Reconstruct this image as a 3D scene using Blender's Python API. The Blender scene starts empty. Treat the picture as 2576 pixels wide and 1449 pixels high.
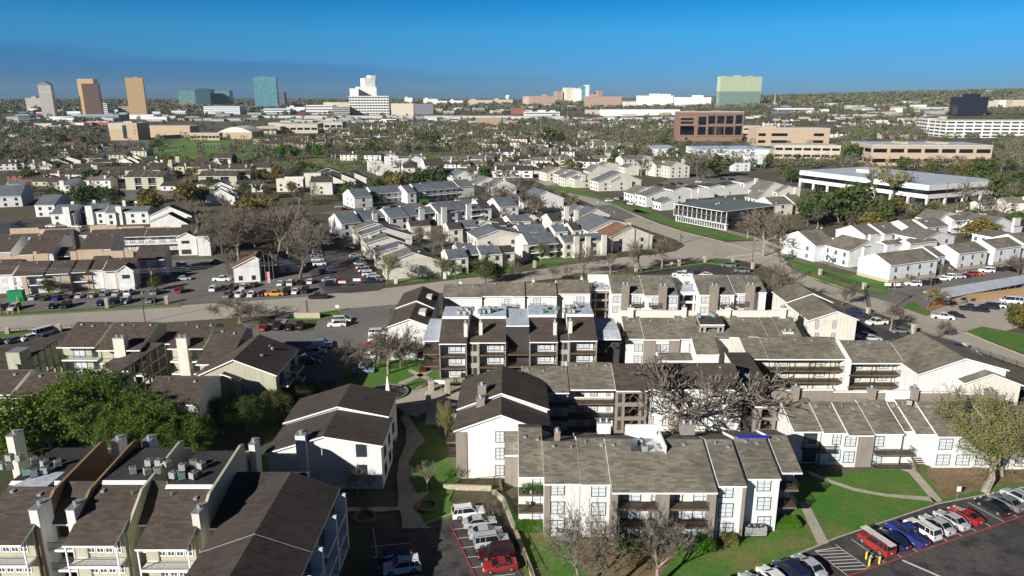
import bpy, math, random
import numpy as np
from mathutils import Vector, Matrix
R = math.radians
S = bpy.context.scene
C = S.collection
# ---------------------------------------------------------------- camera
HC = 58.0; PITCH = R(15.05); F = 1780.0; CX = 1288.0; CY = 724.5      # picture measured 2576 x 1449
cd = bpy.data.cameras.new('camera'); cam = bpy.data.objects.new('camera', cd); C.objects.link(cam)
cam.location = (0, 0, HC); cam.rotation_euler = (R(90) - PITCH, 0, 0)
cd.sensor_width = 36; cd.lens = 36 * F / 2576; cd.clip_start = 1; cd.clip_end = 40000
S.camera = cam
# ---------------------------------------------------------------- light
SUN_EL = R(24); SH_AZ = R(43)            # shadows run 45 degrees right of straight ahead
sd = bpy.data.lights.new('sun', 'SUN'); sd.energy = 5; sd.angle = R(.5); sd.color = (1, .96, .90)
so = bpy.data.objects.new('sun', sd); C.objects.link(so)
dv = Vector((math.sin(SH_AZ) * math.cos(SUN_EL), math.cos(SH_AZ) * math.cos(SUN_EL), -math.sin(SUN_EL)))
so.rotation_euler = dv.to_track_quat('-Z', 'Y').to_euler(); so.location = (-200, -200, 200)
w = bpy.data.worlds.new('World'); S.world = w; w.use_nodes = True
nt = w.node_tree; nt.nodes.clear()
sky = nt.nodes.new('ShaderNodeTexSky'); sky.sky_type = 'NISHITA'; sky.sun_disc = False
sky.sun_elevation = SUN_EL; sky.sun_rotation = SH_AZ + math.pi
sky.altitude = 200; sky.air_density = 1.0; sky.dust_density = .2; sky.ozone_density = 4.0
tc = nt.nodes.new('ShaderNodeTexCoord'); sx = nt.nodes.new('ShaderNodeSeparateXYZ')
nt.links.new(tc.outputs['Generated'], sx.inputs[0])
rp = nt.nodes.new('ShaderNodeValToRGB'); nt.links.new(sx.outputs[2], rp.inputs[0])
els = rp.color_ramp.elements
SKYR = [(0, (.15, .36, .70)), (.012, (.15, .37, .74)), (.043, (.115, .42, .86)), (.085, (.09, .50, .86)), (.125, (.008, .43, .80)), (.17, (.01, .07, .22)), (1, (.028, .055, .115))]
els[0].position = 0; els[0].color = (*SKYR[0][1], 1)
els[1].position = 1; els[1].color = (*SKYR[-1][1], 1)
for p_, c_ in SKYR[1:-1]:
    e = els.new(p_); e.color = (*c_, 1)
mx = nt.nodes.new('ShaderNodeMix'); mx.data_type = 'RGBA'; mx.blend_type = 'MULTIPLY'; mx.inputs[0].default_value = 1
nt.links.new(sky.outputs[0], mx.inputs[6]); nt.links.new(rp.outputs[0], mx.inputs[7])
# thin dark cloud bank low on the left of the sky
mp = nt.nodes.new('ShaderNodeMapping'); mp.inputs[3].default_value = (1.6, 1.6, 26)
nt.links.new(tc.outputs['Generated'], mp.inputs[0])
nz = nt.nodes.new('ShaderNodeTexNoise'); nz.inputs['Scale'].default_value = 2.2; nz.inputs['Detail'].default_value = 5
nt.links.new(mp.outputs[0], nz.inputs[0])
def math_n(tree, op, a, b=None, c=None, clamp=False):
    n = tree.nodes.new('ShaderNodeMath'); n.operation = op; n.use_clamp = clamp
    for i, x in enumerate((a, b, c)):
        if x is None: continue
        if isinstance(x, (int, float)): n.inputs[i].default_value = x
        else: tree.links.new(x, n.inputs[i])
    return n.outputs[0]
# band between elevations: top edge falls from left to right and dies out near the middle
edge = math_n(nt, 'MULTIPLY_ADD', sx.outputs[0], -.05, .030)
edge = math_n(nt, 'MULTIPLY_ADD', nz.outputs[0], .030, math_n(nt, 'SUBTRACT', edge, .012))
below = math_n(nt, 'MULTIPLY', math_n(nt, 'SUBTRACT', edge, sx.outputs[2]), 90, clamp=True)
fadex = math_n(nt, 'MULTIPLY_ADD', sx.outputs[0], -2.2, .35, clamp=True)
cl = math_n(nt, 'MULTIPLY', below, math_n(nt, 'MULTIPLY_ADD', fadex, .55, .03))
m2 = nt.nodes.new('ShaderNodeMix'); m2.data_type = 'RGBA'; m2.blend_type = 'MULTIPLY'
nt.links.new(cl, m2.inputs[0]); nt.links.new(mx.outputs[2], m2.inputs[6]); m2.inputs[7].default_value = (.42, .60, .74, 1)
bg = nt.nodes.new('ShaderNodeBackground'); bg.inputs[1].default_value = .075
wo = nt.nodes.new('ShaderNodeOutputWorld')
nt.links.new(m2.outputs[2], bg.inputs[0]); nt.links.new(bg.outputs[0], wo.inputs[0])
S.view_settings.view_transform = 'Standard'; S.view_settings.look = 'None'
S.view_settings.exposure = 0.6; S.view_settings.gamma = 1
S.render.resolution_x = 1024; S.render.resolution_y = 576
# ---------------------------------------------------------------- picture -> place
CP, SP = math.cos(PITCH), math.sin(PITCH)
def ray(px, py):
    a = (px - CX) / F; b = (py - CY) / F
    return (a, CP - b * SP, -(SP + b * CP))
def W(px, py, z=0.0):
    d = ray(px, py); t = (z - HC) / d[2]
    return (d[0] * t, d[1] * t)
def sst(a, b, x):
    t = min(1, max(0, (x - a) / (b - a))); return t * t * (3 - 2 * t)
def elev(x, y):
    r = math.hypot(x, y); az = math.atan2(x, y)
    return sst(1250, 3600, r) * (40 + 44 * sst(.05, .66, az))
def T(px, py):                            # ray against the terrain
    d = ray(px, py); t = 60.0
    if py > 400: x, y = W(px, py); return x, y, 0.0
    while t < 9000:
        x, y, z = d[0] * t, d[1] * t, HC + d[2] * t
        if z <= elev(x, y): return x, y, elev(x, y)
        t += 6 + t * .004
    return x, y, elev(x, y)
def P2(x, y, z):                          # place -> picture
    f = y * CP - (z - HC) * SP; v = y * SP + (z - HC) * CP   # depth, up component
    return CX + F * x / f, CY - F * v / f
# ---------------------------------------------------------------- materials
MATS = {}
def mat(name, col, rough=.8, kind=None, **k):
    key = (name)
    if key in MATS: return MATS[key]
    m = bpy.data.materials.new(name); m.use_nodes = True; MATS[key] = m
    t = m.node_tree; b = t.nodes['Principled BSDF']
    b.inputs['Base Color'].default_value = (*col, 1); b.inputs['Roughness'].default_value = rough
    b.inputs['Specular IOR Level'].default_value = k.get('spec', .3)
    if 'metal' in k: b.inputs['Metallic'].default_value = k['metal']
    if 'coat' in k: b.inputs['Coat Weight'].default_value = k['coat']; b.inputs['Coat Roughness'].default_value = .05
    if kind is None: return m
    L = t.links.new
    tcn = t.nodes.new('ShaderNodeTexCoord'); co = tcn.outputs['Object']
    if k.get('world'):
        g = t.nodes.new('ShaderNodeNewGeometry'); co = g.outputs['Position']
    def noise(sc, det=4, src=None, dist=0):
        n = t.nodes.new('ShaderNodeTexNoise'); n.inputs['Scale'].default_value = sc; n.inputs['Detail'].default_value = det
        n.inputs['Distortion'].default_value = dist
        L(src or co, n.inputs[0]); return n.outputs[0]
    def mapp(scale):
        n = t.nodes.new('ShaderNodeMapping'); n.inputs[3].default_value = scale; L(co, n.inputs[0]); return n.outputs[0]
    def ramp(f, stops):
        n = t.nodes.new('ShaderNodeValToRGB'); L(f, n.inputs[0]); e = n.color_ramp.elements
        e[0].position = stops[0][0]; e[0].color = (*stops[0][1], 1); e[1].position = stops[-1][0]; e[1].color = (*stops[-1][1], 1)
        for p, c in stops[1:-1]:
            x = e.new(p); x.color = (*c, 1)
        return n.outputs[0]
    def mix(f, a, b2, bt='MIX'):
        n = t.nodes.new('ShaderNodeMix'); n.data_type = 'RGBA'; n.blend_type = bt
        if isinstance(f, (int, float)): n.inputs[0].default_value = f
        else: L(f, n.inputs[0])
        for i, x in ((6, a), (7, b2)):
            if isinstance(x, tuple): n.inputs[i].default_value = (*x, 1)
            else: L(x, n.inputs[i])
        return n.outputs[2]
    def bump(h, s=.3, d=.05):
        n = t.nodes.new('ShaderNodeBump'); n.inputs['Strength'].default_value = s; n.inputs['Distance'].default_value = d
        L(h, n.inputs['Height']); L(n.outputs[0], b.inputs['Normal'])
    def sc(f): return tuple(min(1, x * f) for x in col)
    c2 = k.get('c2', sc(.6))
    if kind == 'shingle':
        br = t.nodes.new('ShaderNodeTexBrick'); L(mapp(k.get('axes', (1, 1, 1))), br.inputs[0])
        br.inputs['Scale'].default_value = 1; br.inputs['Brick Width'].default_value = 1.0; br.inputs['Row Height'].default_value = .33
        br.inputs['Mortar Size'].default_value = .012; br.inputs['Bias'].default_value = -.1
        br.inputs['Color1'].default_value = (*sc(1.28), 1); br.inputs['Color2'].default_value = (*sc(.66), 1); br.inputs['Mortar'].default_value = (*sc(.4), 1)
        n1 = noise(.16, 5, None, .6); n3 = noise(1.7, 3, mapp((1, .25, 1)))
        c = mix(ramp(n1, [(.42, (0, 0, 0)), (.62, (.75, .75, .75))]), br.outputs[0], mix(.5, br.outputs[0], c2, 'MIX'))
        c = mix(math_n(t, 'MULTIPLY', n3, .5), c, mix(1.0, c, (.6, .6, .58), 'MULTIPLY'))
        L(c, b.inputs['Base Color']); bump(br.outputs['Fac'], .4, .02)
    elif kind == 'wall':
        n1 = noise(.35, 5); n2 = noise(1.5, 3, mapp((1.5, 1.5, .15)))
        c = mix(ramp(n1, [(.35, (1, 1, 1)), (.7, (.88, .87, .85))]), (1, 1, 1), (1, 1, 1))
        c = mix(1.0, col, ramp(n1, [(.3, (1, 1, 1)), (.75, (.86, .85, .82))]), 'MULTIPLY')
        c = mix(1.0, c, ramp(n2, [(.4, (1, 1, 1)), (.75, (.84, .82, .79))]), 'MULTIPLY')
        if k.get('siding'):
            wv = t.nodes.new('ShaderNodeTexWave'); wv.bands_direction = 'Z'; wv.inputs['Scale'].default_value = k['siding']; L(co, wv.inputs[0])
            wv.wave_profile = 'SAW'; bump(wv.outputs[1], .35, .03)
        L(c, b.inputs['Base Color'])
    elif kind == 'noise':
        AM = k.get('amp', 1)
        n1 = noise(k.get('s1', .5), 6, None, k.get('dist', 0)); n2 = noise(k.get('s2', 6), 3)
        c = ramp(n1, [(k.get('lo', .35), col), (k.get('hi', .65), c2)])
        if 'c3' in k: c = mix(ramp(noise(k.get('s3', .12), 4), [(k.get('lo3', .5), (0, 0, 0)), (k.get('hi3', .68), (1, 1, 1))]), c, k['c3'])
        c = mix(1.0, c, ramp(n2, [(.3, (1 - .28 * AM,) * 3), (.7, (1 + .2 * AM,) * 3)]), 'MULTIPLY')
        L(c, b.inputs['Base Color'])
        if k.get('bump'): bump(n2, k['bump'], .1)
    elif kind == 'leaf':
        at = t.nodes.new('ShaderNodeAttribute'); at.attribute_name = 'tint'
        oi = t.nodes.new('ShaderNodeObjectInfo')
        c = mix(at.outputs['Fac'], col, c2)
        c = mix(math_n(t, 'MULTIPLY', oi.outputs['Random'], .5), c, k.get('c3', c2))
        L(c, b.inputs['Base Color'])
        b.inputs['Specular IOR Level'].default_value = .15
        ts = t.nodes.new('ShaderNodeBsdfTranslucent'); L(c, ts.inputs[0]); ms = t.nodes.new('ShaderNodeMixShader'); ms.inputs[0].default_value = .3
        L(b.outputs[0], ms.inputs[1]); L(ts.outputs[0], ms.inputs[2]); L(ms.outputs[0], t.nodes['Material Output'].inputs[0])
    elif kind == 'woods':
        at = t.nodes.new('ShaderNodeAttribute'); at.attribute_name = 'tint'
        L(ramp(at.outputs['Fac'], [(0, (.05, .085, .022)), (.2, (.09, .12, .035)), (.38, (.13, .13, .07)), (.55, (.16, .14, .11)), (.72, (.13, .115, .095)), (.86, (.14, .155, .05)), (1, (.07, .12, .03))]), b.inputs['Base Color']); b.inputs['Specular IOR Level'].default_value = .1
    elif kind == 'grid':     # curtain wall or window grid drawn by glass and mullions in metres; along x+y and z
        br = t.nodes.new('ShaderNodeTexBrick'); sp_ = t.nodes.new('ShaderNodeSeparateXYZ'); L(co, sp_.inputs[0])
        cb = t.nodes.new('ShaderNodeCombineXYZ'); L(math_n(t, 'ADD', sp_.outputs[0], sp_.outputs[1]), cb.inputs[0]); L(sp_.outputs[2], cb.inputs[1])
        L(cb.outputs[0], br.inputs[0]); br.offset = 0; br.inputs['Scale'].default_value = 1
        br.inputs['Brick Width'].default_value = k['bw']; br.inputs['Row Height'].default_value = k['bh']
        br.inputs['Mortar Size'].default_value = k['ms']; br.inputs['Mortar Smooth'].default_value = 0
        br.inputs['Color1'].default_value = (*col, 1); br.inputs['Color2'].default_value = (*k.get('c1b', col), 1); br.inputs['Mortar'].default_value = (*c2, 1)
        L(br.outputs[0], b.inputs['Base Color'])
        rr = math_n(t, 'MULTIPLY_ADD', br.outputs['Fac'], .8 - rough, rough); L(rr, b.inputs['Roughness'])
        if 'mt' in k: L(math_n(t, 'MULTIPLY_ADD', br.outputs['Fac'], -k['mt'], k['mt']), b.inputs['Metallic'])
    return m
WHITE = mat('white_wall', (.74, .745, .735), .75, 'wall', siding=1.2)
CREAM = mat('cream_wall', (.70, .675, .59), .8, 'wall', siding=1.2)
CREAM2 = mat('shade_dimmed_yellow_wall', (.44, .43, .33), .8, 'wall', siding=1.2)  # yellow wall darkened so the lower-left blocks look shaded
GREYW = mat('light_grey_wall', (.70, .72, .72), .8, 'wall', siding=1.2)
TAUPE = mat('taupe_wall', (.27, .235, .20), .85, 'wall', siding=.8)
PEACH = mat('peach_wall', (.52, .40, .29), .85, 'wall')
TANW = mat('tan_wall', (.24, .165, .095), .85, 'wall')  # tan darkened too, lower-left shade put into the colour
BRICKT = mat('tan_brick', (.50, .39, .26), .85, 'wall')
OLIVE = mat('olive_wall', (.50, .49, .36), .85, 'wall', siding=1)
REDBR = mat('red_brick', (.30, .12, .085), .85, 'wall')
GRANITE = mat('pink_granite', (.27, .165, .125), .6, 'wall')
CONC = mat('concrete', (.55, .53, .48), .85, 'noise', s1=.3, c2=(.46, .44, .39), s2=3)
STONE = mat('limestone', (.50, .43, .32), .85, 'noise', s1=2.5, c2=(.36, .31, .23), s2=9)
RBROWN = mat('brown_shingles', (.085, .067, .053), .9, 'shingle', c2=(.055, .042, .034))  # brown, with the lower-left deep shade mixed into the base colour
ROLIVE = mat('weathered_shingles', (.195, .175, .135), .9, 'shingle', c2=(.050, .047, .042))
RDARK = mat('dark_shingles', (.060, .047, .040), .9, 'shingle', c2=(.09, .075, .06))  # dark shingles, deepened further to imitate lower-left shade
RBLUE = mat('slate_grey_shingles', (.115, .135, .155), .85, 'shingle', c2=(.19, .21, .215))
RGREY = mat('grey_shingles', (.17, .155, .135), .9, 'shingle', c2=(.10, .095, .09))
RTEAL = mat('teal_grey_roof', (.10, .135, .14), .8, 'noise', s1=.15, c2=(.14, .18, .18), s2=2)
FLATW = mat('white_membrane', (.52, .56, .61), .5, 'noise', s1=.2, c2=(.42, .46, .51), s2=2)
FLATB = mat('black_membrane', (.035, .033, .032), .75, 'noise', s1=.3, c2=(.055, .052, .05), s2=2)
TRIM = mat('white_trim', (.82, .82, .80), .6)
DARKT = mat('dark_trim', (.035, .032, .03), .6)
WOOD = mat('weathered_wood', (.16, .12, .08), .85, 'noise', s1=1, c2=(.10, .075, .05), s2=6)
FENCEW = mat('cedar_fence', (.46, .30, .15), .85, 'wall')
METAL = mat('galvanised_metal', (.45, .46, .46), .45, metal=.6)
IRON = mat('black_iron', (.02, .02, .02), .5)
BLIND = mat('blinds_behind_glass', (.55, .60, .62), .12, spec=.6)
GLASSD = mat('dark_glass', (.030, .045, .055), .06, spec=.8)
GLASST = mat('teal_glass', (.06, .16, .19), .08, spec=.8)
GLASSB = mat('black_glass', (.006, .008, .012), .05, spec=.9)
DARKIN = mat('shaded_interior', (.05, .045, .04), .9)  # near-black for recess backs and openings, their shade put into the colour
ASPH = mat('asphalt', (.050, .048, .047), .9, 'noise', world=1, s1=.12, c2=(.085, .080, .076), s2=2, c3=(.035, .034, .034), s3=.4)
CONCR = mat('road_concrete', (.40, .365, .305), .85, 'noise', amp=.3, world=1, s1=.05, c2=(.34, .305, .25), s2=1.5, c3=(.38, .34, .28), s3=.3, dist=1)
ASPHG = mat('worn_asphalt', (.17, .162, .15), .9, 'noise', amp=.4, world=1, s1=.06, c2=(.14, .135, .125), s2=1.5)
GRASS = mat('lawn_grass', (.055, .165, .020), .95, 'noise', world=1, s1=.18, c2=(.095, .17, .028), s2=3.5, c3=(.19, .155, .065), s3=.09, lo3=.52, hi3=.72, bump=.5)
GRASSF = mat('field_grass', (.065, .20, .025), .95, 'noise', world=1, s1=.04, c2=(.12, .17, .035), s2=1, c3=(.20, .19, .07), s3=.02, lo3=.5, hi3=.75)
DIRT = mat('bare_earth', (.22, .15, .085), .95, 'noise', world=1, s1=.3, c2=(.15, .12, .055), s2=2.5, bump=.5)
GROUND = mat('ground_cover', (.075, .072, .035), .95, 'noise', world=1, s1=.03, c2=(.10, .085, .055), s2=.6, c3=(.14, .12, .09), s3=.012)
PAVE = mat('pale_paving', (.44, .40, .32), .85, 'noise', world=1, s1=.6, c2=(.36, .325, .26), s2=5)
WPAINT = mat('white_road_paint', (.62, .62, .60), .7)
RPAINT = mat('red_kerb_paint', (.36, .05, .045), .7)
YPAINT = mat('yellow_paint', (.75, .52, .03), .6)
BARK = mat('bark', (.17, .135, .10), .95, 'noise', s1=2, c2=(.10, .08, .06), s2=8)
BARKP = mat('pale_bark', (.34, .29, .23), .95, 'noise', s1=1.2, c2=(.20, .16, .12), s2=8)
TWIG = mat('bare_twigs', (.235, .20, .16), .95, 'leaf', c2=(.16, .14, .115), c3=(.26, .21, .15))
LBUD = mat('budding_leaves', (.30, .31, .07), .9, 'leaf', c2=(.18, .20, .05), c3=(.32, .28, .09))
LOAK = mat('oak_leaves', (.085, .13, .035), .9, 'leaf', c2=(.045, .075, .022), c3=(.13, .14, .04))
LJUN = mat('juniper_foliage', (.15, .215, .035), .9, 'leaf', c2=(.075, .125, .022), c3=(.11, .17, .03))
LGRN = mat('bright_leaves', (.10, .24, .03), .9, 'leaf', c2=(.05, .15, .02), c3=(.09, .2, .03))
LORG = mat('yellow_brown_leaves', (.24, .18, .045), .9, 'leaf', c2=(.14, .11, .03), c3=(.2, .17, .04))
LHEDGE = mat('hedge_leaves', (.09, .23, .015), .9, 'leaf', c2=(.05, .14, .01), c3=(.08, .2, .02))
WOODS = mat('woodland_canopy', (.20, .165, .12), .95, 'woods')
# ---------------------------------------------------------------- mesh helpers
class MB:
    def __init__(s): s.v = []; s.f = []; s.m = []
    def face(s, pts, m=0):
        n = len(s.v); s.v += [tuple(p) for p in pts]; s.f.append(tuple(range(n, n + len(pts)))); s.m.append(m)
    def box(s, x0, y0, z0, x1, y1, z1, m=0):
        n = len(s.v)
        s.v += [(x0, y0, z0), (x1, y0, z0), (x1, y1, z0), (x0, y1, z0), (x0, y0, z1), (x1, y0, z1), (x1, y1, z1), (x0, y1, z1)]
        s.f += [tuple(n + i for i in q) for q in ((3, 2, 1, 0), (4, 5, 6, 7), (0, 1, 5, 4), (1, 2, 6, 5), (2, 3, 7, 6), (3, 0, 4, 7))]
        s.m += [m] * 6
    def slab(s, a, b, c, d, t, m=0, me=None):      # quad a b c d counter-clockwise from above, thickness t upward
        n = len(s.v); s.v += [tuple(p) for p in (a, b, c, d)] + [(p[0], p[1], p[2] + t) for p in (a, b, c, d)]
        s.f += [tuple(n + i for i in q) for q in ((3, 2, 1, 0), (4, 5, 6, 7), (0, 1, 5, 4), (1, 2, 6, 5), (2, 3, 7, 6), (3, 0, 4, 7))]
        s.m += [m, m] + [m if me is None else me] * 4
    def prism(s, pts, z0, z1, m=0):
        n = len(pts)
        s.face([(x, y, z1) for x, y in pts], m); s.face([(x, y, z0) for x, y in reversed(pts)], m)
        for i in range(n):
            a, b = pts[i], pts[(i + 1) % n]; s.face([(*a, z0), (*b, z0), (*b, z1), (*a, z1)], m)
    def tube(s, p, q, r0, r1, n=6, m=0, cap=False):
        p = Vector(p); q = Vector(q); d = q - p
        if d.length < 1e-6: return
        d.normalize(); a = d.orthogonal().normalized(); b = d.cross(a); k = len(s.v)
        for c, r in ((p, r0), (q, r1)):
            for i in range(n):
                t = 2 * math.pi * i / n; s.v.append(tuple(c + a * (math.cos(t) * r) + b * (math.sin(t) * r)))
        for i in range(n):
            j = (i + 1) % n; s.f.append((k + i, k + j, k + n + j, k + n + i)); s.m.append(m)
        if cap: s.f.append(tuple(k + n + i for i in range(n))); s.m.append(m)
        if cap == 2: s.f.append(tuple(k + n - 1 - i for i in range(n))); s.m.append(m)
    def mesh(s, name, mats, smooth=False):
        me = bpy.data.meshes.new(name); me.from_pydata(s.v, [], s.f)
        for x in mats: me.materials.append(x)
        if len(mats) > 1: me.polygons.foreach_set('material_index', s.m)
        if smooth: me.polygons.foreach_set('use_smooth', [True] * len(s.f))
        return me
def link(name, me, parent=None, loc=(0, 0, 0), rz=0, scale=None):
    o = bpy.data.objects.new(name, me); C.objects.link(o); o.parent = parent; o.location = loc; o.rotation_euler = (0, 0, rz)
    if scale: o.scale = scale if isinstance(scale, tuple) else (scale,) * 3
    return o
def put(name, mb, mats, parent=None, loc=(0, 0, 0), rz=0):
    if not mb.f: return None
    return link(name, mb.mesh(name, mats if isinstance(mats, (list, tuple)) else [mats]), parent, loc, rz)
THINGS = []
def tag(o, label, cat, group=None):
    o['label'] = label; o['category'] = cat
    if group: o['group'] = group
    THINGS.append(o); return o
def txt(body, size, parent, loc, m):
    cu = bpy.data.curves.new('lettering', 'FONT'); cu.body = body; cu.size = size; cu.align_x = 'CENTER'; t_ = bpy.data.objects.new('t', cu); C.objects.link(t_)
    me = bpy.data.meshes.new_from_object(t_.evaluated_get(bpy.context.evaluated_depsgraph_get())); bpy.data.objects.remove(t_); me.materials.clear(); me.materials.append(m)
    o = link('lettering', me, parent, loc); o.rotation_euler = (R(90), 0, 0); return o
def struct(o, kind='structure'): o['kind'] = kind; return o
# ---------------------------------------------------------------- ground, roads, lawns
xs = sorted(set(list(range(-8500, -1000, 500)) + list(range(-1000, 1001, 250)) + list(range(1500, 8501, 500))))
ys = sorted(set(list(range(-900, 1000, 250)) + list(range(1000, 6001, 200)) + [6500, 7000, 7400]))
gv = [(x, y, elev(x, y)) for y in ys for x in xs]; nx = len(xs)
gf = [(j * nx + i, j * nx + i + 1, (j + 1) * nx + i + 1, (j + 1) * nx + i) for j in range(len(ys) - 1) for i in range(nx - 1)]
me = bpy.data.meshes.new('ground'); me.from_pydata(gv, [], gf); me.materials.append(GROUND)
struct(link('ground', me))
def sheet(name, pts, m, lv, rise=0):        # flat patch given by its outline in the picture; lv = layer
    w_ = [W(x, y) for x, y in pts]; mb = MB(); z = .012 * lv
    a = sum(w_[i][0] * w_[(i + 1) % len(w_)][1] - w_[(i + 1) % len(w_)][0] * w_[i][1] for i in range(len(w_)))
    if a < 0: w_.reverse()
    if rise: mb.prism(w_, -.05, rise + z)
    else: mb.face([(x, y, z) for x, y in w_])
    return struct(put(name, mb, m))
def stripe(mb, p, q, wd, z, dash=None):
    (x0, y0), (x1, y1) = p, q; L_ = math.hypot(x1 - x0, y1 - y0); ux, uy = (x1 - x0) / L_, (y1 - y0) / L_
    nx_, ny_ = -uy * wd / 2, ux * wd / 2; t = 0; on, off = dash or (L_, 1)
    while t < L_ - .1:
        e = min(L_, t + on); a = (x0 + ux * t, y0 + uy * t); b = (x0 + ux * e, y0 + uy * e)
        mb.face([(a[0] - nx_, a[1] - ny_, z), (b[0] - nx_, b[1] - ny_, z), (b[0] + nx_, b[1] + ny_, z), (a[0] + nx_, a[1] + ny_, z)])
        t += on + off
# main street from the left, curving up to the crossing on the right
sheet('street', [(-260, 812), (0, 797), (230, 783), (460, 768), (640, 756), (869, 736), (1000, 722), (1144, 704), (1305, 686), (1420, 668), (1538, 651), (1643, 641), (1700, 632), (1724, 618), (1700, 603), (1643, 584), (1588, 564), (1540, 540), (1483, 512), (1420, 487), (1345, 455), (1395, 453), (1450, 478), (1520, 500), (1565, 524), (1625, 550), (1660, 564), (1723, 584), (1823, 609), (1900, 606), (1985, 612), (2000, 640), (1975, 665), (2014, 689), (2072, 713), (2157, 736), (2250, 765), (2342, 796), (2429, 837), (2576, 895), (2760, 960), (2760, 1000), (2576, 925), (2450, 880), (2332, 841), (2282, 814), (2180, 780), (2092, 749), (1977, 699), (1915, 665), (1860, 655), (1773, 655), (1663, 672), (1463, 692), (1288, 712), (1131, 732), (991, 769), (861, 781), (731, 791), (400, 812), (212, 823), (0, 833), (-260, 850)], CONCR, 3)
LOTS = [
 ('parking_lot', [(-200, 800), (-150, 760), (0, 752), (60, 745), (330, 731), (425, 716), (425, 655), (560, 650), (575, 690), (800, 690), (838, 728), (800, 745), (560, 762), (458, 762), (0, 790)], ASPHG),
 ('parking_lot', [(775, 640), (790, 610), (800, 585), (850, 580), (880, 600), (900, 636), (940, 686), (972, 721), (955, 731), (874, 738), (819, 735), (784, 700)], ASPH),
 ('driveway', [(800, 800), (860, 778), (1000, 766), (985, 800), (962, 850), (960, 900), (940, 930), (880, 950), (800, 960), (750, 940), (720, 870), (640, 850), (610, 815), (680, 815), (760, 835), (790, 830)], ASPHG),  # concrete driveway in a darker grey, its shade put into the colour
 ('parking_lot', [(1535, 697), (1640, 680), (1772, 661), (1840, 668), (1890, 686), (1905, 705), (1850, 720), (1560, 722)], ASPH),
 ('parking_lot', [(2150, 735), (2250, 700), (2380, 680), (2490, 655), (2700, 620), (2760, 700), (2600, 745), (2400, 775), (2330, 790), (2250, 765)], ASPHG),
 ('parking_lot', [(2300, 800), (2420, 755), (2560, 735), (2760, 745), (2760, 830), (2576, 820), (2470, 850), (2400, 825)], CONCR),
 ('parking_lot', [(2050, 740), (2120, 790), (2230, 830), (2330, 870), (2420, 905), (2640, 985), (2640, 1060), (2420, 960), (2280, 900), (2130, 880), (2000, 800)], ASPH),
 ('parking_lot', [(938, 1330), (1040, 1330), (1145, 1290), (1215, 1290), (1260, 1350), (1325, 1470), (900, 1520)], ASPH),
 ('parking_lot', [(1840, 1465), (2030, 1390), (2110, 1352), (2360, 1268), (2580, 1226), (2760, 1205), (2760, 1700), (1840, 1700)], ASPH),
 ('parking_lot', [(1450, 520), (1540, 515), (1600, 545), (1560, 556), (1480, 545)], ASPHG),
 ('parking_lot', [(1630, 470), (1690, 450), (1850, 440), (1930, 455), (1900, 470), (1700, 480)], ASPHG),
 ('parking_lot', [(-200, 880), (0, 855), (140, 835), (200, 840), (60, 900), (-200, 960)], ASPH),
 ('parking_lot', [(0, 560), (110, 548), (130, 560), (125, 590), (0, 600)], ASPH),
 ('parking_lot', [(240, 475), (520, 470), (520, 500), (230, 505)], ASPHG),
 ('parking_lot', [(800, 535), (1300, 490), (1330, 500), (1100, 530), (860, 545)], ASPHG),
 ('parking_lot', [(248, 365), (375, 350), (372, 388), (242, 392)], ASPHG),
 ('street', [(0, 485), (30, 440), (62, 410), (75, 412), (60, 445), (40, 490)], CONCR),
]
for i, (n, pts, m) in enumerate(LOTS): sheet(n, pts, m, 4 + i % 4)
LAWNS = [
 [(0, 836), (212, 826), (215, 832), (130, 842), (0, 855)], [(0, 792), (458, 765), (455, 772), (0, 798)],
 [(720, 796), (850, 780), (862, 783), (838, 800), (790, 808), (722, 806)],
 [(1000, 690), (1130, 690), (1290, 672), (1300, 682), (1144, 701), (970, 718)],
 [(1334, 655), (1420, 645), (1450, 655), (1530, 645), (1400, 665), (1338, 678)],
 [(1463, 695), (1663, 675), (1773, 658), (1800, 650), (1838, 654), (1900, 690), (1830, 672), (1775, 664), (1660, 680), (1535, 700)],
 [(1620, 522), (1700, 558), (1840, 590), (1900, 603), (1823, 607), (1723, 582), (1640, 552), (1590, 530)],
 [(1960, 640), (2020, 660), (2120, 690), (2180, 692), (2235, 712), (2230, 745), (2157, 733), (2072, 710), (2014, 686)],
 [(2260, 770), (2300, 760), (2345, 790), (2330, 796)], [(2429, 834), (2470, 822), (2620, 850), (2700, 930), (2576, 890)],
 [(1360, 470), (1420, 462), (1640, 540), (1600, 535), (1500, 500)],
 [(845, 965), (880, 925), (990, 905), (1100, 905), (1140, 935), (1100, 975), (960, 1010), (840, 985)],
 [(1035, 1075), (1070, 1060), (1140, 1130), (1160, 1200), (1130, 1260), (1180, 1290), (1060, 1325), (1020, 1240)],
 [(1255, 1220), (1300, 1300), (1900, 1300), (2040, 1200), (2600, 1140), (2700, 1200), (2360, 1265), (2110, 1350), (1840, 1463), (1780, 1600), (1340, 1600), (1320, 1440)],
 [(1290, 935), (1560, 930), (1560, 955), (1290, 955)],
]
for p in LAWNS: sheet('lawn', p, GRASS, 10)
for p in [[(245, 390), (378, 388), (385, 365), (480, 345), (560, 350), (650, 350), (660, 395), (560, 400), (420, 405), (230, 412)], [(690, 408), (760, 400), (960, 395), (1080, 388), (1150, 392), (1010, 410), (930, 425), (820, 430), (690, 424)], [(1700, 470), (1850, 460), (1830, 475), (1740, 490)], [(1240, 425), (1360, 415), (1360, 440), (1280, 450)]]:
    sheet('field', p, GRASSF, 9)
sheet('bare_ground', [(2350, 1160), (2620, 1150), (2640, 1205), (2490, 1230), (2370, 1258), (2325, 1190)], DIRT, 12)
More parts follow.
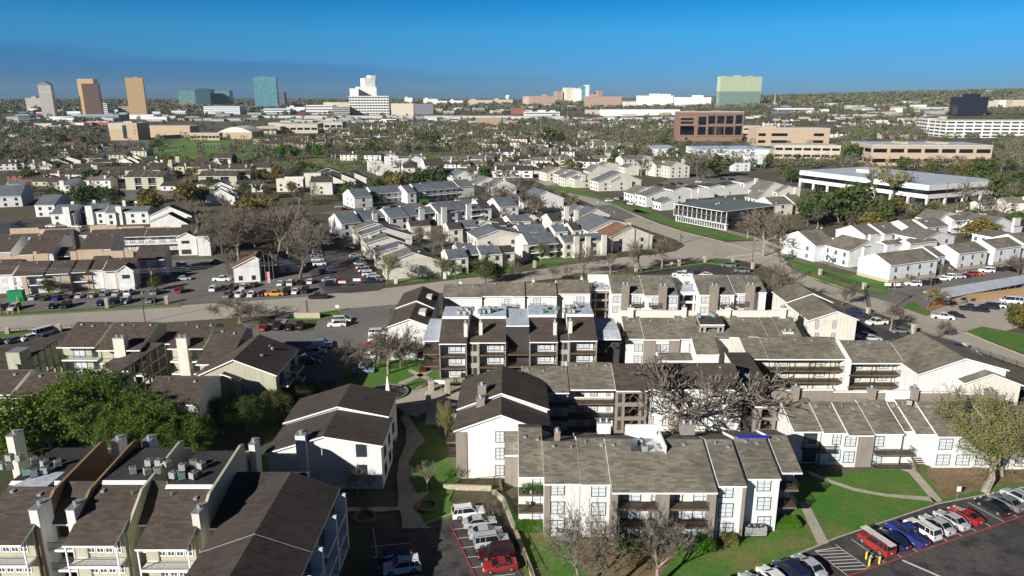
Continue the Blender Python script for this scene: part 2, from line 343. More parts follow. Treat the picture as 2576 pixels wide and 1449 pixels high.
sheet('bare_ground', [(1450, 1350), (1560, 1352), (1700, 1400), (1660, 1452), (1480, 1452), (1440, 1400)], DIRT, 12)
sheet('shaded_lawn', [(-300, 880), (0, 862), (640, 862), (760, 960), (860, 1040), (980, 1040), (960, 1180), (860, 1330), (940, 1330), (900, 1560), (-900, 1560)], mat('shade_dimmed_grass', (.05, .085, .02), .95, 'noise', world=1, s1=.2, c2=(.07, .06, .035), s2=3, bump=.4), 3)  # grass kept dark and dull, lower-left shade put into its colour
PATHS = [
 [(1000, 1040), (1022, 1040), (1052, 1085), (1070, 1110), (1050, 1128), (1028, 1165), (1030, 1210), (1050, 1245), (1078, 1235), (1080, 1243), (1060, 1258), (1050, 1285), (1068, 1320), (1085, 1330), (1012, 1332), (1010, 1300), (1005, 1285), (960, 1290), (860, 1288), (860, 1278), (1000, 1278), (1003, 1250), (998, 1205), (1004, 1160), (1020, 1120), (1022, 1080)],
 [(2025, 1185), (2050, 1192), (2090, 1210), (2150, 1230), (2230, 1245), (2340, 1252), (2360, 1268), (2330, 1262), (2230, 1252), (2150, 1238), (2085, 1216), (2040, 1198)],
 [(2255, 1170), (2300, 1170), (2305, 1186), (2370, 1262), (2352, 1270), (2285, 1190), (2270, 1186)],
 [(2010, 1268), (2030, 1262), (2085, 1368), (2058, 1375)],
 [(1025, 935), (1034, 930), (1090, 955), (1080, 962)], [(1000, 965), (1070, 935), (1110, 905), (1118, 912), (1080, 940), (1010, 972)],
 [(985, 1015), (1060, 970), (1110, 970), (1120, 1010), (1050, 1050), (990, 1040)],
 [(698, 790), (730, 788), (727, 800), (715, 815), (690, 812)],
]
for p in PATHS: sheet('path', p, PAVE, 14)
sheet('pool_deck', [(1080, 975), (1180, 968), (1175, 1070), (1070, 1070)], PAVE, 13)
POOLW = mat('pool_water', (.01, .10, .26), .05, spec=.8)
sheet('pool_water', [(1108, 1010), (1165, 1008), (1160, 1035), (1106, 1035)], POOLW, 16)
# kerbs
def kerb(pts, m=PAVE, wd=.18, h=.14):
    mb = MB(); w_ = [W(*p) for p in pts]
    for a, b in zip(w_, w_[1:]):
        L_ = math.hypot(b[0] - a[0], b[1] - a[1]); n = (-(b[1] - a[1]) / L_ * wd / 2, (b[0] - a[0]) / L_ * wd / 2)
        mb.slab((a[0] - n[0], a[1] - n[1], 0), (b[0] - n[0], b[1] - n[1], 0), (b[0] + n[0], b[1] + n[1], 0), (a[0] + n[0], a[1] + n[1], 0), h)
    return struct(put('kerb', mb, m))
for k in [[(-100, 804), (0, 797.5), (230, 783.5), (458, 768.5)], [(0, 833), (212, 823), (400, 812)], [(1144, 704.5), (1305, 686.5), (1538, 651.5), (1643, 641.5)], [(1131, 731), (1463, 692), (1773, 655)], [(2014, 689.5), (2157, 736.5)], [(1583, 534), (1660, 564.5), (1723, 584.5), (1823, 609.5)], [(1895, 1440), (2110, 1352), (2360, 1268), (2580, 1226)], [(1535, 698), (1640, 681), (1772, 662), (1830, 668)], [(720, 797), (850, 781), (860, 783)], [(2429, 837), (2576, 895)], [(1040, 1330), (1145, 1290)]]: kerb(k)
# painted markings
mb = MB()
for (a, b) in [((-60, 826), (560, 790)), ((-60, 812), (560, 777)), ((560, 790), (960, 762)), ((900, 748), (1140, 722))]: stripe(mb, W(*a), W(*b), .15, .05, (3, 9))
def zebra(mb, a, b, c, n):      # a-b crossing length, c = offset to the other side
    A, B_, C_ = W(*a), W(*b), W(*c)
    for i in range(n):
        t = i / (n - 1); p = (A[0] + (B_[0] - A[0]) * t, A[1] + (B_[1] - A[1]) * t); stripe(mb, p, (p[0] + C_[0] - A[0], p[1] + C_[1] - A[1]), .6, .05)
zebra(mb, (1822, 616), (1880, 628), (1850, 614), 7); zebra(mb, (1828, 648), (1900, 640), (1840, 644), 7)
stripe(mb, W(1860, 655), W(1910, 646), .4, .05); stripe(mb, W(1748, 642), W(1775, 652), .4, .05)
struct(put('road_markings', mb, WPAINT))
# right-hand parking bays measured from the picture
D0 = Vector(W(2228, 1418.7)); RV = (Vector(W(2528, 1316)) - D0) / 8; SV = Vector(W(2142, 1359)) - D0
mb = MB()
for i in list(range(-9, -2)) + [-1, 0, 1, 2, 3, 4, 5, 6, 7, 8, 9, 10, 11, 12]:
    a = D0 + RV * i; stripe(mb, a, a + SV, .11, .15)
a0 = D0 - RV; b0 = D0 - RV * 2.25
stripe(mb, b0, b0 + SV, .11, .15)
for i in range(8):
    a = a0 + SV * (i / 8); stripe(mb, a, b0 + SV * min(1, (i / 8 + .22)), .13, .15)
stripe(mb, D0 + RV * .85 - SV * .08, D0 + RV * 1.6 - SV * 1.15, .35, .15); stripe(mb, D0 + RV * 1.62 - SV * 1.25, D0 + RV * 2.4 - SV * 2.3, .35, .15)
for k in range(7):
    a = Vector(W(1142, 1334)) ; b = Vector(W(1195, 1458)); p = a + (b - a) * (k / 5); stripe(mb, p, p + Vector((5.0, .9)), .1, .16)
    a = Vector(W(1030, 1368)); b = Vector(W(1058, 1450)); p = a + (b - a) * (k / 3); stripe(mb, p, p - Vector((5.0, .9)), .1, .16)
stripe(mb, W(938, 1330), W(955, 1440), .1, .16)
struct(put('bay_markings', mb, WPAINT))
mb = MB(); stripe(mb, D0 - RV * 9, D0 + RV * 13, .22, .162); stripe(mb, W(1134, 1324), W(1200, 1460), .18, .17); stripe(mb, W(1029, 1349), W(1066, 1455), .18, .17); stripe(mb, W(872, 650), W(915, 708), .3, .13); stripe(mb, W(845, 690), W(862, 720), .3, .13)
struct(put('red_fire_lane_line', mb, RPAINT))
# ---------------------------------------------------------------- buildings
_T = [0, 0, 1]
def tl(s):          # switch measuring tile: 'P' whole picture, else 4x enlarged tiles A..D rows, 0..3 columns
    if s == 'P': _T[:] = [0, 0, 1]
    else: _T[:] = [int(s[1]) * 644, {'A': 161, 'B': 496.4, 'C': 791.6, 'D': 1086.7}[s[0]], 4]
def Q(x, y): return _T[0] + x / _T[2], _T[1] + y / _T[2]
_WM = {}
WK = {'b': (DARKT, BLIND, 1), 'd': (TRIM, GLASSD, 1), 't': (DARKT, GLASST, 0), 'k': (DARKT, GLASSD, 0), 'w': (TRIM, BLIND, 0), 'n': (DARKT, DARKIN, 0)}
def winmesh(w_, h, k, one):
    w_ = max(.3, round(w_, 1)); h = max(.3, round(h, 1)); key = (w_, h, k, one)
    if key in _WM: return _WM[key]
    fm, pm, grid = WK[k]; f = MB(); t = .09 if w_ > .8 else .06
    for b in ((0, 0, w_, t), (0, h - t, w_, h), (0, t, t, h - t), (w_ - t, t, w_, h - t)): f.box(b[0], -.07, b[1], b[2], .02, b[3])
    f.box(w_ / 2 - .03, -.055, t, w_ / 2 + .03, .02, h - t)
    if grid:
        for q in (1, 2): f.box(t, -.045, h * q / 3 - .02, w_ - t, .02, h * q / 3 + .02)
    p = f if one else MB()
    p.box(t, -.025, t, w_ - t, .015, h - t, 1 if one else 0)
    r = (f.mesh('window', [fm, pm] if one else [fm]), None if one else p.mesh('pane', [pm])); _WM[key] = r; return r
_RM = {}
def railmesh(L_, m=IRON, step=.14, h=1.0):
    key = (round(L_, 1), m.name, step)
    if key in _RM: return _RM[key]
    b = MB(); b.box(0, -.03, h - .05, L_, .03, h); b.box(0, -.02, .08, L_, .02, .12); n = max(2, int(L_ / step))
    for i in range(n + 1):
        x = (L_ - .03) * i / n; b.box(x, -.012, .1, x + .025, .012, h - .04)
    _RM[key] = b.mesh('railing', [m]); return _RM[key]
_AC = {}
def acmesh(k=0):
    if k in _AC: return _AC[k]
    b = MB(); b.box(-.45, -.45, .1, .45, .45, .95, 0); b.box(-.5, -.5, 0, .5, .5, .1, 1)
    b.tube((0, 0, .95), (0, 0, 1.0), .38, .36, 12, 1, True); b.tube((0, 0, 1.0), (0, 0, 1.03), .1, .1, 8, 0, True)
    for z in (.25, .4, .55, .7, .85): b.box(-.465, -.465, z, .465, .465, z + .04, 1)
    m0 = [mat('ac_grey', (.42, .43, .42), .6), mat('ac_beige', (.50, .47, .40), .6), mat('ac_green', (.22, .38, .34), .6)][k]
    _AC[k] = b.mesh('air_conditioner', [m0, mat('ac_dark', (.06, .06, .06), .7)]); return _AC[k]
_rv = random.Random(5)
class Seg: pass
FOOT = []
class Bld:
    near = True
    def __init__(s, name, label, cat, x, y, z=0, yaw=0, wall=(WHITE,), roof=(RBROWN,), group=None, trim=TRIM, far=False, off=False):
        s.o = W(*Q(x, y), z); s.c, s.s = math.cos(R(yaw)), math.sin(R(yaw)); s.far = far
        s.root = link(name, None, loc=(*s.o, 0), rz=R(yaw)); s.root.empty_display_size = .1
        if not off: tag(s.root, label, cat, group)
        s.wm = list(wall); s.rm = list(roof) + [trim]; s.nr = len(roof); s.wall = MB(); s.roof = MB(); s.segs = []
        s.xtra = []
    def loc(s, x, y): dx, dy = x - s.o[0], y - s.o[1]; return dx * s.c + dy * s.s, -dx * s.s + dy * s.c
    def gp(s, x, y, z): return s.loc(*W(*Q(x, y), z))
    def lr(s, x, y):
        d = ray(*Q(x, y)); u, v = s.loc(0, 0); return (u, v, HC), (d[0] * s.c + d[1] * s.s, -d[0] * s.s + d[1] * s.c, d[2])
    def fv(s, x, y, v): a, d = s.lr(x, y); t = (v - a[1]) / d[1]; return a[0] + d[0] * t, a[2] + d[2] * t
    def fu(s, x, y, u): a, d = s.lr(x, y); t = (u - a[0]) / d[0]; return a[1] + d[1] * t, a[2] + d[2] * t
    def fs(s, x, y, v0, z0, sl): a, d = s.lr(x, y); t = (z0 - sl * v0 + sl * a[1] - a[2]) / (d[2] - sl * d[1]); return a[0] + d[0] * t, a[1] + d[1] * t, a[2] + d[2] * t
    def S(s, xl, yl, xr, ze, yr=None, sl=.36, d=None, back='g', fi=0, wm=0, rm=0, xk=None, ov=.35, vents=0, z0=0, u1=None):
        g = Seg(); g.u0, g.v0 = s.gp(xl, yl, ze); g.u1 = s.fv(xr, yl, g.v0)[0] if u1 is None else g.u0 + u1; g.ze = ze; g.sl = sl
        if xr is None: g.u1 = g.u0 + u1
        if d is None:
            _, vk, zk = s.fs(xl if xk is None else xk, yr, g.v0, ze, sl); d = vk - g.v0
        g.d = d; g.zr = ze + sl * d
        pts = [(g.v0, ze), (g.v0 + d, g.zr)]
        if back == 'g': pts.append((g.v0 + 2 * d, ze))
        elif back == 's': pass
        elif isinstance(back, tuple): pts += [(g.v0 + d + a, g.zr + b) for a, b in back]
        g.pts = pts; s.prof(g.u0, g.u1, pts, fi, wm, rm, ov, z0); g.vf = g.v0 + fi; s.segs.append(g)
        for i in range(vents):
            u = g.u0 + (g.u1 - g.u0) * (i + .3 + _rv.random() * .4) / vents; v = g.v0 + d * (.82 if i % 2 else .88); z = ze + sl * (v - g.v0) + .25
            mb = MB()
            if (i + len(s.segs)) % 3: mb.box(-.22, -.25, -.1, .22, .25, .22)
            else: mb.tube((0, 0, -.1), (0, 0, .5), .09, .09, 6, 0, True)
            put('roof_vent', mb, METAL, s.root, (u, v, z))
        return g
    def prof(s, u0, u1, pts, fi=0, wm=0, rm=0, ov=.35, z0=0):
        e = .012; a, b = u0 + e, u1 - e; n = len(pts); W_ = s.wall; f0 = pts[0][0] + fi; zb = z0
        zt = pts[0][1]; fz = zt
        if fi: fz = zt + (pts[1][1] - pts[0][1]) * fi / max(.01, pts[1][0] - pts[0][0])
        W_.face([(a, f0, zb), (b, f0, zb), (b, f0, fz), (a, f0, fz)], wm)
        W_.face([(b, pts[-1][0], zb), (a, pts[-1][0], zb), (a, pts[-1][0], pts[-1][1]), (b, pts[-1][0], pts[-1][1])], wm)
        top = [(f0, fz)] + pts[1:]
        for (p, q) in zip(top, top[1:]):
            W_.face([(a, q[0], zb), (a, p[0], zb), (a, p[0], p[1]), (a, q[0], q[1])], wm)
            W_.face([(b, p[0], zb), (b, q[0], zb), (b, q[0], q[1]), (b, p[0], p[1])], wm)
            if p[0] == q[0]: W_.face([(a, p[0], p[1]), (b, p[0], p[1]), (b, p[0], q[1]), (a, p[0], q[1])], wm)
        for i, (p, q) in enumerate(zip(pts, pts[1:])):
            if q[0] - p[0] < .05: continue
            dv_ = q[0] - p[0]; k = (q[1] - p[1]) / dv_; p2 = p; q2 = q
            if i == 0: p2 = (p[0] - ov, p[1] - k * ov)
            if i == n - 2: q2 = (q[0] + ov, q[1] + k * ov)
            s.roof.slab((u0, p2[0], p2[1]), (u1, p2[0], p2[1]), (u1, q2[0], q2[1]), (u0, q2[0], q2[1]), .24, rm[i] if isinstance(rm, list) else rm, s.nr)
        s.flush()
    def G(s, xl, yl, xa, ya, xr, ze, dep, yr=None, wm=0, rm=0, ov=.35, fi=0, z0=0, xb=None, yb=None):
        g = Seg(); g.u0, g.v0 = s.gp(xl, yl, ze); g.ua, g.za = s.fv(xa, ya, g.v0); g.ze = ze
        g.u1, zr = s.fv(xr, yr if yr is not None else yl, g.v0); zr = zr if yr is not None else ze
        if dep is None: dep = s.gp(xb, yb, g.za)[1] - g.v0
        g.d = dep; g.vf = g.v0 + fi; s.gab(g.u0, ze, g.ua, g.za, g.u1, zr, g.vf, g.v0 + dep, wm, rm, ov, g.v0, z0); g.zr = zr; s.segs.append(g); return g
    def gab(s, u0, z0, ua, za, u1, z1, v0, v1, wm=0, rm=0, ov=.35, vr=None, zb=0):
        vr = v0 if vr is None else vr; w_ = s.wall
        for v, fl in ((v0, 0), (v1, 1)):
            p = [(u0, v, zb), (u1, v, zb), (u1, v, z1), (ua, v, za), (u0, v, z0)]
            w_.face(p[::-1] if fl else p, wm)
        w_.face([(u0, v1, zb), (u0, v0, zb), (u0, v0, z0), (u0, v1, z0)], wm); w_.face([(u1, v0, zb), (u1, v1, zb), (u1, v1, z1), (u1, v0, z1)], wm)
        k0 = (za - z0) / max(.1, ua - u0); k1 = (za - z1) / max(.1, u1 - ua); a, b = vr - ov, v1 + ov
        s.roof.slab((u0 - ov, a, z0 - k0 * ov), (ua, a, za), (ua, b, za), (u0 - ov, b, z0 - k0 * ov), .24, rm, s.nr)
        s.roof.slab((ua, a, za), (u1 + ov, a, z1 - k1 * ov), (u1 + ov, b, z1 - k1 * ov), (ua, b, za), .24, rm, s.nr); s.flush()
    def flush(s):
        if s.wall.v:
            q = [(s.o[0] + x * s.c - y * s.s, s.o[1] + x * s.s + y * s.c) for x, y, z in s.wall.v]; xs_ = [p[0] for p in q]; ys_ = [p[1] for p in q]; FOOT.append((min(xs_), min(ys_), max(xs_), max(ys_)))
        put('wall', s.wall, s.wm, s.root); put('roof', s.roof, s.rm, s.root); s.wall = MB(); s.roof = MB()
    def box(s, name, m, u0, v0, z0, u1, v1, z1):
        mb = MB(); mb.box(0, 0, 0, u1 - u0, v1 - v0, z1 - z0); return put(name, mb, m, s.root, (u0, v0, z0))
    def wn(s, u, v, z, w_, h, k='b', face='f', name='window'):
        one = s.far; a, p = winmesh(w_, h, k, one); rz = {'f': 0, 'r': R(90), 'l': R(-90)}[face]
        o = link(name, a, s.root, (u, v, z), rz)
        if p: link('pane', p, o)
        return o
    def w(s, v, x0, y0, x1, y1, k='b', name='window'):       # window from its picture rectangle on a front plane
        u0, z1 = s.fv(x0, y0, v); u1, _ = s.fv(x1, y0, v); _, z0 = s.fv(x0, y1, v); return s.wn(u0, v, z0, u1 - u0, z1 - z0, k, name=name)
    def ws(s, v, rows, cols, k='b'):
        for (y0, y1) in rows:
            for (x0, x1) in cols: s.w(v, x0, y0, x1, y1, k)
    def aw(s, g, n, fl=(1.0, 3.9), w_=1.2, h=1.4, k='b', face='f', a=None, b=None, at=None):
        if face == 'f': a0, b0 = (g.u0, g.u1)
        else: a0, b0 = (g.v0, g.v0 + g.d * (1 if not hasattr(g, 'pts') else 1.6))
        a0 = a0 if a is None else a; b0 = b0 if b is None else b
        for z in fl:
            for i in range(n):
                c = a0 + (b0 - a0) * (i + .5) / n
                if face == 'f': s.wn(c - w_ / 2, g.vf, z, w_, h, k)
                elif face == 'r': s.wn(g.u1 if at is None else at, c - w_ / 2, z, w_, h, k, 'r')
                else: s.wn(g.u0 if at is None else at, c + w_ / 2, z, w_, h, k, 'l')
    def bal(s, u0, u1, v0, v1, z, m=None, posts=0, rail=IRON, sides=True, rz=True):   # floor from front v0 back to v1, walking level z
        b = MB(); b.box(u0, v0, z - .28, u1, v1, z)
        if posts:
            for u in (u0, u1 - .12): b.box(u, v0 + .01, z, u + .12, v0 + .13, z + posts)
        o = put('balcony', b, m or WOOD, s.root)
        if rz:
            link('railing', railmesh(u1 - u0, rail), o, (u0, v0 + .06, z))
            if sides:
                link('railing', railmesh(v1 - v0, rail), o, (u0 + .04, v0, z), R(90)); link('railing', railmesh(v1 - v0, rail), o, (u1 - .04, v0, z), R(90))
        return o
    def ch(s, xl, yt, xr, yb, v, dep=1.0, m=None, cap=1, z0=None, lap=0):      # chimney from its front face in the picture
        u0, z1 = s.fv(xl, yt, v); u1, _ = s.fv(xr, yt, v); zb = s.fv(xl, yb, v)[1] if z0 is None else z0
        b = MB(); b.box(0, 0, 0, u1 - u0, dep, z1 - zb)
        o = put('chimney', b, m or s.wm[0], s.root, (u0, v, zb))
        c = MB(); c.box(-.06, -.06, 0, u1 - u0 + .06, dep + .06, .1)
        n = 2 if (u1 - u0 > 1.6 and cap) else cap
        for i in range(n):
            x = (u1 - u0) * (i + .5) / n; c.tube((x, dep / 2, .1), (x, dep / 2, .45), .2, .2, 8, 0); c.tube((x, dep / 2, .45), (x, dep / 2, .55), .3, .28, 8, 0, 2)
        put('chimney_cap', c, METAL, o, (0, 0, z1 - zb)); return o
    def ac(s, x, y, z, k=0):
        u, v = s.gp(x, y, z); return link('air_conditioner', acmesh(k), s.root, (u, v, z + .01), _rv.uniform(0, 1.5), .88)
    def end(s):
        if s.far:
            for o_ in ():
                pass
        return s
# ================================================================ front right complex
# F1 three-storey block nearest the camera
tl('D2')
b = Bld('apartment_building', 'long three-storey white and taupe apartment block in the foreground above the hedges', 'apartment building', 325, 1045, 0, 0, (WHITE, TAUPE), (ROLIVE, FLATW, RDARK))
ZE = 8.2; BK = ((4.5, -1.5),)
ga = b.S(68, 450, 320, ZE, 15, fi=2.0, back=((1, .3), (5, -1.2)), vents=2)
gb = b.S(325, 517, 688, ZE, 110, back=BK, vents=2)
gc = b.S(690, 524, 1000, ZE, 75, back=BK, vents=2)
gd = b.S(1005, 605, 1270, ZE - .2, 85, back=BK, fi=1.9, vents=1)
ge = b.S(1640, 605, 2065, ZE - .2, 85, back=BK, fi=1.9, vents=1)
u0, v0 = gd.u1, gd.v0; _, vn, zn = b.fs(1400, 232, v0, ZE - .2, .36)
b.prof(u0, ge.u0, [(v0, ZE - .2), (vn, zn)], 1.9, 0, 0, .35)
b.prof(u0, ge.u0, [(vn + .03, zn - 1.1), (gd.v0 + gd.d + 4.4, zn - 1.1)], 0, 0, 1, 0)
b.box('parapet', WHITE, u0, gd.v0 + gd.d + 4.2, zn - 1.1, ge.u0, gd.v0 + gd.d + 4.4, zn + 1.3)
b.box('parapet', WHITE, ge.u0 - .2, vn, zn - 1.2, ge.u0 - .02, vn + 5, zn + 1.4)
gf = b.S(2075, 540, 2355, ZE, 88, back=BK, vents=2)
gg = b.S(2362, 467, 2700, ZE, 60, back=BK, vents=2)
tl('D3')
gh = b.S(132, 405, 338, ZE, 55, back=((4, -1.2),), fi=2.2, vents=1, d=gg.d * .9)
tl('D2')
# taupe pilasters
def col(bb, x0, x1, v, dep=.25, z1=ZE - .25, m=TAUPE, y=600, proud=.12):
    u0 = bb.fv(x0, y, v)[0]; u1 = bb.fv(x1, y, v)[0]; bb.box('pilaster', m, u0, v - proud, 0, u1, v + dep, z1)
col(b, 325, 386, gb.v0); col(b, 680, 706, gb.v0, m=TAUPE); 
col(b, 1005, 1068, gd.v0, 1.9); col(b, 1480, 1590, gd.v0, 1.9); col(b, 2005, 2060, gd.v0, 1.9); col(b, 2318, 2352, gf.v0, .3)
b.ws(gb.v0, ((527, 635), (697, 825), (885, 1015)), ((388, 532),))
b.ws(gc.v0, ((527, 650), (710, 840), (900, 1030)), ((798, 948),))
b.ws(gf.v0, ((550, 662), (720, 856), (915, 1050)), ((2080, 2228),))
tl('D2'); b.ws(gg.v0, ((482, 595), (655, 785), (845, 975)), ((2470, 2610),))
for fl in (2.75, 5.45):
    b.bal(b.fv(1070, 700, gd.v0)[0], b.fv(1480, 700, gd.v0)[0], gd.v0, gd.vf, fl, WOOD, sides=False)
    b.bal(b.fv(1590, 700, gd.v0)[0], b.fv(2005, 700, gd.v0)[0], gd.v0, gd.vf, fl, WOOD, sides=False)
    b.bal(ga.u0, ga.u1, ga.v0, ga.vf, fl, WOOD, sides=False)
    b.bal(gh.u0 + .2, gh.u1 - .1, gh.v0, gh.vf, fl, WOOD, sides=True)
for z in (.1, 2.8, 5.5):
    for x, wd in ((1100, 2.6), (1400, 1.2), (1820, 2.8), (1640, 1.0)):
        b.wn(b.fv(x, 700, gd.vf)[0], gd.vf, z, wd, 2.15, 'b', name='sliding_door' if wd > 2 else 'window')
    b.wn(ga.u0 + 1.9, ga.vf, z, 2.3, 2.1, 'b', name='sliding_door'); b.wn(gh.u0 + .5, gh.vf, z, 2.1, 2.1, 'b', name='sliding_door')
V = gd.v0 + gd.d
tl('C2'); b.ch(865, 1095, 995, 1200, V + 1.5, 1.3, WHITE); b.ch(1705, 1115, 1845, 1212, V + 1.5, 1.3, TAUPE); b.ch(430, 1190, 485, 1280, gb.v0 + gb.d + .3, 1, TAUPE)
tl('D2')
for x, y in ((1480, 180), (1508, 215), (1300, 120), (1330, 190)): b.ac(x, y, zn - .85)
TARP = mat('blue_tarp', (.02, .03, .45), .4)
mb = MB(); u_ = gg.u0 + .6; v_ = gg.v0 + gg.d; z_ = gg.zr
mb.slab((u_, v_ - .35, z_ + .26 - .12), (u_ + 4.6, v_ - .35, z_ + .26 - .12), (u_ + 4.6, v_, z_ + .26), (u_, v_, z_ + .26), .03)
mb.slab((u_, v_, z_ + .26), (u_ + 4.6, v_, z_ + .26), (u_ + 4.6, v_ + .8, z_ + .02), (u_, v_ + .8, z_ + .02), .03)
tp = put('tarp', mb, TARP, None, (*b.o, 0)); tag(tp, 'bright blue tarpaulin laid over the ridge of the foreground roof', 'tarpaulin')
b.end(); B1 = b
# F2 gable block left of it
tl('C1')
b = Bld('apartment_building', 'white gable-ended apartment block with two taupe chimneys right of the swimming pool', 'apartment building', 2130, 1130, 8.2, 0, (WHITE, TAUPE), (RBROWN, ROLIVE))
g = b.G(2010, 1168, 2465, 1012, 2950, 8.2, None, yr=1190, xb=2480, yb=835)
u0, za = b.fv(2470, 815, g.v0 + g.d); 
g2v = g.v0 + g.d + .02; g2 = b.gab(g.u0, 8.8, g.ua, g.za + .7, g.u1, 8.8, g2v, g2v + 11.5)
b.box('corner_column', TAUPE, g.u0 - .02, g.v0 - .15, 0, g.u0 + 1.7, g.v0 + 1.0, 8.0)
tl('D1')
for y0, y1 in ((-10, 105), (160, 275), (328, 440)): b.w(g.v0, 2408, y0, 2500, y1)
uu = b.fv(2500, 210, g.v0 - 2)[0]
b.prof(uu, uu + 4.3, [(g.v0 - 2.6, 5.6), (g.v0 + .1, 8.0)], 0, 1, 1, .3)
tl('C1'); b.ch(2230, 720, 2315, 830, g.v0 + g.d * 1.25, 1.1, TAUPE, z0=7); b.ch(2215, 850, 2300, 975, g.v0 + g.d * .8, 1.1, TAUPE, z0=7)
for z in (2.8, 5.5): b.bal(g.u0 - 1.6, g.u0, g.v0 + 1.5, g.v0 + 5, z, WOOD)
b.aw(g, 3, (.8, 3.4, 6.1), 1.5, 1.4, 'b', 'l')
b.end(); B2 = b
# F3 middle row behind the front block
tl('C2')
b = Bld('apartment_building', 'three-storey white block with walkway balconies and taupe stair tower behind the big bare tree', 'apartment building', 1060, 1150, 0, 0, (WHITE, TAUPE, DARKIN), (ROLIVE, RBROWN, RDARK))
g1 = b.S(100, 785, 575, 7.9, 530, back=((3, -1.1),), fi=1.6, vents=3, rm=0)
g2 = b.S(575, 752, 1042, 8.1, 492, back=((3, -1.1),), fi=1.9, vents=3)
g3 = b.S(1045, 765, 1362, 8.1, 503, back=((3, -1.1),), fi=2.5, wm=2, rm=1)
g4 = b.S(1370, 752, 2335, 8.1, 500, back=((3, -1.1),), rm=1, vents=4)
for z in (2.65, 5.35):
    b.bal(g1.u0, g1.u1, g1.v0, g1.vf, z, WOOD, sides=False); b.bal(g2.u0, g2.u1, g2.v0, g2.vf, z, WOOD, sides=False)
tp = MB(); u0, u1 = g3.u0, g3.u1; dw = u1 - u0
for z0, z1 in ((0, .5), (2.4, 3.1), (5.1, 5.8), (7.6, 8.0)): tp.box(u0, g3.v0 - .1, z0, u1, g3.v0 + .3, z1)
for a in (0, .22, .76, .94):
    for z0, z1 in ((.5, 2.4), (3.1, 5.1), (5.8, 7.6)): tp.box(u0 + dw * a, g3.v0 - .1, z0, u0 + dw * min(1, a + .08), g3.v0 + .3, z1)
put('stair_tower_frame', tp, TAUPE, b.root)
st = MB()
for z in (.2, 2.8, 5.5):
    for i in range(9): st.box(u0 + dw * .3 + i * dw * .05, g3.v0 + .8, z + i * .28, u0 + dw * .37 + i * dw * .05, g3.v0 + 2, z + .07 + i * .28)
    st.slab((u0 + dw * .3, g3.v0 + .75, z - .2), (u0 + dw * .75, g3.v0 + .75, z + 2.3), (u0 + dw * .75, g3.v0 + .8, z + 2.3), (u0 + dw * .3, g3.v0 + .8, z - .2), .25)
put('staircase', st, WOOD, b.root)
for r in ((760, 820), (890, 970), (1045, 1120)):
    for c in ((652, 725), (790, 862), (950, 990)): b.w(g2.vf, c[0], r[0], c[1], r[1])
    b.w(g1.vf, 418, r[0] + 35, 492, r[1] + 35)
b.ws(g4.v0, ((760, 820), (870, 975), (1020, 1120)), ((1385, 1425), (1515, 1585), (1690, 1730), (1895, 1975), (2035, 2110), (2195, 2240)))
u, _ = b.fv(2310, 900, g4.v0); b.box('pilaster', TAUPE, u, g4.v0 - .15, 0, g4.u1, g4.v0 + .3, 7.9)
b.end(); B3 = b
# stair tower and roof right of it
b = Bld('stair_tower', 'taupe open stair tower with dark lean-to roof at the right end of the middle block', 'stair tower', 2450, 1150, 0, 0, (TAUPE, DARKIN), (RDARK,))
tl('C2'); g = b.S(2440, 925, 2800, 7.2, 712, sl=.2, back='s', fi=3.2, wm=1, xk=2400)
tp = MB(); u0, u1 = g.u0, b.fv(2576 + 195, 925, g.v0)[0]; dw = u1 - u0
for z0, z1 in ((0, .4), (2.3, 2.9), (4.6, 5.1), (6.7, 7.1)): tp.box(u0, g.v0 - .05, z0, u1, g.v0 + .3, z1)
for a in (0, .14, .60, .90):
    for z0, z1 in ((.4, 2.3), (2.9, 4.6), (5.1, 6.7)): tp.box(u0 + dw * a, g.v0 - .05, z0, u0 + dw * min(1, a + .09), g.v0 + .3, z1)
put('stair_tower_frame', tp, TAUPE, b.root)
for z in (2.6, 4.9): b.bal(u0 + .5, u1 - .5, g.v0 + .6, g.v0 + 3, z, WOOD, sides=False)
st = MB()
for z in (.1, 2.6):
    st.slab((u0 + dw * .2, g.v0 + 1, z), (u0 + dw * .85, g.v0 + 1, z + 2.3), (u0 + dw * .85, g.v0 + 2.2, z + 2.3), (u0 + dw * .2, g.v0 + 2.2, z), .2)
put('staircase', st, WOOD, b.root)
tl('C3'); b.ac(45, 800, g.ze + 1.2); b.ac(68, 830, g.ze + 1.0); b.end()
b = Bld('apartment_building', 'low dark lean-to roof with rooftop units between the big bare tree and the gallery block', 'apartment building', 2400, 700, 7.0, 0, (WHITE, TAUPE), (RDARK,))
tl('C2'); g = b.S(2320, 690, 2576, 6.8, 398, sl=.12, back='s', xk=2200); b.ac(2350, 640, 7.6); b.ac(2305, 590, 7.6, 2); b.end()
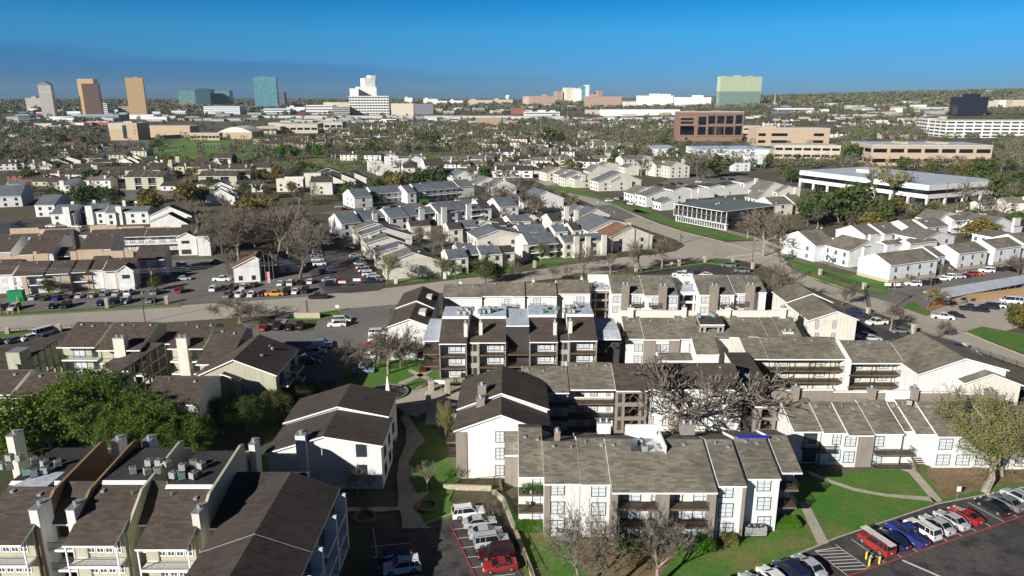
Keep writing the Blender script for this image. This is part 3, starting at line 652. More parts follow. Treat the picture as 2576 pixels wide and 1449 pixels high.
# F4 three-storey balcony block with white flat roofs
tl('C1')
b = Bld('apartment_building', 'three-storey balcony apartment block with white flat roofs and four pale chimneys in the middle', 'apartment building', 1855, 640, 0, 0, (WHITE, mat('pale_grey_panel', (.36, .36, .31), .8, 'wall'), TAUPE, DARKIN), (RBROWN, FLATW))
def unit(b, xl, xr, ye, yr, fi=1.7):
    g = b.S(xl, ye, xr, 8.3, yr, fi=fi, back=((.1, .5), (7.5, .5)), rm=[0, 2, 1])
    g.d0 = g.v0 + g.d; return g
us = [unit(b, 1840, 2118, 292, 52)]; us.append(unit(b, 2235, 2515, 280, 50))
tl('C2'); us.append(unit(b, 175, 460, 275, 35)); us.append(unit(b, 575, 858, 262, 30))
for g in us:
    for z in (2.75, 5.5): b.bal(g.u0 + .1, g.u1 - .1, g.v0, g.vf, z, WOOD, sides=False, posts=0)
    b.box('balcony_post', TAUPE, g.u0, g.v0, 0, g.u0 + .25, g.vf, 8.2); b.box('balcony_post', TAUPE, g.u1 - .25, g.v0, 0, g.u1, g.vf, 8.2)
    for z in (.1, 2.8, 5.6):
        b.wn(g.u0 + 2.0, g.vf, z + .4, 2.6, 1.7, 'b'); b.wn(g.u0 + 5.2, g.vf, z, 1.0, 2.2, 'd', name='door')
zt = us[0].zr + .5
def infill(b, a, c, rows, k='b'):
    b.prof(a.u1, c.u0, [(a.v0 + .9, 8.0), (a.v0 + 3, 8.6), (a.d0 + 7, 8.7)], 0, 1, 0, 0)
    for z in (1.0, 3.7, 6.3):
        w_ = (c.u0 - a.u1) / 2 - .4; b.wn(a.u1 + .25, a.v0 + .9, z, w_, 1.5, 'n'); b.wn(a.u1 + .45 + w_, a.v0 + .9, z, w_, 1.5, 'n')
infill(b, us[0], us[1], 3); infill(b, us[2], us[3], 3)
# stair gaps: dark recess with walkway slabs
for a, c in ((us[1], us[2]),):
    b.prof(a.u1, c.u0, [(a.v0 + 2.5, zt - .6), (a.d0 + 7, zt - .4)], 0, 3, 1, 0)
    for z in (2.75, 5.5): b.bal(a.u1, c.u0, a.v0 + .4, a.v0 + 2.5, z, WOOD, sides=False)
g0 = us[0]
b.prof(g0.u0 - 3.6, g0.u0, [(g0.v0 + 3, 8.2), (g0.d0 + 7, 8.4)], 2.5, 3, 1, 1.5)
for z in (2.75, 5.5): b.bal(g0.u0 - 3.6, g0.u0, g0.v0 + 1.5, g0.v0 + 5.4, z, WOOD)
gl = us[3]; b.prof(gl.u1, gl.u1 + 5.5, [(gl.v0 + 3, 7.6), (gl.v0 + 6, 8.4), (gl.d0 + 7, 8.4)], 1.5, 3, 1, .4)
tl('C1'); b.ch(2090, 90, 2127, 208, us[0].v0 + 1.8, 1.0, CREAM, z0=8.3); b.ch(2243, 80, 2278, 200, us[1].v0 + 2, 1.0, CREAM, z0=8.3)
tl('C2'); b.ch(418, 80, 452, 198, us[2].v0 + 1.8, 1.0, CREAM, z0=8.3); b.ch(572, 68, 608, 188, us[3].v0 + 2, 1.0, CREAM, z0=8.3)
tl('B1')
for x, y, k in ((2042, 1175, 0), (2080, 1145, 0), (2098, 1180, 1), (2160, 1175, 0), (2130, 1150, 0), (2180, 1140, 2), (2252, 1165, 2), (2300, 1165, 2), (2345, 1160, 1), (2345, 1135, 1), (2410, 1140, 2)): b.ac(x, y, zt + .24, k)
tl('B2')
for x, y, k in ((318, 1165, 2), (338, 1130, 0), (390, 1165, 2), (437, 1165, 1), (455, 1130, 2), (530, 1155, 0), (575, 1160, 1), (625, 1160, 0), (590, 1120, 0), (662, 1110, 0)): b.ac(x, y, zt + .24, k)
b.end(); B4 = b
# F5 two-step gable house at its left
tl('B1')
b = Bld('apartment_building', 'white two-step gable house with dark roof and skylight notches beside the driveway', 'apartment building', 1385, 1290, 8.0, 0, (WHITE, CREAM), (RBROWN, RDARK))
g = b.G(1330, 1305, 1545, 1228, 1720, 8.0, None, yr=1290, xb=1640, yb=1068)
b.gab(g.u0, 8.6, g.ua, g.za + .6, g.u1, 8.6, g.v0 + g.d + .02, g.v0 + g.d + 13, 1)
for v in (g.v0 + 5, g.v0 + g.d + 5): b.box('skylight_well', WHITE, g.ua + (g.u1 - g.ua) * .35, v, 8.4, g.ua + (g.u1 - g.ua) * .75, v + 3.5, g.za + .1)
tl('C1'); b.w(g.v0, 1615, 350, 1680, 440, 'n'); b.end(); B5 = b
# F6 rear two-storey row with taupe chimneys
tl('B2')
b = Bld('apartment_building', 'long white rear apartment row with broad taupe chimneys beside the curving street', 'apartment building', 1000, 980, 8.0, 0, (WHITE, TAUPE, CREAM, DARKIN), (ROLIVE, FLATW))
BK6 = ((7, -2.6),)
gs = []
tl('B1'); g = b.S(1878, 1008, 2275, 7.8, 880, back=BK6, vents=2); gs.append(g); g = b.S(2278, 995, 2576, 8.0, 865, back=BK6, vents=1); gs.append(g)
tl('B2')
g = b.S(0, 998, 130, 8.0, 862, back=BK6); gs.append(g)
for xl, xr, ye, yr, z in ((130, 452, 995, 865, 7.9), (455, 788, 970, 838, 8.1), (1002, 1330, 972, 785, 8.1), (1332, 1672, 990, 790, 7.9), (1885, 2240, 982, 787, 8.0), (2245, 2400, 968, 790, 8.1), (2400, 2560, 958, 790, 8.1)):
    gs.append(b.S(xl, ye, xr, z, yr, back=BK6, vents=2))
for xl, xr, y0, yb in ((790, 1000, 940, 780), (1675, 1885, 960, 797)):
    a = b.gp(xl, y0, 7.8); u1 = b.fv(xr, y0, a[1])[0]
    b.prof(a[0], u1, [(a[1], 7.8), (a[1] + 8, 7.9)], 2.0, 3, 1, 0); b.box('parapet', CREAM, a[0] + .02, a[1] + 8.05, 7.9, u1 - .02, a[1] + 8.25, 10.3)
    mb = MB()
    for q in (0, .22, .72, .93): mb.box(a[0] + (u1 - a[0]) * q, a[1] - .2, 0, a[0] + (u1 - a[0]) * min(1, q + .07), a[1] + .2, 7.8)
    for z in (2.3, 4.9, 7.2): mb.box(a[0] + .01, a[1] - .21, z, u1 - .01, a[1] + .19, z + .6)
    put('stair_tower_frame', mb, TAUPE if xl < 1000 else WHITE, b.root)
    for x, y in (((825, 905), (900, 900), (945, 915), (960, 925)) if xl < 1000 else ((1760, 860), (1775, 875), (1805, 905), (1740, 880))): b.ac(x, y, 8.1)
for xl, xr, yt, g in ((1110, 1185, 882, gs[5]), (1485, 1565, 895, gs[6]), (2003, 2087, 893, gs[7]), (2365, 2452, 885, gs[8])):
    b.ch(xl, yt, xr, 1130, g.v0 - .9, 1.3, TAUPE, z0=0)
for g, x0, x1, zz in ((gs[5], 1015, 1090, 0), (gs[6], 1567, 1648, 0), (gs[7], 1905, 1985, 0)):
    for z in (3.0, 5.7): b.wn(b.fv(x0, 1000, g.v0)[0], g.v0, z, 2.4, 1.7, 'b')
for g, x0, x1 in ((gs[4], 618, 788), (gs[3], 180, 320), (gs[5], 1190, 1320), (gs[6], 1380, 1500), (gs[7], 2080, 2210), (gs[8], 2255, 2370), (gs[1], None, None)):
    if x0 is None: u0, u1 = g.u0 + 5, g.u0 + 9
    else: u0 = b.fv(x0, 1040, g.v0)[0]; u1 = b.fv(x1, 1040, g.v0)[0]
    b.bal(u0, u1, g.v0 - 1.3, g.v0, 5.2, WOOD); b.wn(u0 + .8, g.v0, 5.2, 2.0, 2.1, 'b', name='sliding_door'); b.wn(u0 + .8, g.v0, 2.4, 2.0, 2.1, 'b', name='sliding_door')
tl('B2'); b.ch(200, 830, 228, 865, gs[3].v0 + gs[3].d + 1, .8, CREAM, z0=8); b.ch(690, 810, 715, 838, gs[4].v0 + gs[4].d + 1, .8, CREAM, z0=8); tl('B1'); b.ch(2040, 850, 2075, 880, gs[0].v0 + gs[0].d + 1, .8, CREAM, z0=8)
b.end(); B6 = b
# F7 olive-roofed row with long cream parapet wall
tl('C2')
b = Bld('apartment_building', 'apartment row with long cream parapet wall and dormer-like open stair tower', 'apartment building', 1310, 245, 6.5, 0, (WHITE, TAUPE, CREAM, DARKIN), (ROLIVE, RDARK))
gs = []
for xl, xr, ye, yr in ((1145, 1325, 245, 35), (1330, 1690, 250, 50), (1695, 1830, 245, 25), (2060, 2350, 245, 30), (2352, 2576, 240, 45)):
    gs.append(b.S(xl, ye, xr, 6.5, yr, back='s', vents=2, xk=xl - 40))
tl('C3'); gs.append(b.S(2, 240, 130, 6.5, 45, back='s')); gs.append(b.S(132, 235, 345, 6.5, 30, back='s', vents=2)); tl('C2')
gm = gs[2]; b.prof(gm.u1, gs[3].u0, [(gm.v0, 6.5), (gm.v0 + gm.d, gm.zr)], 0, 0, 0, .35)
vb = max(g.v0 + g.d for g in gs)
for x0, x1, t in ((1065, 1725, 1140), (1730, 1840, 1140), (2060, 2200, 1140), (2210, 2576, 1140)):
    tl('B2'); u0, z1 = b.fv(x0, t, vb); u1 = b.fv(x1, t, vb)[0]; b.box('parapet', CREAM, u0, vb + .02, 4, u1, vb + .4, z1)
tl('B3'); u0, z1 = b.fv(2, 1138, vb); u1 = b.fv(262, 1145, vb)[0]; b.box('parapet', CREAM, u0, vb + .02, 4, u1, vb + .4, z1)
tl('B2')
for x0, x1 in ((1170, 1225), (1718, 1760), (2160, 2202)): b.ch(x0, 1110, x1, 1225, vb - .7, 1.0, CREAM, z0=6)
tl('B3'); b.ch(140, 1110, 190, 1225, vb - .7, 1.0, CREAM, z0=6); b.ch(155, 1355, 262, 1412, gs[-1].v0 + 1, 1.2, CREAM, z0=6)
tl('B2'); g = b.S(1888, 1282, 2135, 9.2, 1215, sl=.25, back='s', wm=3, rm=1, fi=2.5)
mb = MB(); dw = g.u1 - g.u0
for q, r in ((0, .07), (.18, .27), (.74, .82), (.93, 1)): mb.box(g.u0 + dw * q, g.v0 - .1, 4, g.u0 + dw * r, g.v0 + .3, 9.1)
mb.box(g.u0, g.v0 - .12, 8.6, g.u1, g.v0 + .32, 9.05); mb.box(g.u0, g.v0 - .12, 5.5, g.u1, g.v0 + .32, 6.2)
mb.slab((g.u0 + dw * .27, g.v0 + 1, 6.2), (g.u0 + dw * .74, g.v0 + 1, 8.2), (g.u0 + dw * .74, g.v0 + 2, 8.2), (g.u0 + dw * .27, g.v0 + 2, 6.2), .2)
put('stair_tower_frame', mb, mat('grey_frame', (.30, .29, .27), .8), b.root)
b.ac(1880, 1210, 10.1, 2); b.ac(2000, 1190, 10.1, 2); b.ac(2035, 1205, 10.1, 2)
for g in gs[:2] + gs[2:3]:
    for z in (.8, 3.6): b.wn(g.u0 + 2, g.v0, z, 1.8, 1.8, 'b')
g = gs[1]; b.aw(g, 4, (.8, 3.6), 1.6, 1.8, 'b'); g = gs[1]; b.box('pilaster', TAUPE, g.u0, g.v0 - .1, 0, g.u0 + 2.6, g.v0 + .2, 6.3); b.box('pilaster', TAUPE, g.u1 - 2.4, g.v0 - .1, 0, g.u1, g.v0 + .2, 6.3)
tl('C2'); ua, va = b.gp(1900, 400, 5.6); 
gx = b.S(1850, 400, 2085, 5.4, 240, sl=.45, back='s', xk=1810); gy = b.S(1480, 462, 1840, 3.2, 402, sl=.35, back='s')
u0 = b.fv(2210, 300, gs[3].v0)[0]; 
b.end()
# F8 two-step cream gables on the right
tl('B3')
b = Bld('apartment_building', 'cream two-step gable house beside the right-hand street', 'apartment building', 420, 1240, 7.6, 0, (CREAM, WHITE), (ROLIVE, RDARK))
g = b.G(415, 1240, 690, 1150, 895, 7.6, None, yr=1232, xb=480, yb=990)
b.gab(g.u0, 8.0, g.ua, g.za + .5, g.u1 , 8.0, g.v0 + g.d + .02, g.v0 + g.d + 10)
for x0, y0, x1, y1 in ((480, 1235, 515, 1320), (655, 1240, 688, 1318), (475, 1365, 512, 1410), (640, 1362, 678, 1440)): b.w(g.v0, x0, y0, x1, y1)
b.aw(g, 5, (1, 4.2), 1.4, 1.5, 'b', 'l'); b.end()
# F9 gallery block: long olive roofs over two walkway levels
tl('C3')
b = Bld('apartment_building', 'white gallery-access block with long olive roofs and black railed walkways on the right', 'apartment building', 700, 720, 0, 0, (CREAM, WHITE, TAUPE), (ROLIVE, RDARK, FLATW))
tl('C2'); g0 = b.S(2370, 445, 2576, 7.6, 240, back=((6, -2),), fi=2.2, xk=2300)
tl('C3'); g1 = b.S(2, 447, 790, 7.6, 235, back=((6, -2),), fi=2.2, vents=5); g2 = b.S(830, 487, 1365, 7.6, 272, back=((6, -2),), fi=2.2, xk=740, vents=4)
g3 = b.S(1368, 487, 1700, 7.6, 290, back=((6, -2),), fi=3, xk=1300); b.prof(g1.u1, g2.u0, [(g2.v0, 7.9), (g2.v0 + g2.d, g2.zr + .3)], 0, 1, 2, 0)
for g in (g0, g1, g2):
    for z in (2.6, 5.1): b.bal(g.u0, g.u1, g.v0, g.vf, z, WOOD, sides=False)
    n = int((g.u1 - g.u0) / 4.2)
    for i in range(n + 1): b.box('walkway_post', IRON, g.u0 + i * 4.1 + .3, g.v0 + .02, 0, g.u0 + i * 4.1 + .42, g.v0 + .14, 7.5)
    b.aw(g, max(1, n // 2 + 1), (3.0, 5.5), 1.9, 1.5, 'b')
# diagonal wing with gable end at the far right
tl('C3'); 
gg_ = b.G(1520, 600, 1980, 445, 2400, 7.6, 15, yr=560, rm=0, wm=1); gg2 = b.G(1985, 690, 2250, 600, 2545, 6.6, 16, yr=710, rm=0, wm=0)
b.ch(2055, 400, 2150, 490, gg2.v0 + 11, 1.6, CREAM, z0=6); b.ch(2185, 515, 2290, 560, gg2.v0 + 7, 1.4, WHITE, z0=6)
for x, y in ((1700, 410), (1820, 405), (1880, 360)):
    u, v, z = b.fs(x, y, gg_.v0 + 4, 8.6, 0); b.box('solar_panel', mat('solar_panel', (.02, .035, .10), .1, spec=.8), u, v, 9.6, u + 1.6, v + 1.1, 9.7)
b.end(); B9 = b
# F10 two-storey row with tall taupe back wall
tl('C3')
b = Bld('apartment_building', 'two-storey row with shed roofs below a tall taupe wall beside the right lawn', 'apartment building', 555, 1185, 5.7, 0, (WHITE, TAUPE), (ROLIVE, RDARK))
gs = []
for xl, xr, ye, yr, xk in ((255, 552, 1175, 860, 170), (555, 802, 1188, 900, 450), (806, 1062, 1212, 905, 680), (1066, 1360, 1198, 880, 895), (1363, 1475, 1172, 905, 1220), (1480, 1700, 1200, 880, 1330), (1703, 2300, 1225, 900, 1500), (2305, 2900, 1240, 940, 2180)):
    gs.append(b.S(xl, ye, xr, 5.7, yr, back='s', xk=xk, vents=2))
vb = max(g.v0 + g.d for g in gs[:6]) + .3
for x0, x1, yt in ((60, 660, 762), (655, 1185, 783), (1330, 1860, 788), (1862, 2390, 800)):
    u0, z1 = b.fv(x0, yt, vb); u1 = b.fv(x1, yt, vb)[0]; b.box('parapet', TAUPE, u0, vb, 0, u1 - .02, vb + .5, z1); b.box('coping', TRIM, u0, vb - .06, z1, u1 - .02, vb + .56, z1 + .15)
for x0, x1, yt in ((262, 325, 730), (1028, 1095, 755), (1465, 1525, 752), (2218, 2300, 775)): b.ch(x0, yt, x1, 870, vb - .9, 1.2, TAUPE, z0=5)
u0 = b.fv(1190, 780, vb)[0]; b.box('stair_wall', WHITE, u0, vb - .1, 5, u0 + 5, vb + .3, 9.8)
tl('D3')
col(b, 520, 648, gs[0].v0, z1=5.6, y=100); col(b, 888, 1052, gs[3].v0, z1=5.6, y=100, m=TAUPE, proud=.5)
b.w(gs[0].v0, 362, 15, 500, 120, 'k', 'sliding_door'); b.w(gs[0].v0, 345, 200, 485, 300, 'k', 'sliding_door')
b.w(gs[1].v0, 655, 20, 745, 125); b.w(gs[1].v0, 632, 180, 735, 290); b.w(gs[2].v0, 780, 42, 890, 145); b.w(gs[2].v0, 762, 198, 875, 308)
b.w(gs[3].v0, 1062, 40, 1172, 150, 'b', 'sliding_door'); b.w(gs[3].v0, 1045, 228, 1150, 330, 'b', 'sliding_door')
u0 = b.fv(340, 100, gs[0].v0)[0]; b.bal(u0, u0 + 5.2, gs[0].v0 - 1.4, gs[0].v0, 2.75, IRON)
u0 = b.fv(1048, 180, gs[3].v0)[0]; b.bal(u0, u0 + 6, gs[3].v0 - 1.5, gs[3].v0, 2.75, WOOD); b.bal(u0, u0 + 6, gs[3].v0 - 1.5, gs[3].v0, .2, WOOD)
for g in gs[6:]: b.aw(g, 3, (.6, 3.4), 2.2, 1.9, 'b')
st = MB(); g = gs[4]
for i in range(14): st.box(g.u0 - 2 + i * .12 * 0, 0, 0, 0, 0, 0) if 0 else st.box(g.u0 + 1.4 + (13 - i) * -.02, g.v0 - 3.4 + i * .3, i * .2, g.u0 + 2.9, g.v0 - 3.1 + i * .3, i * .2 + .07)
st.slab((g.u0 + 1.3, g.v0 - 3.6, -.1), (g.u0 + 1.36, g.v0 - 3.6, -.1), (g.u0 + 1.36, g.v0 + .9, 2.8), (g.u0 + 1.3, g.v0 + .9, 2.8), .3); put('staircase', st, WOOD, b.root)
tl('C3'); b.ac(1415, 905, 8.4); b.end(); B10 = b
# ================================================================ lower left complex
def rib(b, u, w_, pts, m, z0=0):            # standing wall along v with a shaped top
    mb = MB()
    for (p, q) in zip(pts, pts[1:]):
        mb.slab((u, p[0], z0), (u + w_, p[0], z0), (u + w_, q[0], z0), (u, q[0], z0), 0, 0); n = len(mb.v)
        mb.v[n - 4] = (u, p[0], p[1]); mb.v[n - 3] = (u + w_, p[0], p[1]); mb.v[n - 2] = (u + w_, q[0], q[1]); mb.v[n - 1] = (u, q[0], q[1])
    return put('party_wall', mb, m, b.root)
tl('D0')
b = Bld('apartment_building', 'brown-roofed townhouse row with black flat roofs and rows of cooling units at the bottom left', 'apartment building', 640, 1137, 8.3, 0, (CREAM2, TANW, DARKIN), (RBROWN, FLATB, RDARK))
BK1 = ((.6, .25), (9.2, .25), (12.5, -1.4))
us = [b.S(-330, 1130, 230, 8.3, 552, xk=105, back=BK1, fi=1.7, vents=2, rm=[0, 3, 1, 2]), b.S(640, 1137, 1165, 8.3, 547, xk=890, back=BK1, fi=1.7, vents=2, rm=[0, 3, 1, 2]), b.S(1370, 1172, 1890, 8.3, 590, xk=1585, back=BK1, fi=1.7, vents=2, rm=[0, 3, 1, 2])]
for g in us:
    vt = g.v0 + g.d; z = g.zr
    for zz in (2.6, 5.4):
        b.bal(g.u0 + .1, g.u1 - .1, g.v0, g.vf, zz, TRIM, sides=False)
    for zz in (.2, 3.0, 5.8):
        for i in range(4): b.wn(g.u0 + 1.5 + i * 1.05, g.vf, zz + .3, .95, 1.7, 'd')
    for u in (g.u0, g.u1 - .15): b.box('balcony_post', TRIM, u, g.v0 + .01, 0, u + .15, g.v0 + .16, 8.25)
def side(g, u, m, w_=.3): rib(b, u, w_, [(g.v0 + 2, g.ze + .4), (g.v0 + g.d - 1.5, g.zr + .5), (g.v0 + g.d + 9, g.zr + 1.5), (g.v0 + g.d + 10, g.zr + 1.2)], m)
side(us[0], us[0].u1, TANW, .35); side(us[1], us[1].u0 - .36, TANW, .3); side(us[1], us[1].u1, CREAM2); side(us[2], us[2].u1, CREAM2, .35)
# recessed gaps
for a, c in ((us[0], us[1]), (us[1], us[2])):
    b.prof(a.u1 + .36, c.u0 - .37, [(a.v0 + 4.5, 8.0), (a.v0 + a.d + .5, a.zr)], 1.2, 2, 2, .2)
    for zz in (2.6, 5.4): b.bal(a.u1 + .4, c.u0 - .4, a.v0 + 3.0, a.v0 + 5.7, zz, TRIM, sides=False)
vt = us[1].v0
b.ch(285, 790, 372, 900, us[0].v0 + 2.4, 2.6, WHITE, z0=0); b.ch(658, 790, 742, 900, us[1].v0 + 2.8, 2.4, WHITE, z0=0); b.ch(1925, 825, 2000, 900, us[2].v0 + 2.6, 2.4, CREAM, z0=0)
vb = us[1].v0 + us[1].d + 10.5
b.ch(1108, 105, 1185, 205, vb, 2.2, WHITE, z0=5); b.ch(1422, 105, 1498, 205, vb, 2.2, WHITE, z0=5); b.ch(2500, 130, 2560, 230, vb, 2.0, CREAM, z0=5); b.ch(55, 50, 128, 155, vb + 1, 2.2, CREAM, z0=5)
u3 = us[2]; b.prof(u3.u1 + .36, u3.u1 + 10, [(u3.v0 + 5, 7.6), (u3.v0 + 14, 9.6)], 0, 0, 2, .3)
for x, y, k in ((105, 285, 0), (205, 285, 0), (25, 370, 0), (100, 375, 0), (350, 320, 0), (455, 345, 0), (585, 345, 0), (270, 430, 2), (345, 445, 0), (455, 415, 0), (1340, 415, 0), (1505, 335, 0), (1605, 335, 0), (1690, 350, 0), (1485, 425, 0), (1585, 420, 0), (1840, 380, 0), (1950, 345, 0), (2030, 365, 0), (1750, 460, 0), (1830, 470, 2), (1950, 465, 0)):
    b.ac(x, y, us[1].zr + .5, k)
mb = MB(); z = us[0].zr + .51; q = [b.gp(x, y, z) for x, y in ((110, 548), (470, 548), (650, 402), (420, 402))]; mb.face([(u, v, z) for u, v in q]); put('roof_patch', mb, FLATW, b.root)
b.end()
# L2 gable block at the bottom middle
tl('P')
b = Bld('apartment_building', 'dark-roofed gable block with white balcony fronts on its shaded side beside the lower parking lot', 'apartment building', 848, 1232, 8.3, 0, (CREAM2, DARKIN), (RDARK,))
u, z = b.fv(731, 1194, 0); b.gab(2 * u, 8.3, u, z, 0, 8.3, -13, 0); b.gab(2 * u, 8.3, u, z, 0, 8.3, -32, -13.75)
for k, v in enumerate((-4.5, -9.5, -16, -21)):
    for z in (0.3, 2.9, 5.6):
        b.wn(.02, v, z, 2.4, 2.0, 'k', 'r'); b.box('balcony', TRIM, .0, v - .6, z - .3, 1.2, v + 3.4, z - .05); 
    b.box('pilaster', GREYW, .0, v + 3.5, 0, 1.25, v + 4.0, 8.1)
for v, uu in ((-2, 1.6), (-8, 1.8), (-14, 2.2), (-5, -2.5), (-11, -2), (-17, -3), (-19, 1.8)):
    zz = z - abs(uu) * (z - 8.3) / abs(u) + .2; b.box('roof_vent', METAL, u + uu, v, zz - .1, u + uu + .4, v + .4, zz + .3)
b.end()
# L3 white shaded house
tl('P')
b = Bld('apartment_building', 'white gable house with wide side chimney, mostly in shade, left of the winding path', 'apartment building', 871, 1230, 0, 0, (WHITE,), (RDARK,))
u0 = b.fv(672, 1140, 0)[0]; ua, za = b.fv(813, 1099, 0); u1, z1 = b.fv(958, 1122, 0)
uv = b.fv(866, 1120, 0)[0]
dep = b.gp(861, 1034, za)[1]; z0 = z1 - 1.2; b.gab(u0, z0, ua, za, u1, z1, 0, dep)
b.gab(u0, z0 + .6, ua + .1, za + .7, u1 - .6, z1 + .5, dep + .02, dep + 9)
tl('C1'); b.ch(390, 1218, 490, 1300, -.9, 1.6, WHITE, z0=0)
tl('D1'); b.w(0, 1002, 125, 1110, 250, 'k'); b.w(0, 1010, 330, 1115, 430, 'k'); b.aw(Seg.__new__(Seg), 0) if 0 else None
for v in (2, 6, 10):
    for z in (1, 4): b.wn(u1, v, z, 1.6, 1.8, 'k', 'r')
b.end()
# L5 big gable with balconies on its right side
tl('C0')
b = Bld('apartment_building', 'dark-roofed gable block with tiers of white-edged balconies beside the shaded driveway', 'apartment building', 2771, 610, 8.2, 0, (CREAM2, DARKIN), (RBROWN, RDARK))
u0, z0 = b.fv(1960, 632, 0); ua, za = b.fv(2350, 458, 0); dep = b.gp(2655, 215, za)[1]
b.gab(u0, z0, ua, za, 0, 8.2, 0, dep)
for v in (1.5, 8.5):
    for z in (.4, 2.9, 5.5):
        b.wn(.0, v + .5, z, 2.4, 2.0, 'k', 'r'); o = b.box('balcony', TRIM, .0, v, z - .3, 1.7, v + 4, z - .05); mb = MB()
        link('railing', railmesh(4), o, (1.6, .1 - .1, .28), R(90)); link('railing', railmesh(1.6), o, (0, .05, .28)); link('railing', railmesh(1.6), o, (0, 3.95, .28))
tl('C1'); 
for x, y in ((30, 430), (62, 440), (138, 345), (168, 365)):
    u, v, z = b.fs(x, y, 0, 9.5, 0); mb = MB(); mb.tube((0, 0, 0), (0, 0, 1.6), .25, .25, 8); mb.tube((0, 0, 1.6), (0, 0, 1.7), .33, .3, 8, 0, 2); put('flue_pipe', mb, METAL, b.root, (u, v, 8.6))
tl('C0'); g = b.G(2085, 745, 2235, 605, 2400, 6.0, 7, yr=662, wm=1, ov=.2, fi=1.5)
for u in (g.u0, g.ua - .1, g.u1 - .4): b.box('porch_post', CREAM2, u, g.v0, 0, u + .45, g.v0 + .4, 5.9)
b.bal(g.u0, g.u1, g.v0 + .1, g.v0 + 2, 2.8, CREAM2, sides=False)
b.end()
# L6 long row behind
b = Bld('apartment_building', 'brown-roofed apartment row with cream chimneys and long covered stair roofs below the main street', 'apartment building', 575, 325, 8.2, 0, (CREAM2, GREYW, DARKIN), (RBROWN, RDARK))
sg = [b.S(575, 328, 958, 8.2, 82, xk=880, fi=1.6, back=((3, -1.1),), vents=3), b.S(975, 358, 1415, 8.2, 84, xk=1180, fi=1.6, back=((3, -1.1),), vents=3), b.S(1690, 342, 2045, 8.2, 88, xk=1800, fi=1.6, back=((3, -1.1),), vents=3)]
s4 = b.S(1975, 500, 2300, 8.2, 138, xk=2225, fi=1.4, back=((3, -1.1),), vents=2)
b.prof(sg[1].u1, sg[2].u0, [(sg[1].v0 + 5, 7.6), (sg[1].v0 + 12, 8.0)], 1, 1, 1, 0)
for g in sg + [s4]:
    for z in (2.7, 5.4): b.bal(g.u0 + .1, g.u1 - .1, g.v0, g.vf, z, TRIM, sides=False)
    for z in (.1, 2.8, 5.5): b.wn(g.u0 + 2.2, g.vf, z, 2.4, 2.1, 'b', name='sliding_door'); b.wn(g.u0 + 6, g.vf, z, 1.2, 1.6, 'k')
b.ch(1128, 240, 1240, 420, sg[1].v0 - .5, 1.6, CREAM, z0=0); b.ch(1768, 238, 1870, 420, sg[2].v0 - .5, 1.6, CREAM, z0=0)
b.ch(55, 385, 190, 520, b.gp(180, 520, 6)[1], 3.2, CREAM2, cap=0, z0=0)
def lean(pts, zs, name='stair_roof', posts=True):
    mb = MB(); q = [(*b.gp(x, y, z), z) for (x, y), z in zip(pts, zs)]; mb.slab(*q, .22); put(name, mb, RDARK, b.root)
    if posts:
        A, B_ = Vector(q[1]), Vector(q[2])
        for i in range(7):
            p = A + (B_ - A) * (i / 6); b.box('stair_post', CREAM2, p.x - .35, p.y, 0, p.x - .1, p.y + .4, p.z)
        mb = MB()
        for zz in (-2.6, -5.2): mb.slab((A.x - .3, A.y, A.z + zz), (A.x - .1, A.y, A.z + zz), (B_.x - .1, B_.y, B_.z + zz), (B_.x - .3, B_.y, B_.z + zz), .35)
        put('stair_rail', mb, CREAM2, b.root)
lean([(1035, 515), (1180, 602), (1655, 290), (1415, 290)], [5.6, 5.6, 8.6, 8.6])
lean([(-60, 420), (180, 520), (580, 262), (400, 228)], [6.2, 6.2, 7.8, 7.8])
b.end()
b = Bld('apartment_building', 'brown shed-roofed row partly hidden behind the big juniper trees at the left edge', 'apartment building', 120, 838, 8.0, 0, (CREAM, DARKIN), (RBROWN, RDARK))
g1 = b.S(-420, 803, 112, 8.0, 575, xk=-150, fi=1.4, back=((.1, .2), (3, -1)), vents=2); g2 = b.S(120, 838, 1050, 8.0, 603, xk=340, fi=1.2, back=((.1, .2), (3, -1)), vents=4); g3 = b.S(1400, 905, 2000, 8.0, 640, xk=1580, back=((.1, .2), (3, -1)), vents=2)
for g in (g1, g2):
    b.aw(g, 5, (.6, 3.2, 5.9), 2.0, 1.8, 'b')
    for z in (2.7, 5.4): b.bal(g.u0, g.u1, g.v0, g.vf, z, TRIM, sides=False)
b.end()
# ================================================================ mid left rows
MW = (WHITE, PEACH, DARKIN, STONE)
tl('B0')
b = Bld('apartment_building', 'peach and white two-storey row with brown roofs facing the parking lot at mid left', 'apartment building', 260, 960, 0, 11, MW, (RBROWN, RDARK))
seg = [(-420, 800, 125, 655, 0, 0), (130, 797, 435, 662, 1.3, 0), (438, 778, 690, 655, .5, 3), (692, 760, 862, 645, 1.2, 1), (866, 742, 1030, 605, 0, 0), (1034, 746, 1335, 628, .3, 0), (1338, 640, 1500, 502, 0, 0), (1502, 632, 1655, 500, 1.3, 0)]
gs = []
for xl, ye, xr, yr, fi, wm in seg: gs.append(b.S(xl, ye, xr, 5.8, yr, back='s', fi=fi, wm=wm, vents=1 if xr - xl > 250 else 0, xk=xl + 20))
for g in gs:
    n = max(1, int((g.u1 - g.u0) / 4.5)); b.aw(g, n, (.5, 3.2), 1.5, 1.7, 'w' if g.vf == g.v0 else 'b')
    if g.vf > g.v0 + 1: b.bal(g.u0, g.u1, g.v0, g.vf, 2.9, TRIM, sides=False)
vb = gs[4].v0 + gs[4].d + .3
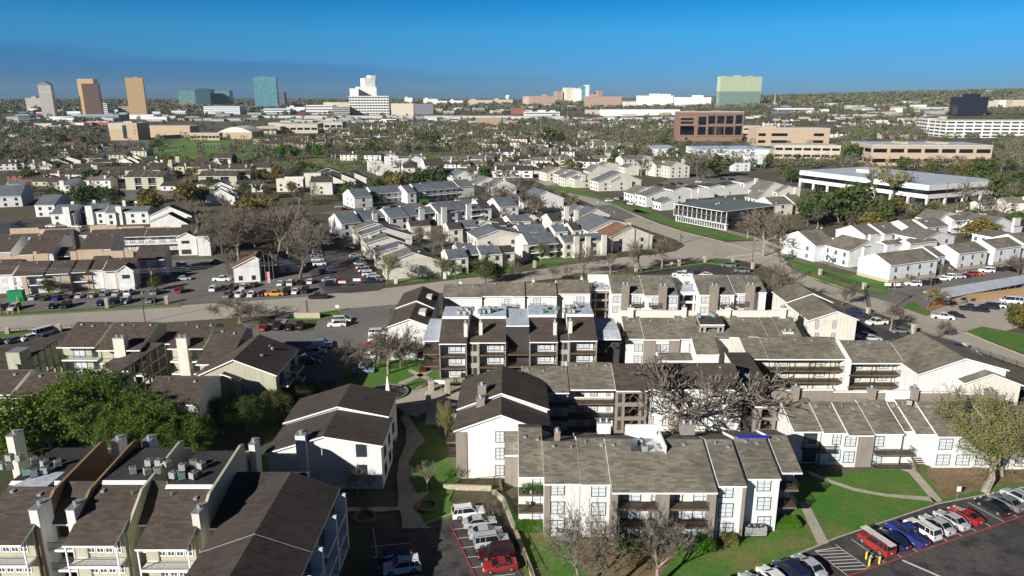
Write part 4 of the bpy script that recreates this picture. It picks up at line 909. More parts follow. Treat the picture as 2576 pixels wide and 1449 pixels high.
for i, (x0, x1, y0) in enumerate(((-100, 108, 578), (112, 330, 592), (330, 368, 548), (372, 480, 570), (700, 765, 545), (768, 812, 520), (815, 1030, 528), (1032, 1240, 545), (1243, 1285, 500), (1287, 1336, 530))):
    u0, z1 = b.fv(x0, y0, vb); u1 = b.fv(x1, y0, vb)[0]; b.box('parapet', PEACH, u0, vb, 0, u1, vb + .5, min(z1, 11))
for x0, x1 in ((220, 270), (868, 932), (1168, 1205), (1442, 1498)):
    g = gs[1] if x0 < 500 else gs[4] if x0 < 1100 else gs[5] if x0 < 1300 else gs[6]
    u0 = b.fv(x0, 850, g.v0 - .2)[0]; u1 = b.fv(x1, 850, g.v0 - .2)[0]; b.box('pilaster', PEACH, u0, g.v0 - .25, 0, u1, g.v0 + .3, 5.6)
g = b.G(1178, 745, 1258, 690, 1338, 6.0, 4, yr=738, ov=.3); b.wn(g.u0 + 1.2, g.v0, 3.6, 2.2, 1.2, 'k')
b.box('balcony', WHITE, g.u0 + .1, g.v0 - .2, 0, g.u1 - .1, g.v0 - .03, 1.2); b.end()
b = Bld('apartment_building', 'middle brown-roofed row behind the peach parapets at mid left', 'apartment building', 200, 580, 6.4, 11, MW, (RBROWN, RDARK))
for xl, ye, xr, yr in ((-420, 570, 110, 412), (188, 582, 535, 408), (790, 535, 1118, 372)): g = b.S(xl, ye, xr, 6.4, yr, back=((.1, .3), (4, -1)), vents=2, xk=xl + 30)
g = b.S(540, 598, 700, 5.0, 515, back='s', wm=2, fi=1, rm=1); b.end()
b = Bld('apartment_building', 'rear brown-roofed row with stepped peach parapets and a white gabled bay at mid left', 'apartment building', 1200, 520, 0, 11, MW, (RBROWN, RDARK))
gs = []
for xl, ye, xr, yr, fi in ((-300, 420, 78, 385, 0), (82, 412, 375, 338, 0), (392, 420, 690, 338, 0), (795, 385, 890, 300, 0), (892, 395, 1175, 302, 0), (1180, 405, 1448, 325, 1.5), (1452, 398, 1780, 322, 1.5), (1785, 385, 1950, 285, 0), (1978, 395, 2105, 272, 0)):
    gs.append(b.S(xl, ye, xr, 5.8 if xl < 1700 else 7.5, yr, back='s', fi=fi, vents=1, xk=xl + 15, sl=.33))
for g in gs[5:7]: b.bal(g.u0, g.u1, g.v0, g.vf, 2.9, TRIM, sides=False); b.aw(g, 3, (.4, 3.2), 1.8, 1.8, 'b')
vb = gs[2].v0 + gs[2].d + .4
for x0, x1, y0 in ((95, 388, 315), (392, 682, 322), (684, 798, 312), (900, 1172, 284), (1182, 1448, 298), (1455, 1712, 302)):
    g = [q for q in gs if 1][min(6, int(x0 / 270))]; u0, z1 = b.fv(x0, y0, vb); u1 = b.fv(x1, y0, vb)[0]; b.box('parapet', PEACH, u0, vb, 0, u1, vb + .4, min(z1, 10.5))
g = b.G(1782, 405, 1875, 358, 1968, 7.0, 5, yr=400); b.wn(g.u0 + 1.3, g.v0, 4.6, 2.8, 1.1, 'k'); b.wn(g.u0 + 1, g.v0, .5, 3.4, 1.8, 'n'); b.end()
# M2 slate roofed white rows further back
SB = (RBLUE, RDARK)
b = Bld('apartment_building', 'white two-storey row with slate-grey roofs and tall white chimneys behind the peach rows', 'apartment building', 508, 285, 0, 8, (WHITE, DARKIN), SB)
gs = []
for xl, ye, xr, yr, fi in ((508, 172, 738, 78, 0), (742, 148, 845, 82, 1.6), (850, 152, 1052, 65, 0), (1056, 160, 1160, 82, 0), (1165, 152, 1490, 96, 0)):
    gs.append(b.S(xl, ye, xr, 5.8, yr, fi=fi, wm=1 if fi else 0, vents=0, xk=xl + 15, sl=.4))
for g in gs: b.aw(g, max(1, int((g.u1 - g.u0) / 4)), (.6, 3.4), 1.3, 1.5, 'k')
for x0, x1, y0, g in ((622, 688, 98, gs[0]), (850, 918, 88, gs[2]), (1158, 1215, 92, gs[4])): b.ch(x0, y0, x1, 260, g.v0 - .9, .9, WHITE, z0=0, cap=0)
for x, y in ((712, 60), (930, 45), (1230, 50), (1352, 55)): u, v, z = b.fs(x, y, gs[0].v0 + 9, 8, 0); b.box('chimney', WHITE, u, v, 4, u + 1.4, v + 1, 8.8)
b.end()
b = Bld('apartment_building', 'small white slate-roofed house at the far left end of its row', 'apartment building', 350, 200, 0, 8, (WHITE, DARKIN), SB)
g = b.S(346, 82, 548, 5.8, -22, xk=360, sl=.4); b.aw(g, 2, (.6, 3.4), 1.4, 1.5, 'k'); b.end()
b = Bld('apartment_building', 'white gabled house with steep dark slate roof at the left edge', 'apartment building', 0, 120, 0, 20, (WHITE, DARKIN), SB)
tl('A0'); g = b.G(-140, 1420, -60, 1290, 215, 5.8, 22, yr=1370, yb=None, xb=None) if 0 else b.S(-250, 1345, 215, 5.8, 1230, xk=-180, sl=.4); b.aw(g, 4, (.6, 3.4), 1.4, 1.5, 'k'); b.end()
tl('B0')
b = Bld('apartment_building', 'dark blue-roofed stepped gable building with white trim edges left of the bare trees', 'apartment building', 1890, 280, 0, 10, (WHITE, DARKIN), (RDARK, RBLUE))
for xl, yl, xa, ya, xr, yr_, z in ((1500, 190, 1700, 96, 1925, 190, 6.4), (1510, 245, 1690, 170, 1890, 270, 5.6)):
    b.G(xl, yl, xa, ya, xr, z, 6, yr=yr_, ov=.3)
b.end()
# ================================================================ middle distance clusters
def cluster(label, t, x, y, yaw, wall, roof, items, z=0, kind='k', far=True, cat='apartment building'):
    tl(t); b = Bld('apartment_building', label, cat, x, y, z, yaw, wall, roof, far=far); last = None
    for it in items:
        k = it[0]; a = it[1:]; tl(t)
        if k == 'S':      # xl, ye, xr, yr, xk, ze, nwin, opt
            xl, ye, xr, yr, xk, ze, n = a[:7]; o = a[7] if len(a) > 7 else {}
            g = b.S(xl, ye, xr, ze, yr, xk=xk, sl=o.get('sl', .4), back=o.get('back', 'g'), fi=o.get('fi', 0), wm=o.get('wm', 0), rm=o.get('rm', 0), d=o.get('d')); last = g
            fl = (.7, 3.5, 6.2)[:max(1, int(ze / 2.7))]
            if n: b.aw(g, n, fl, o.get('ww', 1.3), 1.5, o.get('k', kind))
            if o.get('fi', 0) > 1:
                for zz in fl[1:]: b.bal(g.u0, g.u1, g.v0, g.vf, zz - .6, o.get('bm', TRIM), sides=False, rz=False); b.box('balcony_rail', o.get('bm', TRIM), g.u0, g.v0, zz + .3, g.u1, g.v0 + .1, zz + .42)
            if o.get('side'): b.aw(g, 2, fl, 1.2, 1.5, kind, 'l')
        elif k == 'G':    # xl, yl, xa, ya, xr, yr, ze, dep, nwin
            xl, yl, xa, ya, xr, yr, ze, dep, n = a[:9]; o = a[9] if len(a) > 9 else {}
            g = b.G(xl, yl, xa, ya, xr, ze, dep, yr=yr, wm=o.get('wm', 0), rm=o.get('rm', 0), fi=o.get('fi', 0)); last = g
            fl = (.7, 3.5, 6.2)[:max(1, int(ze / 2.7))]
            if n: b.aw(g, n, fl, 1.2, 1.5, kind)
            if o.get('side', 1): b.aw(g, 3, fl, 1.1, 1.5, kind, 'l')
        elif k == 'F':    # xl, ytop, xr, h, dep, nwin
            xl, yt, xr, h, dep, n = a[:6]; o = a[6] if len(a) > 6 else {}
            u, v = b.gp(xl, yt, h); u1 = b.fv(xr, yt, v)[0]; b.prof(u, u1, [(v, h - .5), (v + dep, h - .5)], 0, o.get('wm', 0), o.get('rm', 0), 0)
            g = Seg(); g.u0, g.u1, g.v0, g.vf, g.d = u, u1, v, v, dep; last = g
            b.box('parapet', b.wm[o.get('wm', 0)], u, v - .02, h - .5, u1, v + .25, h + .3)
            if n: b.aw(g, n, (.7, 3.5, 6.2)[:max(1, int(h / 2.8))], 1.5, 1.4, kind)
        elif k == 'C':    # chimney x0, ytop, x1, ybot, plane: 'f' front of last, or height of foot
            x0, y0, x1, y1, f = a[:5]
            if f == 'f': b.ch(x0, y0, x1, y1, last.v0 - .8, .8, b.wm[0], z0=0, cap=0)
            else:
                u, v = b.gp(x0, y1, f); b.ch(x0, y0, x1, y1, v, 1.0, b.wm[0], z0=f - 1.5, cap=0)
        elif k == 'A': b.ac(a[0], a[1], a[2])
    return b.end()
WS = (WHITE, DARKIN, CREAM); CS = (CREAM, DARKIN, WHITE); SB = (RBLUE, RDARK, RGREY)
cluster('white walk-up row with slate roofs and tall front chimneys above the small courtyard houses', 'B1', 870, 400, 33, WS, SB, [
 ('S', 858, 272, 1060, 165, 835, 5.8, 2), ('S', 1062, 238, 1222, 138, 1035, 5.8, 1), ('C', 1172, 160, 1222, 300, 'f'), ('S', 1226, 205, 1340, 140, 1230, 5.8, 0, {'fi': 2, 'wm': 1}),
 ('S', 1342, 212, 1540, 112, 1310, 5.8, 2), ('S', 1530, 190, 1645, 86, 1490, 5.8, 1), ('C', 1642, 115, 1695, 245, 'f'), ('S', 1700, 162, 1830, 98, 1690, 5.8, 1, {'fi': 2, 'wm': 1}),
 ('S', 1832, 160, 2033, 62, 1790, 5.8, 2), ('C', 1870, 100, 1920, 230, 'f'), ('S', 2033, 138, 2140, 45, 1965, 5.8, 1), ('C', 2120, 72, 2172, 205, 'f'), ('S', 2176, 132, 2280, 70, 2180, 5.8, 1, {'fi': 2, 'wm': 1}),
 ('C', 1288, 100, 1340, 132, 8), ('C', 1765, 55, 1815, 90, 8), ('C', 2010, 25, 2055, 50, 8), ('C', 1095, 110, 1140, 130, 8)])
cluster('cream stepped gable houses with grey roofs beside the tree-lined parking lane', 'B1', 1240, 790, 19, CS, (RGREY, RBLUE, RDARK), [
 ('G', 1310, 660, 1580, 560, 1860, 642, 5.8, 9, 0), ('G', 1215, 560, 1470, 490, 1720, 560, 5.8, 8, 0, {'rm': 1}), ('G', 1105, 468, 1330, 400, 1560, 480, 5.8, 9, 2), ('C', 1440, 475, 1492, 540, 7),
 ('G', 1055, 390, 1300, 310, 1570, 385, 5.8, 8, 1, {'rm': 1}), ('C', 1132, 375, 1165, 430, 6), ('G', 988, 335, 1200, 262, 1470, 325, 5.8, 8, 1), ('C', 1185, 230, 1225, 300, 6), ('C', 1510, 425, 1560, 490, 6), ('A', 1240, 360, 6.6), ('A', 1640, 560, 7.5)])
cluster('cream gable hall with round vent high in its wall among the courtyard houses', 'B1', 2200, 500, 19, CS, SB, [
 ('G', 2225, 412, 2440, 332, 2700, 378, 6.5, 14, 2), ('S', 1550, 300, 1760, 240, 1580, 5.5, 1, {'rm': 1}), ('S', 1940, 330, 2080, 258, 1920, 5.5, 1, {'rm': 1}), ('S', 2060, 310, 2230, 232, 2080, 5.5, 1, {'rm': 0}), ('G', 2215, 290, 2310, 240, 2540, 270, 5.6, 8, 1), ('C', 2255, 230, 2300, 275, 6),
 ('S', 2380, 290, 2520, 215, 2400, 5.6, 1, {'rm': 1})])
cluster('small cream courtyard houses with slate roofs along the curving street', 'B1', 1865, 790, 19, CS, SB, [
 ('S', 1935, 622, 2135, 532, 1870, 5.6, 2, {'side': 1}), ('S', 2138, 582, 2262, 500, 2050, 5.6, 1, {'fi': 1.6, 'wm': 1}), ('S', 2262, 585, 2480, 500, 2240, 5.6, 2), ('S', 2482, 560, 2600, 492, 2470, 5.6, 1, {'rm': 1}), ('S', 2030, 540, 2200, 470, 2060, 5.6, 0), ('A', 2080, 465, 6.5), ('A', 2350, 490, 6.5), ('A', 2380, 485, 6.5)])
cluster('cream courtyard houses with round wreath vents on their chimneys facing the street bend', 'B2', 200, 610, 19, CS, SB, [
 ('S', 165, 485, 465, 370, 95, 5.8, 3, {'fi': 1.6}), ('C', 112, 485, 160, 690, 'f'), ('S', 525, 462, 960, 388, 490, 5.8, 5, {'side': 1}), ('C', 630, 395, 682, 590, 'f'), ('C', 745, 395, 795, 590, 'f'), ('C', 910, 380, 958, 580, 'f'),
 ('S', 90, 382, 360, 282, 70, 5.6, 2), ('C', 310, 335, 360, 365, 5), ('S', 430, 352, 560, 285, 350, 5.6, 1), ('S', 610, 340, 700, 262, 540, 5.6, 1, {'rm': 1}), ('S', 10, 250, 190, 182, 15, 5.6, 1), ('G', 150, 205, 210, 185, 370, 262, 5.6, 7, 1, {'rm': 0}), ('S', 400, 250, 500, 170, 310, 5.6, 1, {'rm': 1}), ('S', -60, 390, 60, 310, -60, 5.6, 1),
 ('A', 200, 372, 6.5), ('A', 235, 370, 6.5), ('A', 265, 368, 6.5), ('A', 480, 280, 6.5), ('A', 615, 262, 6.5), ('C', 50, 360, 90, 395, 5), ('C', 190, 180, 232, 225, 5.6)])
cluster('large cream gable house with arched window and rust-stained roof corner at the crossing', 'B2', 980, 595, 19, CS, (RGREY, mat('rusty_roof', (.22, .12, .07), .9, 'shingle'), RBLUE), [
 ('G', 985, 402, 1190, 300, 1415, 385, 6, 12, 2, {'rm': 1}), ('G', 765, 345, 1000, 235, 1160, 262, 5.8, 14, 1, {'rm': 2}), ('G', 700, 300, 900, 195, 1000, 235, 5.8, 10, 1, {'rm': 0}), ('G', 655, 215, 850, 120, 980, 180, 6, 10, 2, {'rm': 2}), ('C', 632, 128, 672, 300, 4), ('C', 532, 92, 575, 250, 4), ('C', 775, 190, 818, 245, 6), ('G', 570, 165, 690, 90, 790, 125, 6, 8, 1, {'rm': 2}), ('A', 775, 135, 7.5), ('A', 940, 210, 7), ('A', 1150, 300, 7.5), ('C', 1150, 250, 1200, 275, 6)])
cluster('long white house with curved end wall behind the courtyard houses', 'B2', 190, 150, 19, WS, SB, [
 ('G', 185, 40, 340, -60, 520, 10, 6, 18, 0)])
tl('B1'); cluster('white slate-roofed house group at the end of the chimney row', 'B1', 2260, 200, 25, WS, SB, [('S', 2270, 120, 2370, 30, 2240, 5.8, 1, {'rm': 1}), ('S', 2450, 100, 2640, 10, 2370, 5.8, 2), ('S', 2560, 250, 2650, 190, 2500, 5.8, 1), ('C', 2180, 15, 2230, 60, 7)])
cluster('white two-storey motel-style row with slate roof above the parked cars', 'A1', 1000, 1449, 33, WS, SB, [
 ('S', 987, 1347, 1170, 1262, 950, 5.8, 1, {'side': 1}), ('S', 1172, 1310, 1520, 1240, 1125, 5.8, 5, {'fi': 1.6}), ('S', 1522, 1302, 1612, 1222, 1500, 5.8, 1), ('S', 1614, 1280, 1710, 1208, 1568, 5.9, 1), ('S', 1712, 1272, 2040, 1195, 1690, 5.9, 5, {'fi': 1.6}), ('S', 2042, 1240, 2196, 1170, 1990, 6.2, 0)])
cluster('cream cubist townhouse with stepped parapets left of the slate roofs', 'A1', 210, 1330, 8, CS, (FLATW, RDARK), [
 ('F', 200, 1160, 470, 8, 9, 3), ('F', 285, 1140, 480, 8.8, 6, 0), ('F', 480, 1105, 650, 9, 10, 1), ('S', 542, 1195, 765, 1140, 570, 7.5, 1, {'rm': 1, 'back': 's'}), ('G', 740, 1190, 745, 1125, 895, 1190, 6, 9, 1, {'rm': 1}), ('G', 850, 1180, 855, 1110, 1000, 1168, 6, 9, 0, {'rm': 1}), ('G', 980, 1165, 985, 1098, 1110, 1150, 6, 9, 0, {'rm': 1})], kind='n')
cluster('cream and tan stepped terrace with flat parapets beside the sports field', 'A1', 1130, 1130, 15, CS, (FLATW, RDARK), [
 ('F', 1125, 985, 1270, 8.5, 10, 1), ('F', 1180, 1010, 1300, 7.5, 8, 0, {'wm': 2}), ('F', 1215, 1030, 1375, 7, 8, 0), ('F', 1290, 1055, 1450, 6.5, 8, 2)], kind='k')
cluster('white terrace houses with dark sloping roofs right of the sports field', 'A1', 1300, 1080, 15, WS, (RDARK, FLATW), [
 ('F', 1300, 930, 1430, 9, 10, 1, {'rm': 1}), ('F', 1440, 955, 1540, 8, 9, 1, {'rm': 1}), ('G', 1545, 960, 1600, 925, 1680, 960, 7, 10, 0), ('S', 1480, 1050, 1600, 1010, 1480, 5.8, 1), ('S', 1700, 1030, 1900, 960, 1700, 5.8, 2)], kind='k')
cluster('dark gabled house with twin white rooflines below the sports field', 'A1', 620, 1120, 12, (mat('dark_brown_wall', (.06, .05, .045), .85), WHITE), (RDARK, RBLUE), [('G', 605, 1095, 720, 1048, 850, 1090, 5, 9, 1), ('G', 670, 1110, 780, 1070, 860, 1100, 4.6, 7, 0, {'rm': 1})])
cluster('grey-roofed white gable houses beside the bright green tree', 'A1', 1980, 1200, 22, WS, SB, [('G', 1985, 1130, 2080, 1075, 2240, 1120, 5.6, 14, 2), ('G', 2200, 1210, 2330, 1140, 2450, 1175, 5.6, 12, 1, {'rm': 2}), ('C', 2215, 1155, 2240, 1200, 5), ('C', 2490, 1145, 2515, 1185, 5), ('G', 2360, 1230, 2480, 1165, 2620, 1230, 5.6, 10, 1)])
# cream complex above the street on the right of centre (tile A2)
cluster('pale cream apartment cluster with grey gables and paired chimneys above the green verge', 'A2', 980, 1290, 20, CS, (RGREY, RBLUE, RDARK), [
 ('G', 345, 1098, 450, 1045, 560, 1070, 5.8, 14, 2), ('G', 475, 1118, 570, 1062, 700, 1090, 5.8, 10, 2, {'rm': 0}), ('G', 530, 1150, 660, 1092, 800, 1130, 5.8, 10, 1, {'rm': 1}), ('G', 635, 1160, 770, 1110, 868, 1140, 5.8, 9, 1, {'rm': 1}), ('C', 672, 1108, 695, 1150, 6), ('C', 705, 1110, 745, 1155, 6), ('C', 535, 1085, 572, 1130, 6),
 ('G', 870, 1190, 1090, 1090, 1300, 1170, 5.8, 12, 3, {'rm': 1}), ('C', 875, 1110, 905, 1155, 6), ('G', 995, 1190, 1090, 1135, 1210, 1180, 5.6, 5, 1, {'rm': 1}), ('G', 780, 1085, 860, 1020, 1000, 1040, 6, 10, 0, {'rm': 0}), ('G', 900, 1020, 960, 990, 1090, 1010, 6, 8, 0)])
cluster('three-storey cream gable block with twin chimneys beside the parked vans', 'A2', 1450, 1180, 20, CS, (RGREY, RBLUE), [
 ('G', 1590, 1035, 1650, 985, 1790, 1030, 8.4, 12, 3), ('S', 1450, 1025, 1590, 975, 1490, 8.2, 3, {'fi': 1}), ('C', 1515, 975, 1540, 1020, 8), ('C', 1553, 975, 1585, 1015, 8), ('C', 1715, 955, 1745, 990, 8)])
cluster('cream three-storey block with balconies half hidden by bare trees', 'A2', 1120, 1080, 20, CS, (RGREY, RBLUE), [('S', 1118, 965, 1270, 925, 1150, 8.2, 3), ('G', 1270, 960, 1330, 920, 1400, 950, 8.2, 9, 1), ('G', 1140, 1045, 1210, 1015, 1280, 1050, 6, 10, 0, {'rm': 1}), ('C', 1170, 920, 1195, 955, 8), ('C', 1205, 920, 1230, 950, 8), ('C', 1365, 930, 1395, 965, 7)])
cluster('pale stair-fronted houses with long shed roofs left of the teal-roofed block', 'A2', 1220, 1430, 22, (GREYW, DARKIN, WHITE), (RGREY, RBLUE, RDARK), [
 ('G', 1222, 1312, 1340, 1238, 1440, 1255, 5.8, 10, 1), ('G', 1352, 1335, 1530, 1265, 1750, 1335, 5.8, 12, 3), ('C', 1395, 1235, 1432, 1290, 5), ('G', 1500, 1400, 1600, 1360, 1650, 1380, 4, 8, 0),
 ('G', 1620, 1270, 1700, 1240, 1870, 1300, 5.6, 10, 0, {'rm': 2}), ('G', 1810, 1260, 1900, 1235, 2040, 1290, 5.6, 10, 0, {'rm': 2}), ('G', 1980, 1240, 2080, 1215, 2190, 1285, 5.6, 10, 0, {'rm': 2}), ('G', 2140, 1230, 2260, 1200, 2380, 1280, 5.6, 10, 0, {'rm': 2}), ('G', 2340, 1200, 2440, 1170, 2570, 1230, 5.6, 12, 1, {'rm': 0}), ('C', 2450, 1150, 2480, 1200, 6), ('C', 2490, 1270, 2530, 1320, 6), ('C', 1880, 1245, 1915, 1275, 6)])
cluster('grey stepped townhouse block beside the black-windowed office', 'A2', 1920, 1100, 12, (GREYW, DARKIN, WHITE), (FLATW, RGREY), [
 ('F', 1915, 900, 2130, 8, 10, 3), ('F', 2130, 905, 2390, 8.5, 12, 3), ('F', 2410, 930, 2560, 9.5, 14, 1), ('F', 2230, 1000, 2400, 6.5, 6, 2), ('C', 2485, 915, 2530, 990, 6)], kind='t')
# right: white houses R1 (tile B3)
GW = (mat('pale_blue_grey_wall', (.74, .76, .77), .8, 'wall', siding=1.2), STONE, WHITE)
def base_band(b, g, face='f'): b.box('stone_base', STONE, g.u0 + .02, g.v0 - .06, 0, g.u1 - .02, g.v0 + .05, 1.2)
b = cluster('long pale grey house with stone base, nearest the right-hand parking row', 'B3', 1215, 865, 24, GW, (ROLIVE, RGREY), [('S', 1232, 688, 1700, 572, 1090, 5.9, 4, {'ww': .9, 'k': 't', 'sl': .42}), ('S', 1702, 602, 1782, 500, 1560, 5.9, 1, {'ww': .9, 'k': 't', 'sl': .42}), ('C', 970, 505, 1040, 580, 6), ('C', 1200, 478, 1272, 550, 6)]); 
for g in b.segs: base_band(b, g)
b.box('stone_base', STONE, b.segs[0].u0 - .05, b.segs[0].v0, 0, b.segs[0].u0 + .03, b.segs[0].v0 + b.segs[0].d * 2, 1.2)
b = cluster('pale grey house with stone base and outside stair, second along the right parking row', 'B3', 1900, 740, 24, GW, (ROLIVE, RGREY), [('S', 1918, 572, 2205, 488, 1740, 5.9, 3, {'ww': .9, 'k': 't', 'sl': .42})]); base_band(b, b.segs[0])
st = MB(); g = b.segs[0]
st.slab((g.u0 - 1.6, g.v0 - 1.5, 0), (g.u0 - .6, g.v0 - 1.5, 0), (g.u0 - .6, g.v0 + 5, 3.4), (g.u0 - 1.6, g.v0 + 5, 3.4), .3); put('staircase', st, IRON, b.root)
b = cluster('pale grey house with stone base, third along the right parking row', 'B3', 2270, 690, 24, GW, (ROLIVE, RGREY), [('S', 2285, 522, 2548, 440, 2095, 5.9, 2, {'ww': .9, 'k': 't', 'sl': .42})]); base_band(b, b.segs[0])
b = cluster('pale grey house with stone base at the right picture edge', 'B3', 2560, 620, 24, GW, (ROLIVE, RGREY), [('S', 2570, 470, 2900, 385, 2320, 5.9, 2, {'ww': .9, 'k': 't', 'sl': .42})])
b = cluster('pale grey gable house with black spiral outside stair beside the right-hand street', 'B3', 480, 660, 20, GW, (ROLIVE, RGREY), [
 ('S', 475, 492, 700, 345, 320, 5.8, 1, {'ww': .9, 'k': 't', 'side': 1}), ('G', 820, 545, 1015, 440, 1195, 495, 5.8, 12, 1), ('C', 662, 410, 728, 540, 2), ('A', 540, 320, 8)], kind='t')
tl('B3'); g = b.segs[0]; st = MB(); u0, v0 = b.gp(600, 680, 0)
for i in range(14):
    st.box(u0 - 1.2 + (i % 7) * .35 * (1 if i < 7 else -1) + (2.4 if i >= 7 else 0), v0 - .5, i * .28, u0 - .7 + (i % 7) * .35 * (1 if i < 7 else -1) + (2.4 if i >= 7 else 0), v0 + .5, i * .28 + .06)
for x in (-1.4, 1.6):
    for y in (-.7, .7): st.box(u0 + x, v0 + y, 0, u0 + x + .1, v0 + y + .1, 5.2)
put('staircase', st, IRON, b.root)
cluster('white sawtooth roof houses with cooling units behind the right parking row', 'B3', 1100, 440, 24, GW, (RGREY, ROLIVE), [
 ('G', 1560, 428, 1730, 345, 1880, 395, 5.8, 12, 2), ('S', 975, 388, 1130, 290, 825, 5.6, 1), ('S', 1170, 375, 1362, 268, 1040, 5.6, 1), ('S', 1440, 322, 1560, 240, 1270, 5.6, 1), ('S', 1600, 308, 1812, 225, 1480, 5.6, 1), ('S', 1190, 490, 1400, 440, 1180, 4.6, 0, {'rm': 1}), ('S', 1430, 470, 1700, 440, 1330, 5.2, 0, {'rm': 1}),
 ('C', 1035, 375, 1100, 450, 5), ('A', 920, 310, 7.3), ('A', 1155, 305, 7.3), ('A', 1235, 275, 7.3), ('A', 1400, 250, 7.3), ('A', 1590, 250, 7.3), ('A', 1700, 222, 7.3), ('C', 1405, 425, 1465, 460, 5), ('A', 1650, 335, 7.6)], kind='t')
cluster('pale houses with wooden balconies behind the round yellow-green tree at right', 'B3', 1870, 370, 24, GW, (RGREY, ROLIVE), [
 ('S', 1880, 240, 2150, 160, 1850, 5.8, 2, {'fi': 1.2}), ('G', 1700, 235, 1810, 150, 1990, 190, 5.8, 10, 0), ('G', 2250, 265, 2350, 205, 2560, 300, 5.8, 12, 2), ('C', 1915, 135, 1960, 190, 6), ('C', 2150, 165, 2200, 200, 6), ('C', 2490, 210, 2550, 280, 5), ('C', 2480, 300, 2560, 350, 4), ('G', 2290, 410, 2480, 365, 2700, 440, 5.8, 9, 0, {'rm': 0})], kind='t')
cluster('small cream roofs left of the dark evergreen oaks behind the right street', 'A3', 100, 1400, 20, CS, (RGREY, RBLUE), [('G', -60, 1290, 60, 1190, 180, 1230, 5.6, 12, 0), ('G', 90, 1290, 200, 1225, 320, 1270, 5.6, 9, 1, {'rm': 1}), ('C', 130, 1225, 180, 1300, 4), ('C', 275, 1240, 330, 1320, 4), ('S', 50, 1420, 250, 1340, 60, 5.5, 1), ('S', 260, 1400, 380, 1320, 180, 5.5, 0), ('G', -120, 1360, -40, 1290, 90, 1340, 5.6, 9, 0)])
# mid left olive and cream complex (tile A0)
OS = (OLIVE, DARKIN, CREAM2)
cluster('olive three-storey block with brown roof and dark balcony bays at mid left', 'A0', 1260, 1270, 4, OS, (RBROWN, RDARK), [('S', 1255, 1142, 1350, 1080, 1265, 8, 0), ('S', 1352, 1142, 1415, 1080, 1352, 8, 1, {'fi': 1.5, 'wm': 1}), ('S', 1417, 1142, 1485, 1080, 1417, 8, 0), ('S', 1487, 1142, 1560, 1080, 1487, 8, 1, {'fi': 1.5, 'wm': 1}), ('S', 1562, 1142, 1642, 1080, 1562, 8, 0), ('C', 1255, 1075, 1345, 1105, 9), ('C', 1535, 1070, 1615, 1095, 9)])
cluster('olive block with brown roof and dormer boxes left of the yellow-green trees', 'A0', 2000, 1230, 4, OS, (RBROWN, RDARK), [('S', 1995, 1132, 2070, 1075, 2000, 7, 1), ('S', 2072, 1132, 2140, 1075, 2072, 7, 1, {'fi': 1.5, 'wm': 1}), ('S', 2142, 1132, 2215, 1075, 2142, 7, 0), ('S', 2217, 1132, 2300, 1075, 2217, 7, 1, {'fi': 1.5, 'wm': 1}), ('S', 2302, 1132, 2380, 1075, 2302, 7, 0), ('S', 2382, 1120, 2440, 1075, 2382, 7, 1, {'fi': 1.5, 'wm': 1}), ('S', 2442, 1118, 2515, 1070, 2442, 7, 0), ('C', 1990, 1062, 2090, 1085, 8), ('C', 2175, 1062, 2260, 1080, 8)])
cluster('cream and brown terraced houses with tall pale chimneys at mid left', 'A0', 780, 1180, 6, OS, (RBROWN, RDARK), [('S', 765, 1100, 1000, 1045, 790, 6, 2, {'wm': 2}), ('S', 1002, 1098, 1250, 1040, 1010, 6, 2, {'wm': 2}), ('C', 935, 1020, 975, 1140, 3), ('C', 1690, 965, 1725, 1055, 4), ('C', 1760, 930, 1800, 1040, 4), ('S', 1680, 1010, 1830, 960, 1690, 6, 1), ('S', 1950, 1000, 2090, 940, 1950, 6, 1), ('S', 2130, 950, 2330, 900, 2140, 8, 1, {'wm': 1})])
cluster('sawtooth cream gable rows with dark stripes near the school lawn', 'A0', 1130, 1050, 4, CS, (RBLUE, RDARK), [('G', 1130, 1000, 1240, 945, 1340, 1000, 5.5, 3, 0, {'side': 0}), ('G', 1190, 990, 1300, 930, 1400, 985, 5.8, 3, 0, {'side': 0}), ('G', 1260, 980, 1360, 920, 1450, 970, 6, 3, 0, {'side': 0}), ('C', 1215, 925, 1240, 950, 6), ('C', 1350, 925, 1385, 960, 6)])
cluster('second sawtooth gable row with dark stripes right of the first', 'A0', 1430, 1070, 4, CS, (RBLUE, RDARK), [('G', 1420, 1030, 1520, 985, 1640, 1050, 5.5, 3, 0, {'side': 0}), ('G', 1480, 1015, 1570, 970, 1670, 1040, 5.8, 3, 0, {'side': 0}), ('C', 1610, 965, 1635, 1010, 6)])
cluster('stepped gable row with dark roof stripes below the baseball backstop', 'A0', 2130, 1050, 4, CS, (RBLUE, RDARK), [('G', 2130, 1040, 2200, 985, 2300, 1060, 5.5, 3, 0, {'side': 0}), ('G', 2120, 1020, 2190, 965, 2290, 1030, 5.8, 3, 0, {'side': 0}), ('G', 2110, 1000, 2180, 945, 2280, 1005, 6, 3, 0, {'side': 0}), ('C', 2290, 960, 2320, 1020, 6)])
cluster('white-striped steep gable roof beside the yellow-green trees', 'A0', 2060, 1330, 10, WS, (RBLUE, RDARK), [('G', 2060, 1270, 2215, 1190, 2390, 1260, 5.5, 3, 0, {'side': 0}), ('G', 2065, 1300, 2215, 1225, 2380, 1300, 5.2, 2.6, 0, {'side': 0}), ('G', 2075, 1330, 2215, 1260, 2360, 1340, 5, 2.4, 0, {'side': 0}), ('C', 2045, 1225, 2068, 1330, 1)])
